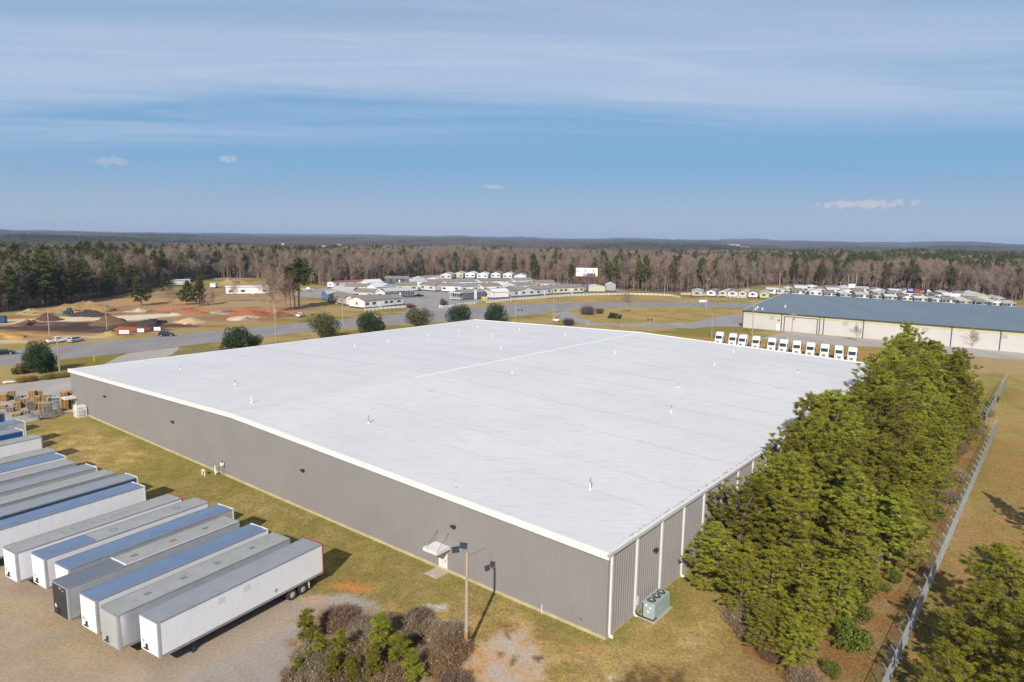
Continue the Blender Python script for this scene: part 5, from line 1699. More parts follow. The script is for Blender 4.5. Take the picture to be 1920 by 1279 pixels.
def home(label, pL, pR, depth, wall, roof, h=3.1, base=0.85, gable=False, pitch=1.5, wins=4, porch=False, group='manufactured homes on the sales lots', ends=True, eave=0.35):
    """front face on the ground from pL to pR (picture places); the house runs `depth` metres back; gable=True: that face is the gable end"""
    A_, B_ = G(*pL), G(*pR)
    depth *= 1.25
    d = B_ - A_
    L = float(np.linalg.norm(d))
    ang = math.atan2(d[1], d[0])
    t_ = thing('mobile_home', label, 'house', A_, ang, group)
    W = HW[wall]
    Rf = HR[roof]
    obj('skirting', MB().box(0.12, L - 0.12, 0.12, depth - 0.12, 0.0, base - 0.003), M('skirting_dark', (0.09, 0.08, 0.075), 0.9), t_)
    ze = base + h
    if not gable:
        obj('wall', MB().extrude_x([(0, base), (depth, base), (depth, ze), (depth / 2, ze + pitch), (0, ze)], 0, L), W, t_)
        for s in (0, 1):
            y0, y1 = (-eave, depth / 2) if s == 0 else (depth / 2, depth + eave)
            k = pitch / (depth / 2)
            z0, z1 = ze - (eave * k if s == 0 else -pitch), ze + (pitch if s == 0 else -eave * k)
            m = MB().add([(-eave, y0, z0 + .02), (L + eave, y0, z0 + .02), (L + eave, y1, z1 + .02), (-eave, y1, z1 + .02), (-eave, y0, z0 + .16), (L + eave, y0, z0 + .16), (L + eave, y1, z1 + .16), (-eave, y1, z1 + .16)], [(3, 2, 1, 0), (4, 5, 6, 7), (0, 1, 5, 4), (1, 2, 6, 5), (2, 3, 7, 6), (3, 0, 4, 7)])
            obj('roof', m, Rf, t_)
    else:
        obj('wall', MB().extrude_y([(0, base), (0, ze), (L / 2, ze + pitch), (L, ze), (L, base)], 0, depth), W, t_)
        k = pitch / (L / 2)
        for x0, x1, z0, z1 in ((-eave, L / 2, ze - eave * k, ze + pitch), (L / 2, L + eave, ze + pitch, ze - eave * k)):
            m = MB().add([(x0, -eave, z0 + .02), (x1, -eave, z1 + .02), (x1, depth + eave, z1 + .02), (x0, depth + eave, z0 + .02), (x0, -eave, z0 + .16), (x1, -eave, z1 + .16), (x1, depth + eave, z1 + .16), (x0, depth + eave, z0 + .16)], [(3, 2, 1, 0), (4, 5, 6, 7), (0, 1, 5, 4), (1, 2, 6, 5), (2, 3, 7, 6), (3, 0, 4, 7)])
            obj('roof', m, Rf, t_)

    def window(x, y, w, hh, z, nx):
        """window on a front (nx=0) or side (nx=1) face"""
        if nx == 0:
            f = obj('window', MB().box(x - w / 2 - 0.1, x + w / 2 + 0.1, y - 0.06, y - 0.004, z - 0.1, z + hh + 0.1), WINF, t_)
            obj('pane', MB().box(x - w / 2, x + w / 2, y - 0.075, y - 0.062, z, z + hh), GLASS, f)
            for s in (-1, 1):
                obj('shutter', MB().box(min(x + s * (w / 2 + 0.12), x + s * (w / 2 + 0.5)), max(x + s * (w / 2 + 0.12), x + s * (w / 2 + 0.5)), y - 0.065, y - 0.004, z - 0.05, z + hh + 0.05), SHUT, f)
        else:
            f = obj('window', MB().box(x - 0.06, x - 0.004, y - w / 2 - 0.1, y + w / 2 + 0.1, z - 0.1, z + hh + 0.1), WINF, t_)
            obj('pane', MB().box(x - 0.075, x - 0.062, y - w / 2, y + w / 2, z, z + hh), GLASS, f)
    z = base + 0.95
    for k in range(wins):
        xx = L * (k + 0.5) / wins + (0.3 if k % 2 else -0.2)
        if wins > 2 and k == wins // 2:
            dr = obj('door', MB().box(xx - 0.5, xx + 0.5, -0.06, -0.004, base + 0.1, base + 2.2), WHITE, t_)
            obj('steps', MB().box(xx - 0.7, xx + 0.7, -1.0, -0.07, 0, base * 0.6).box(xx - 0.7, xx + 0.7, -0.6, -0.07, base * 0.6, base), CONCR, dr)
        else:
            window(xx, 0, 1.3, 1.3, z, 0)
    if ends and not gable and depth > 3.5:
        window(0, depth * 0.5, 1.2, 1.2, z, 1)
    if porch:
        pr = obj('porch', MB().box(-2.6, -0.01, 0.1, depth * 0.9, base - 0.2, base), WHITE, t_)
        for y in np.linspace(0.25, depth * 0.85, 5):
            obj('porch_post', MB().box(-2.5, -2.36, y - 0.07, y + 0.07, base, ze - 0.1), WHITE, pr)
        obj('porch_rail', MB().box(-2.5, -2.4, 0.2, depth * 0.9, base + 0.85, base + 0.95).box(-2.5, -0.1, 0.12, 0.2, base + 0.85, base + 0.95), WHITE, pr)
        obj('porch_roof', MB().add([(-2.9, -0.2, ze - 0.1), (-0.02, -0.2, ze + 0.25), (-0.02, depth, ze + 0.25), (-2.9, depth, ze - 0.1), (-2.9, -0.2, ze), (-0.02, -0.2, ze + 0.38), (-0.02, depth, ze + 0.38), (-2.9, depth, ze)], [(3, 2, 1, 0), (4, 5, 6, 7), (0, 1, 5, 4), (1, 2, 6, 5), (2, 3, 7, 6), (3, 0, 4, 7)]), HR['white'], pr)
    return t_


home('white mobile home with a brown roof at the corner of the white rail fence', (683.5, 580), (740, 574.5), 8.5, 'white', 'brown', wins=5)
home('white gabled extension at the right end of the nearest mobile home', (741, 574.3), (756, 573), 6.0, 'pale', 'grey', wins=1)
home('tan mobile home with a brown roof, leftmost but one in the sales lot', (617, 566.5), (647, 573.5), 8.0, 'tan', 'brown', wins=3)
home('white-wrapped home end between the tan home and the nearest white one', (649, 573.6), (664, 577), 11, 'white', 'brown', gable=True, wins=0)
home('blue-wrapped mobile home end at the far left of the sales lot', (603, 562.5), (616, 566), 12, 'blue', 'pale', gable=True, wins=0, h=2.9)
home('slate-coloured mobile home with small white windows in the middle of the lot', (724, 560), (777, 557.5), 6.5, 'slate', 'pale', wins=5)
home('cream mobile home with brown roof behind the tan one', (646, 549), (687, 550), 8.0, 'cream', 'brown', wins=4)
home('white wrapped home end right of the cream home with the brown roof', (688, 550), (704, 551), 9, 'white', 'white', gable=True, wins=1)
home('small home with a dark gable in the second row', (714, 549.5), (741, 548), 9, 'pblue', 'white', gable=True, wins=2)
home('beige-green mobile home in the second row', (744, 547), (783, 546.6), 8, 'green', 'brown', wins=3)
home('pale mobile home with a gabled end at the middle of the lot', (786, 545), (815, 547.2), 8.5, 'pale', 'brown', wins=2)
home('long white mobile home with a red roof at the back left', (625.5, 541), (716, 534.5), 4.6, 'white', 'red', wins=6, pitch=0.5)
home('dark mobile home with white windows at the back of the lot', (722, 532.5), (766, 532.8), 8, 'dark', 'brown', wins=4)
home('blue-grey small home at the back beside the dark one', (776, 533.5), (796, 533.5), 9, 'pblue', 'white', gable=True, wins=1)
home('pinkish white gabled home at the back of the lot', (799, 533), (823, 534), 9, 'cream', 'pale', gable=True, wins=2)
home('long white mobile home with grey roof in the central row', (838, 540), (893, 538), 8.5, 'white', 'grey', wins=5)
home('long cream mobile home with five windows right of the centre', (902.5, 537.6), (960, 535.5), 8.5, 'cream', 'brown', wins=6)
for k, (x0, x1, y, c, r_) in enumerate(((826, 846, 524, 'cream', 'pale'), (850, 868, 522, 'green', 'pale'), (872, 890, 522, 'white', 'white'), (894, 914, 523, 'white', 'white'), (921, 938, 522, 'white', 'grey'), (943, 960, 523, 'white', 'white'), (964, 986, 527, 'white', 'white'))):
    home('gabled home in the far row of the sales lot, ' + ('leftmost', 'second from left', 'third from left', 'middle', 'third from right', 'second from right', 'rightmost')[k], (x0, y), (x1, y + 0.4), 14, c, r_, gable=True, wins=2)
ph = home('dark home with a white porch and chimney by the lot entrance', (868, 563.5), (911, 560.5), 7.5, 'slate', 'grey', wins=3, porch=True)
obj('chimney', MB().box(8.2, 9.7, -0.7, -0.08, 0, 5.4).box(8.1, 9.8, -0.8, -0.08, 5.403, 5.6), HW['white'], ph)
home('white home with grey roof right of the dark porch home', (925, 561), (973, 556.8), 8.5, 'pale', 'brown', wins=4)
home('white wrapped end just right of the dark porch home', (912.5, 559.5), (924, 561), 9, 'white', 'white', gable=True, wins=0)
home('pale gabled home end beside a brown-roofed white home by the fence', (975, 557), (1003, 555.3), 13, 'pale', 'grey', gable=True, wins=2)
home('grey-white home with a grey roof along the rail fence', (1005, 555.2), (1035, 552.6), 8.5, 'pale', 'grey', wins=3)
home('long beige home with a tan roof along the rail fence, left of the billboard', (1037, 552.2), (1094, 549.6), 7.5, 'cream', 'brown', wins=6)
home('pale green gable end beside the billboard post', (1103.5, 549), (1134.5, 549), 14, 'green', 'white', gable=True, wins=0, pitch=1.2)
home('grey unfinished gable end on wheels right of the billboard', (1136, 548), (1154, 548.4), 14, 'grey', 'white', gable=True, wins=0, base=1.2)
for k, (x0, x1, y, c) in enumerate(((1297, 1317, 557, 'tan'), (1325, 1341, 556.5, 'white'), (1348, 1362, 557, 'cream'), (1364, 1383, 557.5, 'pale'), (1385, 1400, 558, 'cream'), (1403, 1420, 559, 'white'), (1424, 1441, 560.5, 'green'))):
    home('home in the row of seven left of the cream warehouse, ' + ('leftmost', 'second from left', 'third from left', 'middle', 'third from right', 'second from right', 'rightmost')[k], (x0, y), (x1, y + 0.7), 16, c, 'brown' if k % 2 else 'pale', gable=True, wins=1, h=2.5, pitch=0.9)
g_ = np.random.default_rng(5)
cols = ['white', 'cream', 'pale', 'white', 'tan', 'pblue', 'white', 'cream', 'green']
k = 0
for row, (y0, y1, n, x0, x1) in enumerate(((553, 583, 17, 1425, 1905), (549, 572, 15, 1455, 1880), (545.5, 564, 12, 1476, 1840))):
    for i in range(n):
        f = (i + g_.uniform(0.1, 0.5)) / n
        px = x0 + (x1 - x0) * f
        w_ = (x1 - x0) / n * g_.uniform(0.62, 0.85)
        py = y0 + (y1 - y0) * f - 2.5
        c = cols[k % 9]
        home(c.replace('pblue', 'pale blue').replace('pale', 'pale').replace('tan', 'tan') + ' manufactured home in the crowded lot beyond the cream warehouse', (px, py), (px + w_, py + w_ * 0.035), g_.uniform(8, 14), c, ('white', 'pale', 'brown', 'white', 'grey')[k % 5], gable=bool(k % 2), wins=2 if k % 2 else 4, group='homes crowded beyond the cream warehouse', ends=False, h=2.5, pitch=float(g_.uniform(0.5, 1.3)), base=0.6)
        k += 1
home('small hut with a yellow front and white roof beyond the cream warehouse', (1781, 568), (1797, 569), 5, 'yellow', 'white', wins=0, h=3.0, group=None)
home('pale green house with a row of windows beyond the cream warehouse', (1799, 566), (1832, 569), 8, 'green', 'pale', wins=6, group=None)
home('long weathered white trailer home in the earth yard on the left', (424, 553), (505, 551.5), 4.2, 'white', 'white', wins=4, h=3.8, base=0.5, pitch=0.6, group=None)
home('white box trailer half hidden by pines in the earth yard', (311, 537.5), (357, 535.5), 3.5, 'white', 'white', wins=0, h=3.0, pitch=0.25, group=None)
home('white van body standing alone left of the weathered trailer home', (394, 541), (404, 541), 5, 'white', 'white', wins=0, h=2.2, pitch=0.2, group=None)
for k, (pl, pr, dp, c, r_, gb_, lab) in enumerate((((664, 560), (700, 562), 7, 'cream', 'brown', False, 'low cream home behind the nearest white home'), ((704, 562), (722, 561.5), 10, 'white', 'white', True, 'white gable between the cream home and the slate one'), ((622, 556), (660, 558), 7, 'tan', 'pale', False, 'tan home with a pale roof behind the leftmost homes'), ((828, 548), (862, 548.5), 8, 'white', 'brown', False, 'white home behind the dark porch home'), ((866, 549), (898, 548), 8, 'pale', 'grey', False, 'pale home with grey roof right behind the dark porch home'), ((905, 548.5), (940, 547), 8, 'white', 'brown', False, 'white brown-roofed home in the row behind the rail fence'), ((944, 547), (966, 546), 12, 'white', 'white', True, 'white gable in the row behind the rail fence'), ((968, 546), (1000, 544), 8, 'cream', 'grey', False, 'cream home in the row behind the rail fence, right end'), ((768, 539), (800, 539), 8, 'pale', 'pale', False, 'pale home in the gap behind the beige-green one'), ((803, 540), (834, 539.5), 8, 'white', 'brown', False, 'white brown-roofed home at the centre of the back rows'), ((966, 536), (1000, 535), 8, 'white', 'grey', False, 'white home right of the long cream one'), ((1004, 541), (1040, 541), 8, 'tan', 'brown', False, 'tan home behind the long beige one'), ((690, 541), (718, 540), 8, 'white', 'white', False, 'white flat-roofed home before the red-roofed one'))):
    home(lab, pl, pr, dp, c, r_, gable=gb_, wins=1 if gb_ else 3)
P = G(908, 562.8)
ay = thing('yellow_playhouse', 'yellow box structure in front of the dark porch home', 'playhouse', P, R(20))
obj('box', MB().box(-1.5, 1.5, -1.0, 1.0, 0, 1.1), HW['yellow'], ay)
obj('roof', MB().extrude_x([(-1.1, 1.1), (1.1, 1.1), (0, 1.9)], -1.6, 1.6), HW['yellow'], ay)


# ------------------------------------------------------------------ white rail fences
def rail_fence(label, pts, step=2.6, hh=1.25):
    W = [G(*q) for q in pts]
    t_ = thing('rail_fence', label, 'fence', W[0], 0)
    post = MB().box(-0.09, 0.09, -0.09, 0.09, 0, hh + 0.1).mesh('post', WHITE)
    for A_, B_ in zip(W[:-1], W[1:]):
        d = B_ - A_
        L = float(np.linalg.norm(d))
        ang = math.atan2(d[1], d[0])
        n = max(1, round(L / step))
        for k in range(n):
            P = A_ + d * k / n - W[0]
            obj('post', post, None, t_, P, ang)
        for z in (0.35, 0.75, 1.12):
            obj('rail', MB().box(0.0, L, -0.03, 0.03, z, z + 0.15), WHITE, t_, A_ - W[0], ang)
    return t_


rail_fence('white rail fence in front of the nearest white mobile home', [(684, 584), (715, 581), (762, 577.5)])
rail_fence('white rail fence in front of the dark porch home', [(824, 577.5), (830, 578), (862, 574), (895, 570)])
rail_fence('long white rail fence curving along the far side of the road', [(912, 569), (975, 563), (1060, 556.5), (1120, 554), (1175, 553), (1230, 554.5), (1262, 556.5), (1276, 559.5)])
rail_fence('white fence along the lot across the road, left of the cream warehouse', [(1277, 553), (1340, 556), (1400, 560.5)])

# ------------------------------------------------------------------ billboard
BP = G(1099, 549)
bb = thing('billboard', 'white roadside billboard with three portraits on a single post', 'billboard', BP, R(-3))
obj('post', MB().tube((0.6, 0.4, 0), (0.6, 0.4, 10.5), 0.5, n=14), M('rust_brown_post', (0.10, 0.07, 0.065), 0.8, var=0.2), bb)
obj('cabinet', MB().box(-7.0, 7.0, -0.2, 0.9, 10.3, 16.0), DTRIM, bb)
pn = obj('panel', MB().box(-6.9, 6.5, -0.26, -0.204, 10.6, 15.9), M('poster_white', (0.72, 0.71, 0.70), 0.6, var=0.03), bb)
obj('frame_edge', MB().box(6.55, 6.95, -0.3, -0.204, 10.4, 15.9), OFFW, bb)
obj('catwalk', MB().box(-7.0, 7.0, -1.0, -0.22, 10.05, 10.28), M('catwalk_red', (0.33, 0.07, 0.06), 0.7), bb)
obj('red_stripe', MB().box(-2.4, 6.5, -0.275, -0.262, 10.6, 10.95), M('poster_red', (0.42, 0.06, 0.06), 0.6), pn)
for z in (14.6, 13.6):
    obj('logo', MB().tube((-6.1, -0.27, z), (-6.1, -0.262, z), 0.42, n=10), M('poster_red', (0.42, 0.06, 0.06), 0.6), pn)
for x0, x1, z in ((-5.0, -2.3, 14.9), (-5.4, -2.5, 13.9), (-6.0, -2.2, 12.5), (-5.5, -2.6, 12.0)):
    obj('text_line', MB().box(x0, x1, -0.272, -0.262, z, z + 0.28), M('poster_grey', (0.50, 0.52, 0.58), 0.6), pn)
SKIN = M('poster_skin', (0.58, 0.44, 0.37), 0.6)
for x, hair, coat, w in ((-0.9, (0.06, 0.05, 0.045), (0.24, 0.31, 0.48), 1.35), (1.75, (0.62, 0.6, 0.58), (0.025, 0.035, 0.075), 1.55), (4.2, (0.03, 0.025, 0.025), (0.03, 0.04, 0.085), 1.45)):
    m = MB()
    m.add([(x - w, -0.27 - 0.002 * x, 10.95), (x + w, -0.27 - 0.002 * x, 10.95), (x + w * 0.92, -0.27 - 0.002 * x, 12.1), (x + 0.45, -0.27 - 0.002 * x, 12.9), (x - 0.45, -0.27 - 0.002 * x, 12.9), (x - w * 0.92, -0.27 - 0.002 * x, 12.1)], [(0, 1, 2, 3, 4, 5)])
    pt = obj('portrait_coat', m, M('coat_%d' % int(x * 10 + 50), coat, 0.6), pn)
    y = -0.285
    obj('portrait_shirt', MB().add([(x - 0.33, y, 12.9), (x, y, 11.4), (x + 0.33, y, 12.9)], [(0, 1, 2)]), WHITE, pt)
    obj('portrait_face', MB().add([(x + 0.55 * math.cos(q), y - 0.004, 13.75 + 0.82 * math.sin(q)) for q in np.linspace(0, 2 * math.pi, 14, False)], [tuple(range(14))]), SKIN, pt)
    obj('portrait_hair', MB().add([(x + 0.6 * math.cos(q), y - 0.007, 13.95 + 0.78 * math.sin(q)) for q in np.linspace(0.25, math.pi - 0.25, 9)], [tuple(range(9))]), M('hair_%d' % int(x * 10 + 50), hair, 0.6), pt)

# electronic sign right of the centre of the crowded lot
SP = G(1717, 566)
es = thing('electronic_sign', 'dark electronic roadside sign showing a blue and red picture', 'sign', SP, R(-35))
obj('post', MB().box(3.6, 4.6, -0.3, 0.3, 0, 5.0), M('sign_post_brown', (0.13, 0.05, 0.04), 0.8), es)
obj('cabinet', MB().box(-5.2, 5.2, -0.45, 0.45, 5.0, 8.0), DARK, es)
scr = obj('screen', MB().box(-5.0, 5.0, -0.50, -0.453, 5.15, 7.85), M('sign_dark_field', (0.02, 0.02, 0.05), 0.4), es)
obj('picture_blue', MB().add([(-4.6, -0.51, 6.3), (-1.9, -0.51, 6.1), (-2.1, -0.51, 7.6), (-4.6, -0.51, 7.5)], [(0, 1, 2, 3)]), M('sign_blue', (0.28, 0.33, 0.62), 0.4), scr)
obj('picture_red', MB().add([(-1.6, -0.51, 5.5), (1.8, -0.51, 5.3), (1.2, -0.51, 7.6), (-1.2, -0.51, 7.4)], [(0, 1, 2, 3)]), M('sign_red', (0.30, 0.05, 0.05), 0.4), scr)
obj('picture_orange', MB().add([(1.9, -0.51, 5.6), (4.0, -0.51, 5.9), (3.6, -0.51, 7.0), (1.5, -0.51, 6.7)], [(0, 1, 2, 3)]), M('sign_orange', (0.38, 0.16, 0.08), 0.4), scr)

# ================================================================== POLES AND WIRES
def hat(P, py):
    lo_, hi_ = 0.0, 60.0
    for _ in range(40):
        m_ = (lo_ + hi_) / 2
        if proj([P[0], P[1], m_])[1][0] > py:
            lo_ = m_
        else:
            hi_ = m_
    return lo_


def power_pole(label, base, top, arms=0, lamp=False, can=False, r=0.15, cat='utility pole', lean=0.0):
    P = G(*base)
    H = hat(P, top)
    t_ = thing('utility_pole', label, cat, P, R(20), 'wooden poles along the road')
    obj('pole', MB().tube((0, 0, -0.2), (lean, 0, H), r * 1.15, r * 0.8, 9), POLE, t_)
    for k in range(arms):
        c_ = obj('crossarm', MB().box(-1.3 + lean, 1.3 + lean, -0.12, 0.0, H - 0.5 - 0.9 * k, H - 0.36 - 0.9 * k), POLE, t_)
        for x in (-1.2, -0.5, 0.5, 1.2):
            obj('insulator', MB().tube((x + lean, -0.06, H - 0.36 - 0.9 * k), (x + lean, -0.06, H - 0.18 - 0.9 * k), 0.05, 0.03, 6), OFFW, c_)
    if can:
        obj('transformer', MB().tube((0.35 + lean, -0.1, H - 2.3), (0.35 + lean, -0.1, H - 1.3), 0.26, n=10), STEEL, t_)
    if lamp:
        lm = obj('lamp_arm', MB().path([(lean, 0, H - 0.3), (-0.9, -0.6, H + 0.1)], 0.05), STEEL, t_)
        obj('lamp_head', MB().box(-1.4, -0.8, -0.85, -0.5, H + 0.02, H + 0.2), DARK, lm)
    return P, H


PP = {}
for key, a in dict(
        a=('utility pole at the front of the earth yard, left of the parked white cars', (93, 630), 582, 1),
        b=('utility pole just right of the dark round evergreen', (112, 697), 634, 0),
        c=('utility pole among the earth piles near the bright red heap', (201, 620), 566, 0),
        d=('tall utility pole with a small white box, rising over the roof edge at left', (518, 650), 572, 0),
        e=('utility pole in front of the blue-wrapped home', (643, 612), 557, 0),
        f=('lamp pole behind the far corner of the white roof', (966, 606), 566, 0),
        g=('utility pole in the road verge below the long rail fence', (1038, 600), 546, 0),
        h=('lone pole at the wood edge right of the billboard', (1246, 552), 517, 0),
        i=('tall utility pole with a crossarm by the road bend', (1323, 582), 522, 1),
        j=('utility pole with crossarm at the left corner of the cream warehouse', (1410, 630), 562, 1),
        k=('leaning utility pole in front of the cream loading door', (1482, 645), 588, 1),
        l=('thin pole standing left of the truck tractors', (1334, 634), 586, 0),
        m=('thin pole beyond the road, left of the crowded lot', (1401, 560), 528, 0),
        n=('pole behind the homes, left of the wooded gap', (1461, 545), 509, 0),
        o=('tall pole behind the electronic sign', (1728, 556), 522, 1),
        p=('thin pole in the crowded lot, left of the twin sign posts', (1574, 556), 529, 1),
        q=('short pole above the yellow hut', (1792, 560), 541, 0)).items():
    PP[key] = power_pole(a[0], a[1], a[2], a[3], lamp=key in 'f', can=key in 'jkd', r=0.11 if key in 'lmnq' else 0.15, lean=0.35 if key == 'k' else 0.0)


def wire(label, A_, B_, sag=0.6, n=8, r=0.018):
    (P, H), (Q, K) = A_, B_
    pts = []
    for k in range(n + 1):
        f = k / n
        pts.append((P[0] * (1 - f) + Q[0] * f, P[1] * (1 - f) + Q[1] * f, (H - 0.3) * (1 - f) + (K - 0.3) * f - 4 * sag * f * (1 - f)))
    tag(obj('overhead_wire', MB().path(pts, r, 4), DARK), label, 'wire')


wire('overhead wire from the corner pole to the leaning pole in front of the cream wall', (PP['j'][0], 4.8), (PP['k'][0], 4.6))
wire('upper overhead wire between the two poles before the cream wall', PP['j'], PP['k'])
wire('overhead wire sagging right of the leaning pole along the cream wall', (PP['k'][0], 4.6), (G(1680, 662), 5.0), 0.9)
wire('overhead wire crossing the earth yard between two poles', PP['a'], PP['c'], 1.0)
wire('overhead wire running left from the yard pole', PP['a'], (G(-120, 655), 9), 1.0)
wire('overhead wire along the road from the tall pole to the bend', PP['i'], PP['g'], 1.5)
# twin posts with a white sign panel
ts = thing('twin_post_sign', 'white sign panel between two tall posts beyond the crowded lot', 'sign', G(1596, 552), R(-15))
for x in (-2.4, 2.4):
    obj('post', MB().tube((x, 0, 0), (x, 0, 13.5), 0.22, 0.18, 8), POLE, ts)
obj('panel', MB().box(-2.0, 2.0, -0.15, 0.15, 4.5, 7.0), WHITE, ts)
# yellow marker posts and signs behind the roof
for lab, q, hh in (('yellow marker post right of the far roof corner', (1102, 610), 1.3), ('yellow hydrant-like post by the rear driveway', (1166, 613), 1.2), ('yellow post on the verge left of the roof corner at the driveway', (177, 677), 1.3)):
    t_ = thing('marker_post', lab, 'post', G(*q))
    obj('post', MB().tube((0, 0, 0), (0, 0, hh), 0.16, 0.16, 10), HW['yellow'], t_)
    obj('cap', MB().tube((0, 0, hh), (0, 0, hh + 0.15), 0.16, 0.05, 10), HW['yellow'], t_)
for lab, q in (('twin floodlight heads peeping over the far roof edge, left', (975, 612)), ('twin floodlight heads peeping over the far roof edge, right', (1217, 633))):
    P = G(*q)
    t_ = thing('floodlight_stand', lab, 'light', P)
    obj('pole', MB().tube((0, 0, 0), (0, 0, 6.2), 0.09, n=8), STEEL, t_)
    for x in (-0.6, 0.6):
        obj('floodlight', MB().box(x - 0.3, x + 0.3, -0.25, 0.15, 6.0, 6.6), DARK, t_)
P = G(1042, 604)
t_ = thing('portable_sign', 'small white trailer sign with an arm behind the far roof edge', 'sign', P, R(10))
obj('base', MB().box(-1.3, 1.3, -0.6, 0.6, 0.4, 1.3), OFFW, t_)
obj('arm', MB().tube((0.4, 0, 1.3), (2.2, 0, 3.4), 0.12, n=6), DARK, t_)
for x in (-1, 1):
    obj('wheel', TYRE, None, t_, (x, -0.6, 0.4), 0, 0.7)
for k, (q, s, lab) in enumerate((((233, 628), 1.0, 'white lettered board by the road, left of three'), ((264, 625), .7, 'white lettered board by the road, middle of three'), ((295, 622), .7, 'white lettered board by the road, right of three'), ((1318, 568), 1.6, 'low white sign board on the verge beyond the road bend'))):
    t_ = thing('road_board', lab, 'sign', G(*q), R(12))
    obj('panel', MB().box(-1.5 * s, 1.5 * s, -0.04, 0.04, 0.4, 1.6), WHITE, t_)
    for x in (-1.2, 1.2):
        obj('leg', MB().box(x * s - 0.05, x * s + 0.05, 0.045, 0.12, 0, 1.5), POLE, t_)
    for z in (0.75, 1.15):
        obj('text_line', MB().box(-1.1 * s, 1.0 * s, -0.052, -0.043, z, z + 0.13), M('board_ink', (0.25, 0.22, 0.25), 0.7), t_)


# ================================================================== VEHICLES
def make_car(label, q, ang, paint, kind='suv', s=1.0):
    t_ = thing('parked_car' if kind != 'moving' else 'car', label, {'suv': 'car', 'pickup': 'pickup', 'sedan': 'car'}[kind], G(*q), R(ang), 'vehicles along the road')
    prof = {'suv': [(-2.35, 0.35), (-2.4, 0.75), (-2.2, 1.0), (-1.1, 1.1), (2.3, 1.12), (2.4, 0.8), (2.35, 0.35)],
            'sedan': [(-2.35, 0.35), (-2.4, 0.7), (-2.2, 0.88), (-1.1, 0.98), (2.2, 1.0), (2.4, 0.75), (2.35, 0.35)],
            'pickup': [(-2.8, 0.45), (-2.85, 0.9), (-2.7, 1.15), (-1.4, 1.22), (2.8, 1.22), (2.85, 0.9), (2.8, 0.45)]}[kind]
    obj('body', bev(MB().extrude_y(prof, -0.93, 0.93), 'body', paint, 0.08), None, t_)
    gh = {'suv': [(-1.2, 1.09), (-0.55, 1.68), (1.9, 1.72), (2.3, 1.1)], 'sedan': [(-1.0, 0.97), (-0.3, 1.42), (1.1, 1.42), (1.9, 0.99)], 'pickup': [(-1.3, 1.21), (-0.7, 1.85), (0.8, 1.88), (1.0, 1.21)]}[kind]
    cab = obj('cabin', bev(MB().extrude_y(gh, -0.80, 0.80), 'cabin', paint, 0.08), None, t_)
    (xa, za), (xb, zb), (xc, zc), (xd, zd) = gh
    obj('windshield', MB().add([(xa + 0.08 - 0.03, -0.7, za + 0.07), (xa + 0.08 - 0.03, 0.7, za + 0.07), (xb - 0.07, 0.64, zb - 0.07), (xb - 0.07, -0.64, zb - 0.07)], [(0, 3, 2, 1)]), GLASS, cab)
    obj('rear_window', MB().add([(xd - 0.03, -0.66, zd + 0.1), (xd - 0.03, 0.66, zd + 0.1), (xc + 0.06, 0.62, zc - 0.1), (xc + 0.06, -0.62, zc - 0.1)], [(0, 1, 2, 3)]), GLASS, cab)
    for y in (-0.815, 0.803):
        obj('side_window', MB().add([(xa + 0.35, y, za + 0.06), (xd - 0.35, y, zd + 0.06), (xc - 0.1, y, zc - 0.12), (xb + 0.1, y, zb - 0.12), (xa + 0.35, y + 0.012, za + 0.06), (xd - 0.35, y + 0.012, zd + 0.06), (xc - 0.1, y + 0.012, zc - 0.12), (xb + 0.1, y + 0.012, zb - 0.12)], [(0, 1, 2, 3), (7, 6, 5, 4), (0, 4, 5, 1), (1, 5, 6, 2), (2, 6, 7, 3), (3, 7, 4, 0)]), GLASS, cab)
    if kind == 'pickup':
        obj('bed', MB().box(1.15, 2.7, -0.75, 0.75, 1.223, 1.24), BLACK, t_)
    xw = 1.75 if kind == 'pickup' else 1.45
    for x in (-xw, xw):
        for y, a in ((-0.88, 0), (0.88, math.pi)):
            w = obj('wheel', TYRE, None, t_, (x, y, 0.36), a, (0.7, 0.75, 0.7))
            obj('rim', RIMM, None, w)
    for y in (-0.65, 0.65):
        obj('headlight', MB().box(prof[1][0] - 0.015, prof[1][0] + 0.12, y - 0.2, y + 0.2, prof[1][1] - 0.05, prof[1][1] + 0.12), M('headlight_glass', (0.5, 0.52, 0.54), 0.15), t_)
        obj('taillight', MB().box(prof[-2][0] - 0.1, prof[-2][0] + 0.015, y - 0.15, y + 0.15, 0.75, 0.95), M('taillight_red', (0.35, 0.02, 0.02), 0.3), t_)
    return t_


CARW, CARS, CARK, CARG = M('car_white', (0.75, 0.75, 0.75), 0.3, var=0.02), M('car_silver', (0.50, 0.55, 0.60), 0.3, 0.3, var=0.02), M('car_black', (0.012, 0.012, 0.016), 0.25, var=0.1), M('car_dark_green', (0.022, 0.035, 0.032), 0.3, var=0.1)
make_car('white pickup parked in front of the earth yard, left of the silver one', (108, 642.5), 238, CARW, 'pickup')
make_car('silver pale car parked at the gravel entrance right of the white pickup', (142, 641), 255, CARS, 'suv')
make_car('black car on the road at the left picture edge', (10, 664.5), 203, CARK, 'sedan')
make_car('dark green sport utility vehicle driving on the road behind the warehouse', (312, 630.5), 200, CARG, 'suv')
make_car('white pickup standing on the grass beyond the road near the tall pines', (564, 594), 262, CARW, 'pickup')
make_car('dark pickup parked at the right end of the slate-coloured home', (785, 557), 200, CARK, 'pickup')
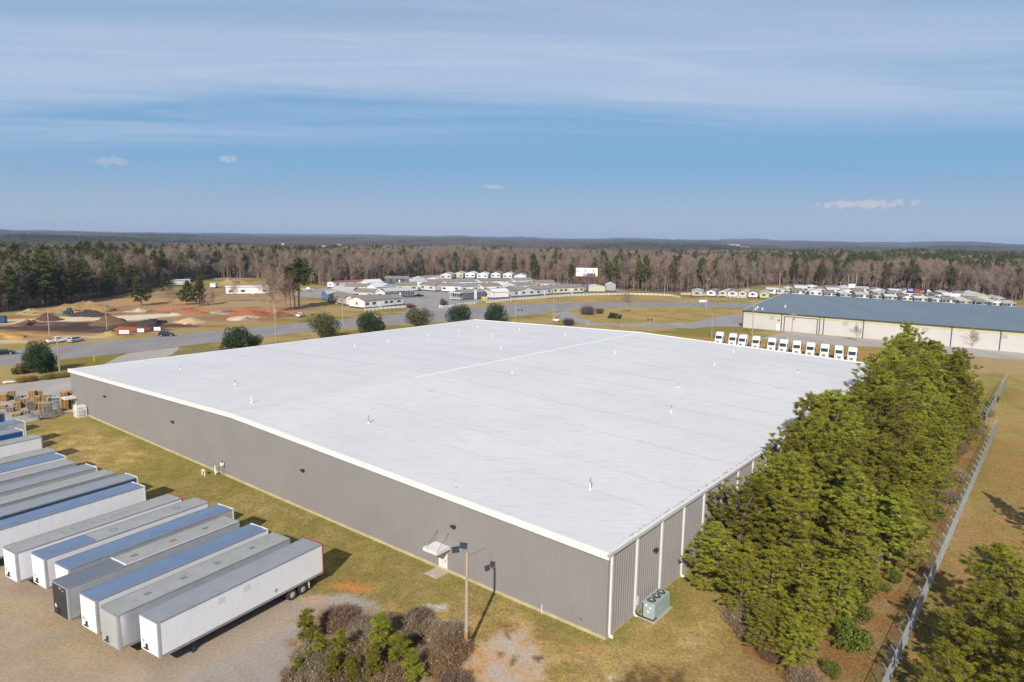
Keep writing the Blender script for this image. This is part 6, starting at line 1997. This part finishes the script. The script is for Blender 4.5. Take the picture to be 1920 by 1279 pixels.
# boat and tractor in the earth yard
bt = thing('boat', 'white boat on a trailer at the back of the earth yard', 'boat', G(577, 546.5), R(8))
m = MB()
st = [(-4.5, 0.05, 1.7, 1.75), (-2.5, 0.9, 0.7, 1.7), (0, 1.15, 0.55, 1.6), (3.8, 1.1, 0.6, 1.6)]
V = []
for x, w, zb, zt in st:
    V += [(x, -w, zt), (x, 0, zb), (x, w, zt)]
m.add(V, [(3 * i, 3 * i + 1, 3 * i + 4, 3 * i + 3) for i in range(3)] + [(3 * i + 1, 3 * i + 2, 3 * i + 5, 3 * i + 4) for i in range(3)] + [(3 * i + 2, 3 * i, 3 * i + 3, 3 * i + 5) for i in range(3)] + [(9, 10, 11)])
obj('hull', m, WHITE, bt)
obj('cabin', bev(MB().extrude_y([(-1.0, 1.65), (-0.4, 2.5), (1.4, 2.5), (1.6, 1.65)], -0.7, 0.7), 'cabin', WHITE, 0.05), None, bt)
for x in (0.8, 1.8):
    for y in (-0.9, 0.9):
        obj('wheel', TYRE, None, bt, (x, y, 0.36), 0, 0.7)
tr_ = thing('loader_tractor', 'small teal tractor parked beside a dark earth pile', 'tractor', G(127, 589), R(70))
TEAL = M('teal_paint', (0.05, 0.22, 0.24), 0.5, var=0.1)
obj('hood', bev(MB().box(-1.9, 0.1, -0.45, 0.45, 0.9, 1.6), 'hood', TEAL, 0.06), None, tr_)
cb = obj('cab', bev(MB().extrude_y([(0.1, 0.8), (0.2, 2.6), (1.5, 2.6), (1.6, 0.8)], -0.7, 0.7), 'cab', TEAL, 0.06), None, tr_)
obj('window', MB().add([(0.12, -0.6, 1.5), (0.12, 0.6, 1.5), (0.17, 0.6, 2.4), (0.17, -0.6, 2.4)], [(0, 3, 2, 1)]), GLASS, cb)
for x, s in ((-1.4, 0.9), (1.1, 1.5)):
    for y in (-0.8, 0.8):
        obj('wheel', TYRE, None, tr_, (x, y, 0.52 * s), 0, s)
obj('bucket', MB().extrude_y([(-3.0, 0.1), (-2.3, 0.1), (-2.2, 0.9), (-2.5, 0.9)], -0.9, 0.9).box(-2.4, -0.5, -0.62, -0.5, 0.7, 0.9).box(-2.4, -0.5, 0.5, 0.62, 0.7, 0.9), TEAL, tr_)
ct = thing('shipping_container', 'blue container at the left picture edge in the earth yard', 'container', G(-6, 606), R(15))
cb_ = obj('body', MB().box(-3, 3, -1.2, 1.2, 0.1, 2.7), TNAVY, ct)
for k in range(12):
    obj('rib', MB().box(-2.9 + k * 0.5, -2.7 + k * 0.5, -1.24, -1.203, 0.2, 2.6), TNAVY, cb_)


# ================================================================== EARTH PILES
def pile(label, q, w, hgt, col, k=1.0, seed=0, d=None):
    g = np.random.default_rng(seed + 900)
    P = G(*q)
    n, rn = 22, 8
    d = d or w
    hgt *= 0.8
    V = [(0, 0, hgt)]
    F = []
    sx, sy = g.uniform(-0.2, 0.2), g.uniform(-0.2, 0.2)
    for i in range(1, rn + 1):
        f = i / rn
        for j in range(n):
            a = 2 * math.pi * j / n
            r_ = f * (1 + 0.22 * math.sin(2 * a + seed) + 0.16 * math.sin(3 * a + seed * 2.1) + 0.10 * g.normal())
            z = hgt * max(0, (1 - f) ** k) * (1 + 0.22 * g.normal() * (1 - f) + 0.18 * math.sin(3 * a + seed) * f) - (0.15 if i == rn else 0)
            V.append((r_ * w / 2 * math.cos(a) + sx * w * (1 - f), r_ * d / 2 * math.sin(a) + sy * d * (1 - f), z))
    V[0] = (sx * w, sy * d, hgt)
    for j in range(n):
        F.append((0, 1 + j, 1 + (j + 1) % n))
    for i in range(rn - 1):
        for j in range(n):
            a, b = 1 + i * n + j, 1 + i * n + (j + 1) % n
            F.append((a, a + n, b + n, b))
    me = MB().add(V, F).mesh('earth_pile', M('earth_%.3f_%.3f' % (col[0], col[1]), col, 0.95, var=0.28, scale=0.5, bmp=0.15))
    me.polygons.foreach_set('use_smooth', np.ones(len(F), bool))
    tag(obj('earth_pile', me, None, None, P, R(10)), label, 'pile', 'piles in the landscape-supply yard')


for k, a in enumerate((('bright red heap beside the white boards near the road', (244, 619), 11.5, 1.9, (0.36, 0.085, 0.035), .9), ('broad orange-tan bank at the back of the earth yard', (142, 583), 26, 4.5, (0.36, 0.22, 0.085), .8), ('dark brown mulch heap right of the tractor', (170, 592), 15, 2.8, (0.055, 0.042, 0.038), .9), ('dark brown heap near the left pole', (93, 600), 10, 3.2, (0.10, 0.055, 0.035), 1), ('large brown heap in the middle of the yard', (208, 606), 16, 3.6, (0.16, 0.085, 0.045), .9), ('black mulch heap behind the red heap', (268, 609), 18, 2.4, (0.060, 0.038, 0.032), .9), ('low brown heap left of the big mulch spread', (50, 609), 10, 2.4, (0.17, 0.075, 0.045), 1), ('orange sand cone at the left edge by the road', (13, 634), 12, 2.6, (0.42, 0.25, 0.08), 1), ('yellow-tan heap left of the red one', (205, 628), 6.5, 1.5, (0.36, 0.26, 0.10), 1), ('pale sand cone right of the yard', (357, 605), 11, 2.6, (0.52, 0.36, 0.21), .9), ('red-brown low heap right of the pines', (360, 587), 12, 2.2, (0.38, 0.14, 0.06), .9), ('red clay bank left of the bare trees', (470, 590), 20, 2.5, (0.40, 0.12, 0.05), .8), ('white sand heap in front of the red clay bank', (453, 597), 13, 1.5, (0.60, 0.49, 0.36), .9), ('brown heap right of the bare trees', (527, 593), 11, 2.6, (0.20, 0.095, 0.045), 1), ('pale grey gravel heap behind the pole in the yard', (262, 584), 10, 1.8, (0.44, 0.36, 0.26), .9), ('tan ridge near the left wood edge', (70, 588), 14, 2.6, (0.36, 0.25, 0.12), .8), ('small white gravel heap right of the lone pine', (328, 590), 6, 1, (0.55, 0.48, 0.38), 1), ('grey log pile right of the pale cone', (420, 586), 14, 1.2, (0.40, 0.33, 0.25), .8), ('tan bank behind the white trailer home', (438, 531), 22, 4, (0.36, 0.25, 0.11), .7), ('dark soil spread beside the red heap', (230, 616), 20, 1.0, (0.07, 0.045, 0.035), .8))):
    pile(a[0], a[1], a[2], a[3], a[4], a[5], k)

# ================================================================== PALLET STACKS
PAL = [M('pallet_wood', (0.46, 0.32, 0.15), 0.9, var=0.25, scale=1.2), M('pallet_wood_old', (0.30, 0.26, 0.22), 0.9, var=0.25, scale=1.2), M('pallet_wood_orange', (0.50, 0.30, 0.11), 0.9, var=0.2, scale=1.2)]


def pallet_meshes(mat):
    deck = MB()
    for k in range(6):
        deck.box(-0.6, 0.6, -0.5 + k * 0.18, -0.5 + k * 0.18 + 0.11, 0.11, 0.135)
    for y in (-0.5, -0.05, 0.4):
        deck.box(-0.6, 0.6, y, y + 0.1, 0.0, 0.02)
    for x in (-0.6, -0.04, 0.52):
        deck.box(x, x + 0.08, -0.5, 0.5, 0.02, 0.11)
    return deck.mesh('pallet', mat)


PALM = [pallet_meshes(m_) for m_ in PAL]
g_ = np.random.default_rng(12)
plist = [((6, 766), 5), ((20, 772), 6), ((32, 766), 9), ((46, 763), 12), ((58, 770), 14), ((70, 764), 16), ((80, 776), 15), ((90, 778), 16), ((8, 752), 10), ((22, 748), 12), ((36, 752), 8), ((62, 752), 15), ((74, 750), 14), ((122, 768), 25), ((130, 766), 24), ((88, 752), 9), ((48, 776), 5), ((30, 780), 4)]
k = 0
for q, n in plist:
    P = G(*q)
    st = thing('pallet_stack', 'tall stack of orange-tan pallets against the warehouse corner' if n > 20 else 'stack of wooden pallets in the yard left of the warehouse', 'pallets', P, R(g_.uniform(0, 40)), 'pallet stacks')
    for i in range(n):
        obj('pallet', PALM[2 if n > 20 else k % 3], None, st, (g_.normal(0, 0.04), g_.normal(0, 0.04), 0.142 * i), g_.normal(0, 0.05))
    k += 1
# scrap heap of grey boards in front of the pallets
g_ = np.random.default_rng(13)
for k, q in enumerate(((62, 782), (78, 786), (95, 784), (105, 778), (112, 764), (105, 757))):
    st = thing('board_heap', 'grey broken boards heaped in front of the pallet stacks', 'boards', G(*q), R(g_.uniform(0, 90)), 'board heaps')
    for i in range(16):
        b_ = obj('board', MB().box(-0.9, 0.9, -0.07, 0.07, 0, 0.03), PAL[1] if i % 3 else STEEL, st, (g_.normal(0, 0.7), g_.normal(0, 0.6), 0.03 + 0.055 * i), g_.uniform(0, 3.1))
tb = thing('folding_table', 'grey table frame standing between the pallet stacks', 'table', G(103, 752), R(15))
obj('table_top', MB().box(-1.2, 1.2, -0.5, 0.5, 0.8, 0.86), M('table_grey', (0.42, 0.42, 0.42), 0.7), tb)
for x in (-1.1, 1.1):
    for y in (-0.42, 0.42):
        obj('leg', MB().box(x - 0.04, x + 0.04, y - 0.04, y + 0.04, 0, 0.8), OFFW, tb)
lc = thing('white_panel', 'white upturned panel on the verge by the driveway at the left', 'debris', G(22, 718), R(25))
obj('panel', MB().box(-1.6, 1.6, -0.6, 0.6, 0.25, 0.4), WHITE, lc)
obj('support', MB().box(-1.3, -1.1, -0.5, 0.5, 0, 0.25).box(1.1, 1.3, -0.5, 0.5, 0, 0.25), OFFW, lc)

# ================================================================== SHRUBS AND SINGLE TREES OF THE MIDDLE GROUND
SHR = [bush_mesh(400 + k, 8.6, 6.6, m_, 5200, 20, 0.26, 0.18, 0.15) for k, m_ in enumerate((LEAFD, LEAFO, LEAFD))]
for k, (q, w, j, lab) in enumerate((((440, 660), .95, 0, 'round dark evergreen shrub behind the left part of the roof edge'), ((478, 655), .55, 1, 'low olive shrub right of the leftmost round evergreen'), ((608, 636), 1.1, 1, 'large olive half-bare shrub, second along the roof edge'), ((698, 628), 1.05, 0, 'large dark evergreen shrub, third along the roof edge'), ((784, 619), 1.05, 1, 'large olive shrub, fourth along the roof edge'), ((860, 611), 1.05, 2, 'dark evergreen shrub, fifth along the roof edge'), ((929, 606), 1.0, 0, 'dark evergreen shrub at the far corner of the roof'))):
    plant('evergreen_shrub', lab, 'shrub', SHR[j], G(*q), None, w * 1.17, 'shrubs between the warehouse and the road')
MAG = bush_mesh(420, 7.2, 8.2, LEAFD, 6500, 22, 0.24, 0.18, 0.08, cone=0.25)
plant('evergreen_tree', 'dense dark rounded evergreen between the driveway and the road at the left', 'tree', MAG, G(74, 699), 0.3, 0.95)
plant('evergreen_tree', 'smaller dark evergreen half behind the dense rounded one', 'tree', MAG, G(94, 697), 1.3, (0.5, 0.5, 0.62))
RBM = bush_mesh(421, 3.6, 2.8, REDB, 1600, 9, 0.18, 0.12)
plant('red_shrub', 'reddish brown shrub left of the dense dark evergreen', 'shrub', RBM, G(48, 700), 0.2, 1.0)
GBM = bush_mesh(422, 4.2, 1.7, GREENW, 1600, 9, 0.2, 0.12)
plant('green_shrub', 'low green shrub at the foot of the red one', 'shrub', GBM, G(32, 702), 0.2, 0.9)
YB = foliage('yellow_grass', (0.27, 0.19, 0.05), (0.44, 0.33, 0.10), 0.2)
YBM = brush_mesh(423, 2.4, 1.5, YB, 500, 0.02)
for k, x in enumerate((40, 50, 60, 86, 96, 106, 116, 126)):
    plant('tall_grass_clump', 'yellow ornamental grass clump along the driveway at the left', 'grass clump', [YBM], G(x, 717 - (x - 40) * 0.12), None, 1.0, 'yellow grass clumps', ('stems',))
# tall pines and bare trees in the earth yard
MP = [pine_mesh(500 + k, 18, 4.2, bs, 85, 7.5, NEEDLED, 11, 0.55, 0.95, 0.17) for k, bs in enumerate((0.12, 0.2, 0.5))]
for k, (q, hh, w, j, lab) in enumerate((((88, 574), 23, 1.55, 0, 'huge dark pine at the left wood edge'), ((122, 571), 17, 1.4, 0, 'dark pine right of the huge one at the left wood edge'), ((152, 566), 20, 1.3, 1, 'dark pine with a broad crown left of the bare wood'), ((52, 577), 20, 1.3, 1, 'pine left of the huge dark one'), ((210, 557), 15, 1.4, 0, 'olive pine in front of the bare wood'), ((265, 573), 14, 1.6, 0, 'lone green pine standing in the orange clay'), ((350, 572), 11.5, 1.7, 0, 'green bushy pine left of the white trailer home'), ((374, 574), 13, 1.5, 0, 'green pine beside the bushy one near the trailer home'), ((312, 552), 13, 1.4, 0, 'dark pine behind the lone green one'), ((561, 579), 22, 1.5, 2, 'tall dark pine with a bare double trunk, right of the bare trees'), ((553, 580), 19, 1.3, 2, 'tall slim pine close left of the dark double-trunk one'), ((18, 582), 19, 1.4, 0, 'dark pine near the left picture edge'))):
    s = hh / 18
    plant('pine_tree', lab, 'tree', MP[j], G(*q), None, (s * w, s * w, s), 'pines of the earth yard')
BT = [bare_mesh(600 + k, 17, 7.0, 17, twig_w=0.06) for k in range(5)]
for k, (q, hh, lab) in enumerate((((503, 587), 19, 'tall bare tree in the earth yard, left of a pair'), ((514, 586), 18, 'tall bare tree in the earth yard, right of a pair'), ((537, 582), 17, 'bare tree nearest the tall dark pine'), ((545, 580), 15, 'slim bare tree beside the tall dark pine'), ((397, 591), 11, 'small bare tree behind the pale sand cone'), ((441, 566), 9, 'small bare tree in front of the white trailer home'), ((320, 584), 11, 'bare tree between the lone pine and the bushy one'), ((1175, 587), 10, 'small bare tree on the verge below the rail fence'), ((1605, 640), 5.5, 'small bare tree against the cream warehouse, left'), ((1821, 664), 7.5, 'bare spreading tree against the cream warehouse, right'))):
    plant('bare_tree', lab, 'tree', BT[k % 5], G(*q), None, hh / 17, 'single bare trees')
PB = brush_mesh(610, 4.2, 4.2, foliage('purple_twigs', (0.10, 0.07, 0.07), (0.2, 0.145, 0.14), 0.1), 900, 0.035)
plant('bare_shrub', 'round purplish bare shrub on the verge below the rail fence', 'shrub', [PB], G(1101, 590), None, 1.15, None, ('stems',))
plant('bare_shrub', 'small purplish bare shrub right of the round one on the verge', 'shrub', [PB], G(1124, 588), None, 0.7, None, ('stems',))
HB = bush_mesh(612, 9, 2.6, LEAFD, 2600, 16, 0.22, 0.15)
plant('low_hedge', 'low dark green hedge on the verge beside the rear driveway', 'hedge', HB, G(1152, 597), 0.3, 1.0)
plant('shrub_clump', 'brown-green clump at the left end of the fence by the lot entrance', 'bush', RBM, G(832, 573), 0.3, 1.4)
plant('shrub_clump', 'russet clump right of the short rail fence', 'bush', RBM, G(770, 577), 0.3, (1.6, 1.6, 0.8))
plant('bare_shrub', 'grey leafless shrub peeping over the far roof edge', 'shrub', [PB], G(1066, 610), None, 0.8, None, ('stems',))

# ================================================================== WOODLAND
gw = np.random.default_rng(21)
TWIGD = M('dark_twig', (0.24, 0.17, 0.13), 0.95, var=0.35, scale=0.05)
TWIGG = M('grey_twig', (0.27, 0.23, 0.195), 0.95, var=0.35, scale=0.05)
FP = [pine_mesh(700 + k, 18, 4.0, bs, 50, 3.2, NEEDLED, 8, 0.7, 1.2, 0.26) for k, bs in enumerate((0.25, 0.45))]
FB = [bare_mesh(710 + k, 18, 4.6, 14, twig_w=0.075, mat=(TWIG, TWIGD, TWIG, TWIGG, TWIGD)[k], tmat=TWIGL if k == 1 else TWIG, trunk_r=0.17, steep=14) for k in range(5)]
# front ranks of the wood, tree by tree
cand = []
edge_xy = np.array([G(*q) for q in FOREST_EDGE[1:-1]])
seg = np.linalg.norm(np.diff(edge_xy, axis=0), axis=1)
cum = np.concatenate([[0], np.cumsum(seg)])
taken = []
for k in range(4000):
    s = gw.uniform(0, cum[-1])
    P = np.array([np.interp(s, cum, edge_xy[:, i]) for i in range(3)])
    out_ = P / np.linalg.norm(P)
    P = P + out_ * gw.uniform(1, 26)
    px, py = proj(P)
    if px[0] < -60 or px[0] > 1980:
        continue
    if taken and np.min(np.hypot(*(np.array(taken)[:, :2] - P[:2]).T)) < 5.0:
        continue
    taken.append(P)
    if len(taken) >= 285:
        break
for k, P in enumerate(taken):
    px = proj(P)[0][0]
    where = 'left of the earth yard' if px < 230 else 'behind the earth yard' if px < 600 else 'behind the mobile homes' if px < 1095 else 'right of the billboard' if px < 1330 else 'behind the far right lots'
    pinew = 0.09 + 0.16 * (px < 330) + 0.22 * (1180 < px < 1300) + 0.2 * (px > 1480)
    if gw.random() < pinew:
        plant('pine_tree', 'green pine in the front rank of the woods ' + where, 'tree', FP[k % 2], P, None, (gw.uniform(.95, 1.35),) * 2 + (gw.uniform(0.8, 1.3),), 'front pines of the woods')
    else:
        plant('bare_tree', 'bare tree in the front rank of the woods ' + where, 'tree', FB[k % 5], P, None, (gw.uniform(.8, 1.3),) * 2 + (gw.uniform(0.8, 1.32),), 'front bare trees of the woods')


def joined(a, b):
    """one mesh from a trunk and a crown, for the mass of trees behind"""
    V, F, T, M_ = [], [], [], []
    bm = bmesh.new()
    bm.from_mesh(a)
    for f in bm.faces:
        f.material_index = 0
    n0 = len(bm.faces)
    bm.from_mesh(b)
    bm.faces.ensure_lookup_table()
    for f in bm.faces[n0:]:
        f.material_index = 1
    me = bpy.data.meshes.new('tree_mass')
    bm.to_mesh(me)
    bm.free()
    me.materials.append(a.materials[0])
    me.materials.append(b.materials[0])
    return me


FARB = foliage('far_bare_crowns', (0.080, 0.060, 0.052), (0.180, 0.138, 0.118), 0.1)
FARP = foliage('far_pine_crowns', (0.030, 0.042, 0.020), (0.080, 0.094, 0.038), 0.1)


def patch_mesh(seed, size, pine, n=46):
    """a stand of distant trees: feathery crowns on short trunks"""
    g = np.random.default_rng(seed)
    V, F, T = [], [], []
    C = g.uniform(-size / 2, size / 2, (n, 2))
    o = 0
    for c in C:
        hh = g.uniform(11, 19) * (0.95 if pine else 0.9)
        m = 46
        w = g.uniform(2.6, 4.2) if not pine else g.uniform(2.2, 3.4)
        u = g.normal(size=(m, 3))
        u = nrm(u) * (g.random((m, 1)) ** 0.4)
        cen = np.stack([c[0] + u[:, 0] * w, c[1] + u[:, 1] * w, hh * 0.62 + u[:, 2] * hh * 0.36], 1)
        d = nrm(g.normal(size=(m, 3)) + [0, 0, 0.8]) * g.uniform(1.2, 2.6, (m, 1))
        s = nrm(np.cross(d, g.normal(size=(m, 3)))) * (0.55 if pine else 0.28)
        V.append(np.stack([cen - s, cen + s, cen + d], 1).reshape(-1, 3))
        F.append(np.arange(3 * m).reshape(-1, 3) + o)
        T.append(np.repeat(np.clip(g.normal(g.uniform(.3, .7), 0.2, m), 0, 1), 3))
        o += 3 * m
    return mesh_np('stand', np.concatenate(V), np.concatenate(F), FARP if pine else FARB, np.concatenate(T))


def scatter(name, pts, rot, scl, which, meshes):
    """one object whose points carry instances of several tree shapes (geometry nodes)"""
    me = bpy.data.meshes.new(name)
    me.vertices.add(len(pts))
    me.vertices.foreach_set('co', np.asarray(pts, np.float32).ravel())
    for nm, dat, ty in (('rz', rot, 'FLOAT'), ('sc', scl, 'FLOAT'), ('kind', which, 'INT')):
        a = me.attributes.new(nm, ty, 'POINT')
        a.data.foreach_set('value', np.asarray(dat, np.float32 if ty == 'FLOAT' else np.int32))
    o = obj(name, me)
    ng = bpy.data.node_groups.new(name, 'GeometryNodeTree')
    ng.interface.new_socket('Geometry', in_out='INPUT', socket_type='NodeSocketGeometry')
    ng.interface.new_socket('Geometry', in_out='OUTPUT', socket_type='NodeSocketGeometry')
    gi = ng.nodes.new('NodeGroupInput')
    go = ng.nodes.new('NodeGroupOutput')
    jn = ng.nodes.new('GeometryNodeJoinGeometry')

    def attr(nm, ty):
        n = ng.nodes.new('GeometryNodeInputNamedAttribute')
        n.data_type = ty
        n.inputs[0].default_value = nm
        return n.outputs[0]
    rz, scn, kd = attr('rz', 'FLOAT'), attr('sc', 'FLOAT'), attr('kind', 'INT')
    cx = ng.nodes.new('ShaderNodeCombineXYZ')
    ng.links.new(rz, cx.inputs[2])
    for i, ms in enumerate(meshes):
        so = bpy.data.objects.new(name + '_shape', ms)
        oi = ng.nodes.new('GeometryNodeObjectInfo')
        oi.inputs['Object'].default_value = so
        oi.inputs['As Instance'].default_value = True
        cmp_ = ng.nodes.new('FunctionNodeCompare')
        cmp_.data_type = 'INT'
        cmp_.operation = 'EQUAL'
        ng.links.new(kd, cmp_.inputs[2])
        cmp_.inputs[3].default_value = i
        ip = ng.nodes.new('GeometryNodeInstanceOnPoints')
        ng.links.new(gi.outputs[0], ip.inputs['Points'])
        ng.links.new(cmp_.outputs[0], ip.inputs['Selection'])
        ng.links.new(oi.outputs['Geometry'], ip.inputs['Instance'])
        ng.links.new(cx.outputs[0], ip.inputs['Rotation'])
        ng.links.new(scn, ip.inputs['Scale'])
        ng.links.new(ip.outputs[0], jn.inputs[0])
    ng.links.new(jn.outputs[0], go.inputs[0])
    md = o.modifiers.new('scatter', 'NODES')
    md.node_group = ng
    return o


def pine_share(x, y):
    return sstep(0.55, 0.63, fbm(x / 420 + 5, y / 420 + 2, 4))


# the wood behind the front rank, out to 1.5 km
N = 90000
r_ = np.sqrt(gw.uniform(230 ** 2, 1500 ** 2, N))
a_ = gw.uniform(-R(43), R(43), N)
X_, Y_ = np.sin(a_) * r_, np.cos(a_) * r_
ok = in_forest(np.stack([X_, Y_, 0 * X_], 1), 1.5) & (clearing(X_, Y_) < 0.5)
X_, Y_ = X_[ok], Y_[ok]
if len(X_) > 46000:
    X_, Y_ = X_[:46000], Y_[:46000]
ps = 0.07 + 0.45 * pine_share(X_, Y_) + 0.10 * (X_ < -190) * (Y_ < 520)
isp = gw.random(len(X_)) < ps * (0.35 + 2.2 * sstep(0.5, 0.7, fbm(X_ / 70, Y_ / 70 + 40, 3)))
kind = np.where(isp, 5 + gw.integers(0, 2, len(X_)), gw.integers(0, 5, len(X_)))
# low growth along the wood edge
ne = 2600
s_ = gw.uniform(0, cum[-1], ne)
Ex = np.interp(s_, cum, edge_xy[:, 0])
Ey = np.interp(s_, cum, edge_xy[:, 1])
dd_ = gw.uniform(0, 34, ne) / np.hypot(Ex, Ey)
X_, Y_ = np.concatenate([X_, Ex * (1 + dd_)]), np.concatenate([Y_, Ey * (1 + dd_)])
kind = np.concatenate([kind, np.where(gw.random(ne) < 0.06, 5, gw.integers(0, 5, ne))])
under = np.concatenate([np.ones(len(X_) - ne), gw.uniform(0.28, 0.6, ne)])
wd = scatter('woodland', np.stack([X_, Y_, terrain(X_, Y_)], 1), gw.uniform(0, 6.28, len(X_)), gw.uniform(0.75, 1.15, len(X_)) * (0.62 + 0.85 * fbm(X_ / 55 + 3, Y_ / 55 + 8, 3)) * under, kind, [joined(*m_) for m_ in FB] + [joined(*m_) for m_ in FP])
tag(wd, 'bare brown woodland with scattered pines stretching back behind the lots', 'woods')
struct(wd, 'stuff')
# distant stands up to the horizon
N = 60000
r_ = np.exp(gw.uniform(math.log(1450), math.log(12500), N))
a_ = gw.uniform(-R(42), R(42), N)
X_, Y_ = np.sin(a_) * r_, np.cos(a_) * r_
keep = gw.random(N) < np.clip((r_ / 5200) ** 0.8, 0.25, 1)
X_, Y_, r_ = X_[keep], Y_[keep], r_[keep]
ok = (clearing(X_, Y_) < 0.4) & (fbm(X_ / 300 + 77, Y_ / 300, 3) < 0.66)
X_, Y_, r_ = X_[ok][:16000], Y_[ok][:16000], r_[ok][:16000]
isp = gw.random(len(X_)) < 0.06 + 0.7 * pine_share(X_, Y_)
kind = np.where(isp, 2 + gw.integers(0, 2, len(X_)), gw.integers(0, 2, len(X_)))
fw = scatter('far_woodland', np.stack([X_, Y_, terrain(X_, Y_) - 1.0], 1), gw.uniform(0, 6.28, len(X_)), gw.uniform(0.85, 1.15, len(X_)) * np.interp(r_, [1400, 4000, 12000], [1, 1.1, 1.5]), kind, [patch_mesh(800, 78, False), patch_mesh(801, 78, False), patch_mesh(802, 78, True), patch_mesh(803, 78, True)])
tag(fw, 'hazy wooded hills reaching to the horizon', 'woods')
struct(fw, 'stuff')
# scattered far houses
for k, (px, py, w, lab) in enumerate(((487, 465, 14, 'small white house roof above the woods, left of centre'), (531, 463, 10, 'cream far house in the woods, left of centre'), (608, 467, 12, 'white far house in the woods, second left of centre'), (636, 464, 20, 'long white far house in the woods, left of centre'), (332, 458, 12, 'white far house above the left woods'), (1375, 466, 40, 'pale far building in the wooded gap at the right'), (1395, 467, 24, 'white far building beside the pale one at the right'), (1490, 467, 26, 'white far house on the distant slope at the right'), (1656, 478, 14, 'white far silo-like house at the right'), (1237, 455, 20, 'tiny white house on the distant hill'), (840, 471, 8, 'small white signboard above the woods at the centre'))):
    P = G(px, py + 5)
    if np.linalg.norm(P) > 5000 or P[1] < 0:
        P = P / np.linalg.norm(P) * 3500
    d = float(np.hypot(P[0], P[1]))
    z = float(terrain(P[0], P[1]))
    s = max(8, w / FPX * d * 0.55)
    th_ = thing('far_house', lab, 'house', (P[0], P[1], z), R(-10 * k), 'far houses in the woods')
    zb = 12.0
    obj('wall', MB().box(-s / 2, s / 2, -s / 4, s / 4, 0, zb + 3), HW['white'], th_)
    obj('roof', MB().extrude_x([(-s / 4 - 0.5, zb + 3), (s / 4 + 0.5, zb + 3), (0, zb + 3 + s / 8)], -s / 2 - 0.5, s / 2 + 0.5), HR['pale'], th_)

# ================================================================== HAZE
hz = bpy.data.materials.new('thin_haze')
t = nt(hz)
o_ = t.nodes.new('ShaderNodeOutputMaterial')
pv = t.nodes.new('ShaderNodeVolumePrincipled')
pv.inputs['Color'].default_value = (0.55, 0.72, 1.0, 1)
pv.inputs['Density'].default_value = 8.5e-5
pv.inputs['Anisotropy'].default_value = 0.0
t.links.new(pv.outputs[0], o_.inputs['Volume'])
struct(obj('haze', MB().box(-14600, 14600, -14600, 14600, -60, 150), hz), 'stuff')

# ================================================================== GRASS TUFTS AND WEEDS ON THE LAWNS
GRASS = foliage('winter_grass', (0.150, 0.130, 0.035), (0.47, 0.37, 0.17), 0.2)


def tuft_mesh(seed, rad_, hgt, n):
    g = np.random.default_rng(seed)
    a = g.uniform(0, 6.28, n)
    q = rad_ * np.sqrt(g.random(n))
    P = np.stack([np.cos(a) * q, np.sin(a) * q, np.zeros(n)], 1)
    d = nrm(np.stack([np.cos(a) * 0.7, np.sin(a) * 0.7, np.ones(n)], 1) + g.normal(0, 0.35, (n, 3)))
    L = hgt * g.uniform(0.5, 1.1, (n, 1))
    s = nrm(np.cross(d, g.normal(size=(n, 3)))) * 0.014
    V = np.stack([P - s, P + s, P + d * L], 1).reshape(-1, 3)
    return mesh_np('tuft', V, np.arange(3 * n).reshape(-1, 3), GRASS, np.repeat(np.clip(g.normal(0.5, 0.25, n), 0, 1), 3))


gt = np.random.default_rng(77)
N = 240000
r_ = 36 * (135 / 36) ** gt.random(N)
a_ = gt.uniform(-R(40), R(40), N)
X_, Y_ = np.sin(a_) * r_, np.cos(a_) * r_
ri = np.clip(np.searchsorted(rad, r_), 0, nR - 1)
ti = np.clip(np.round((np.degrees(a_) + 47) / 0.2).astype(int), 0, 470)
vg = veg[ri * nT + ti]
la, lb = (X_ - A0[0]) * E1[0] + (Y_ - A0[1]) * E1[1], (X_ - A0[0]) * E2[0] + (Y_ - A0[1]) * E2[1]
ok = (gt.random(N) < sstep(0.35, 0.85, vg)) & ~((la > -0.25) & (la < LAD + 0.3) & (lb > -0.3) & (lb < LAB + 0.3)) & (fbm(X_ / 1.6 + 8, Y_ / 1.6, 3) > 0.42) & ~((la > -2.0) & (la < 0) & (np.abs(lb - 19.1) < 1.0))
X_, Y_, r_ = X_[ok][:90000], Y_[ok][:90000], r_[ok][:90000]
gs = scatter('grass_tufts', np.stack([X_, Y_, 0 * X_], 1), gt.uniform(0, 6.28, len(X_)), gt.uniform(0.5, 1.25, len(X_)), gt.integers(0, 3, len(X_)), [tuft_mesh(1, 0.20, 0.10, 16), tuft_mesh(2, 0.28, 0.08, 18), tuft_mesh(3, 0.14, 0.15, 14)])
tag(gs, 'short dry winter grass on the lawn round the grey warehouse', 'grass')
struct(gs, 'stuff')
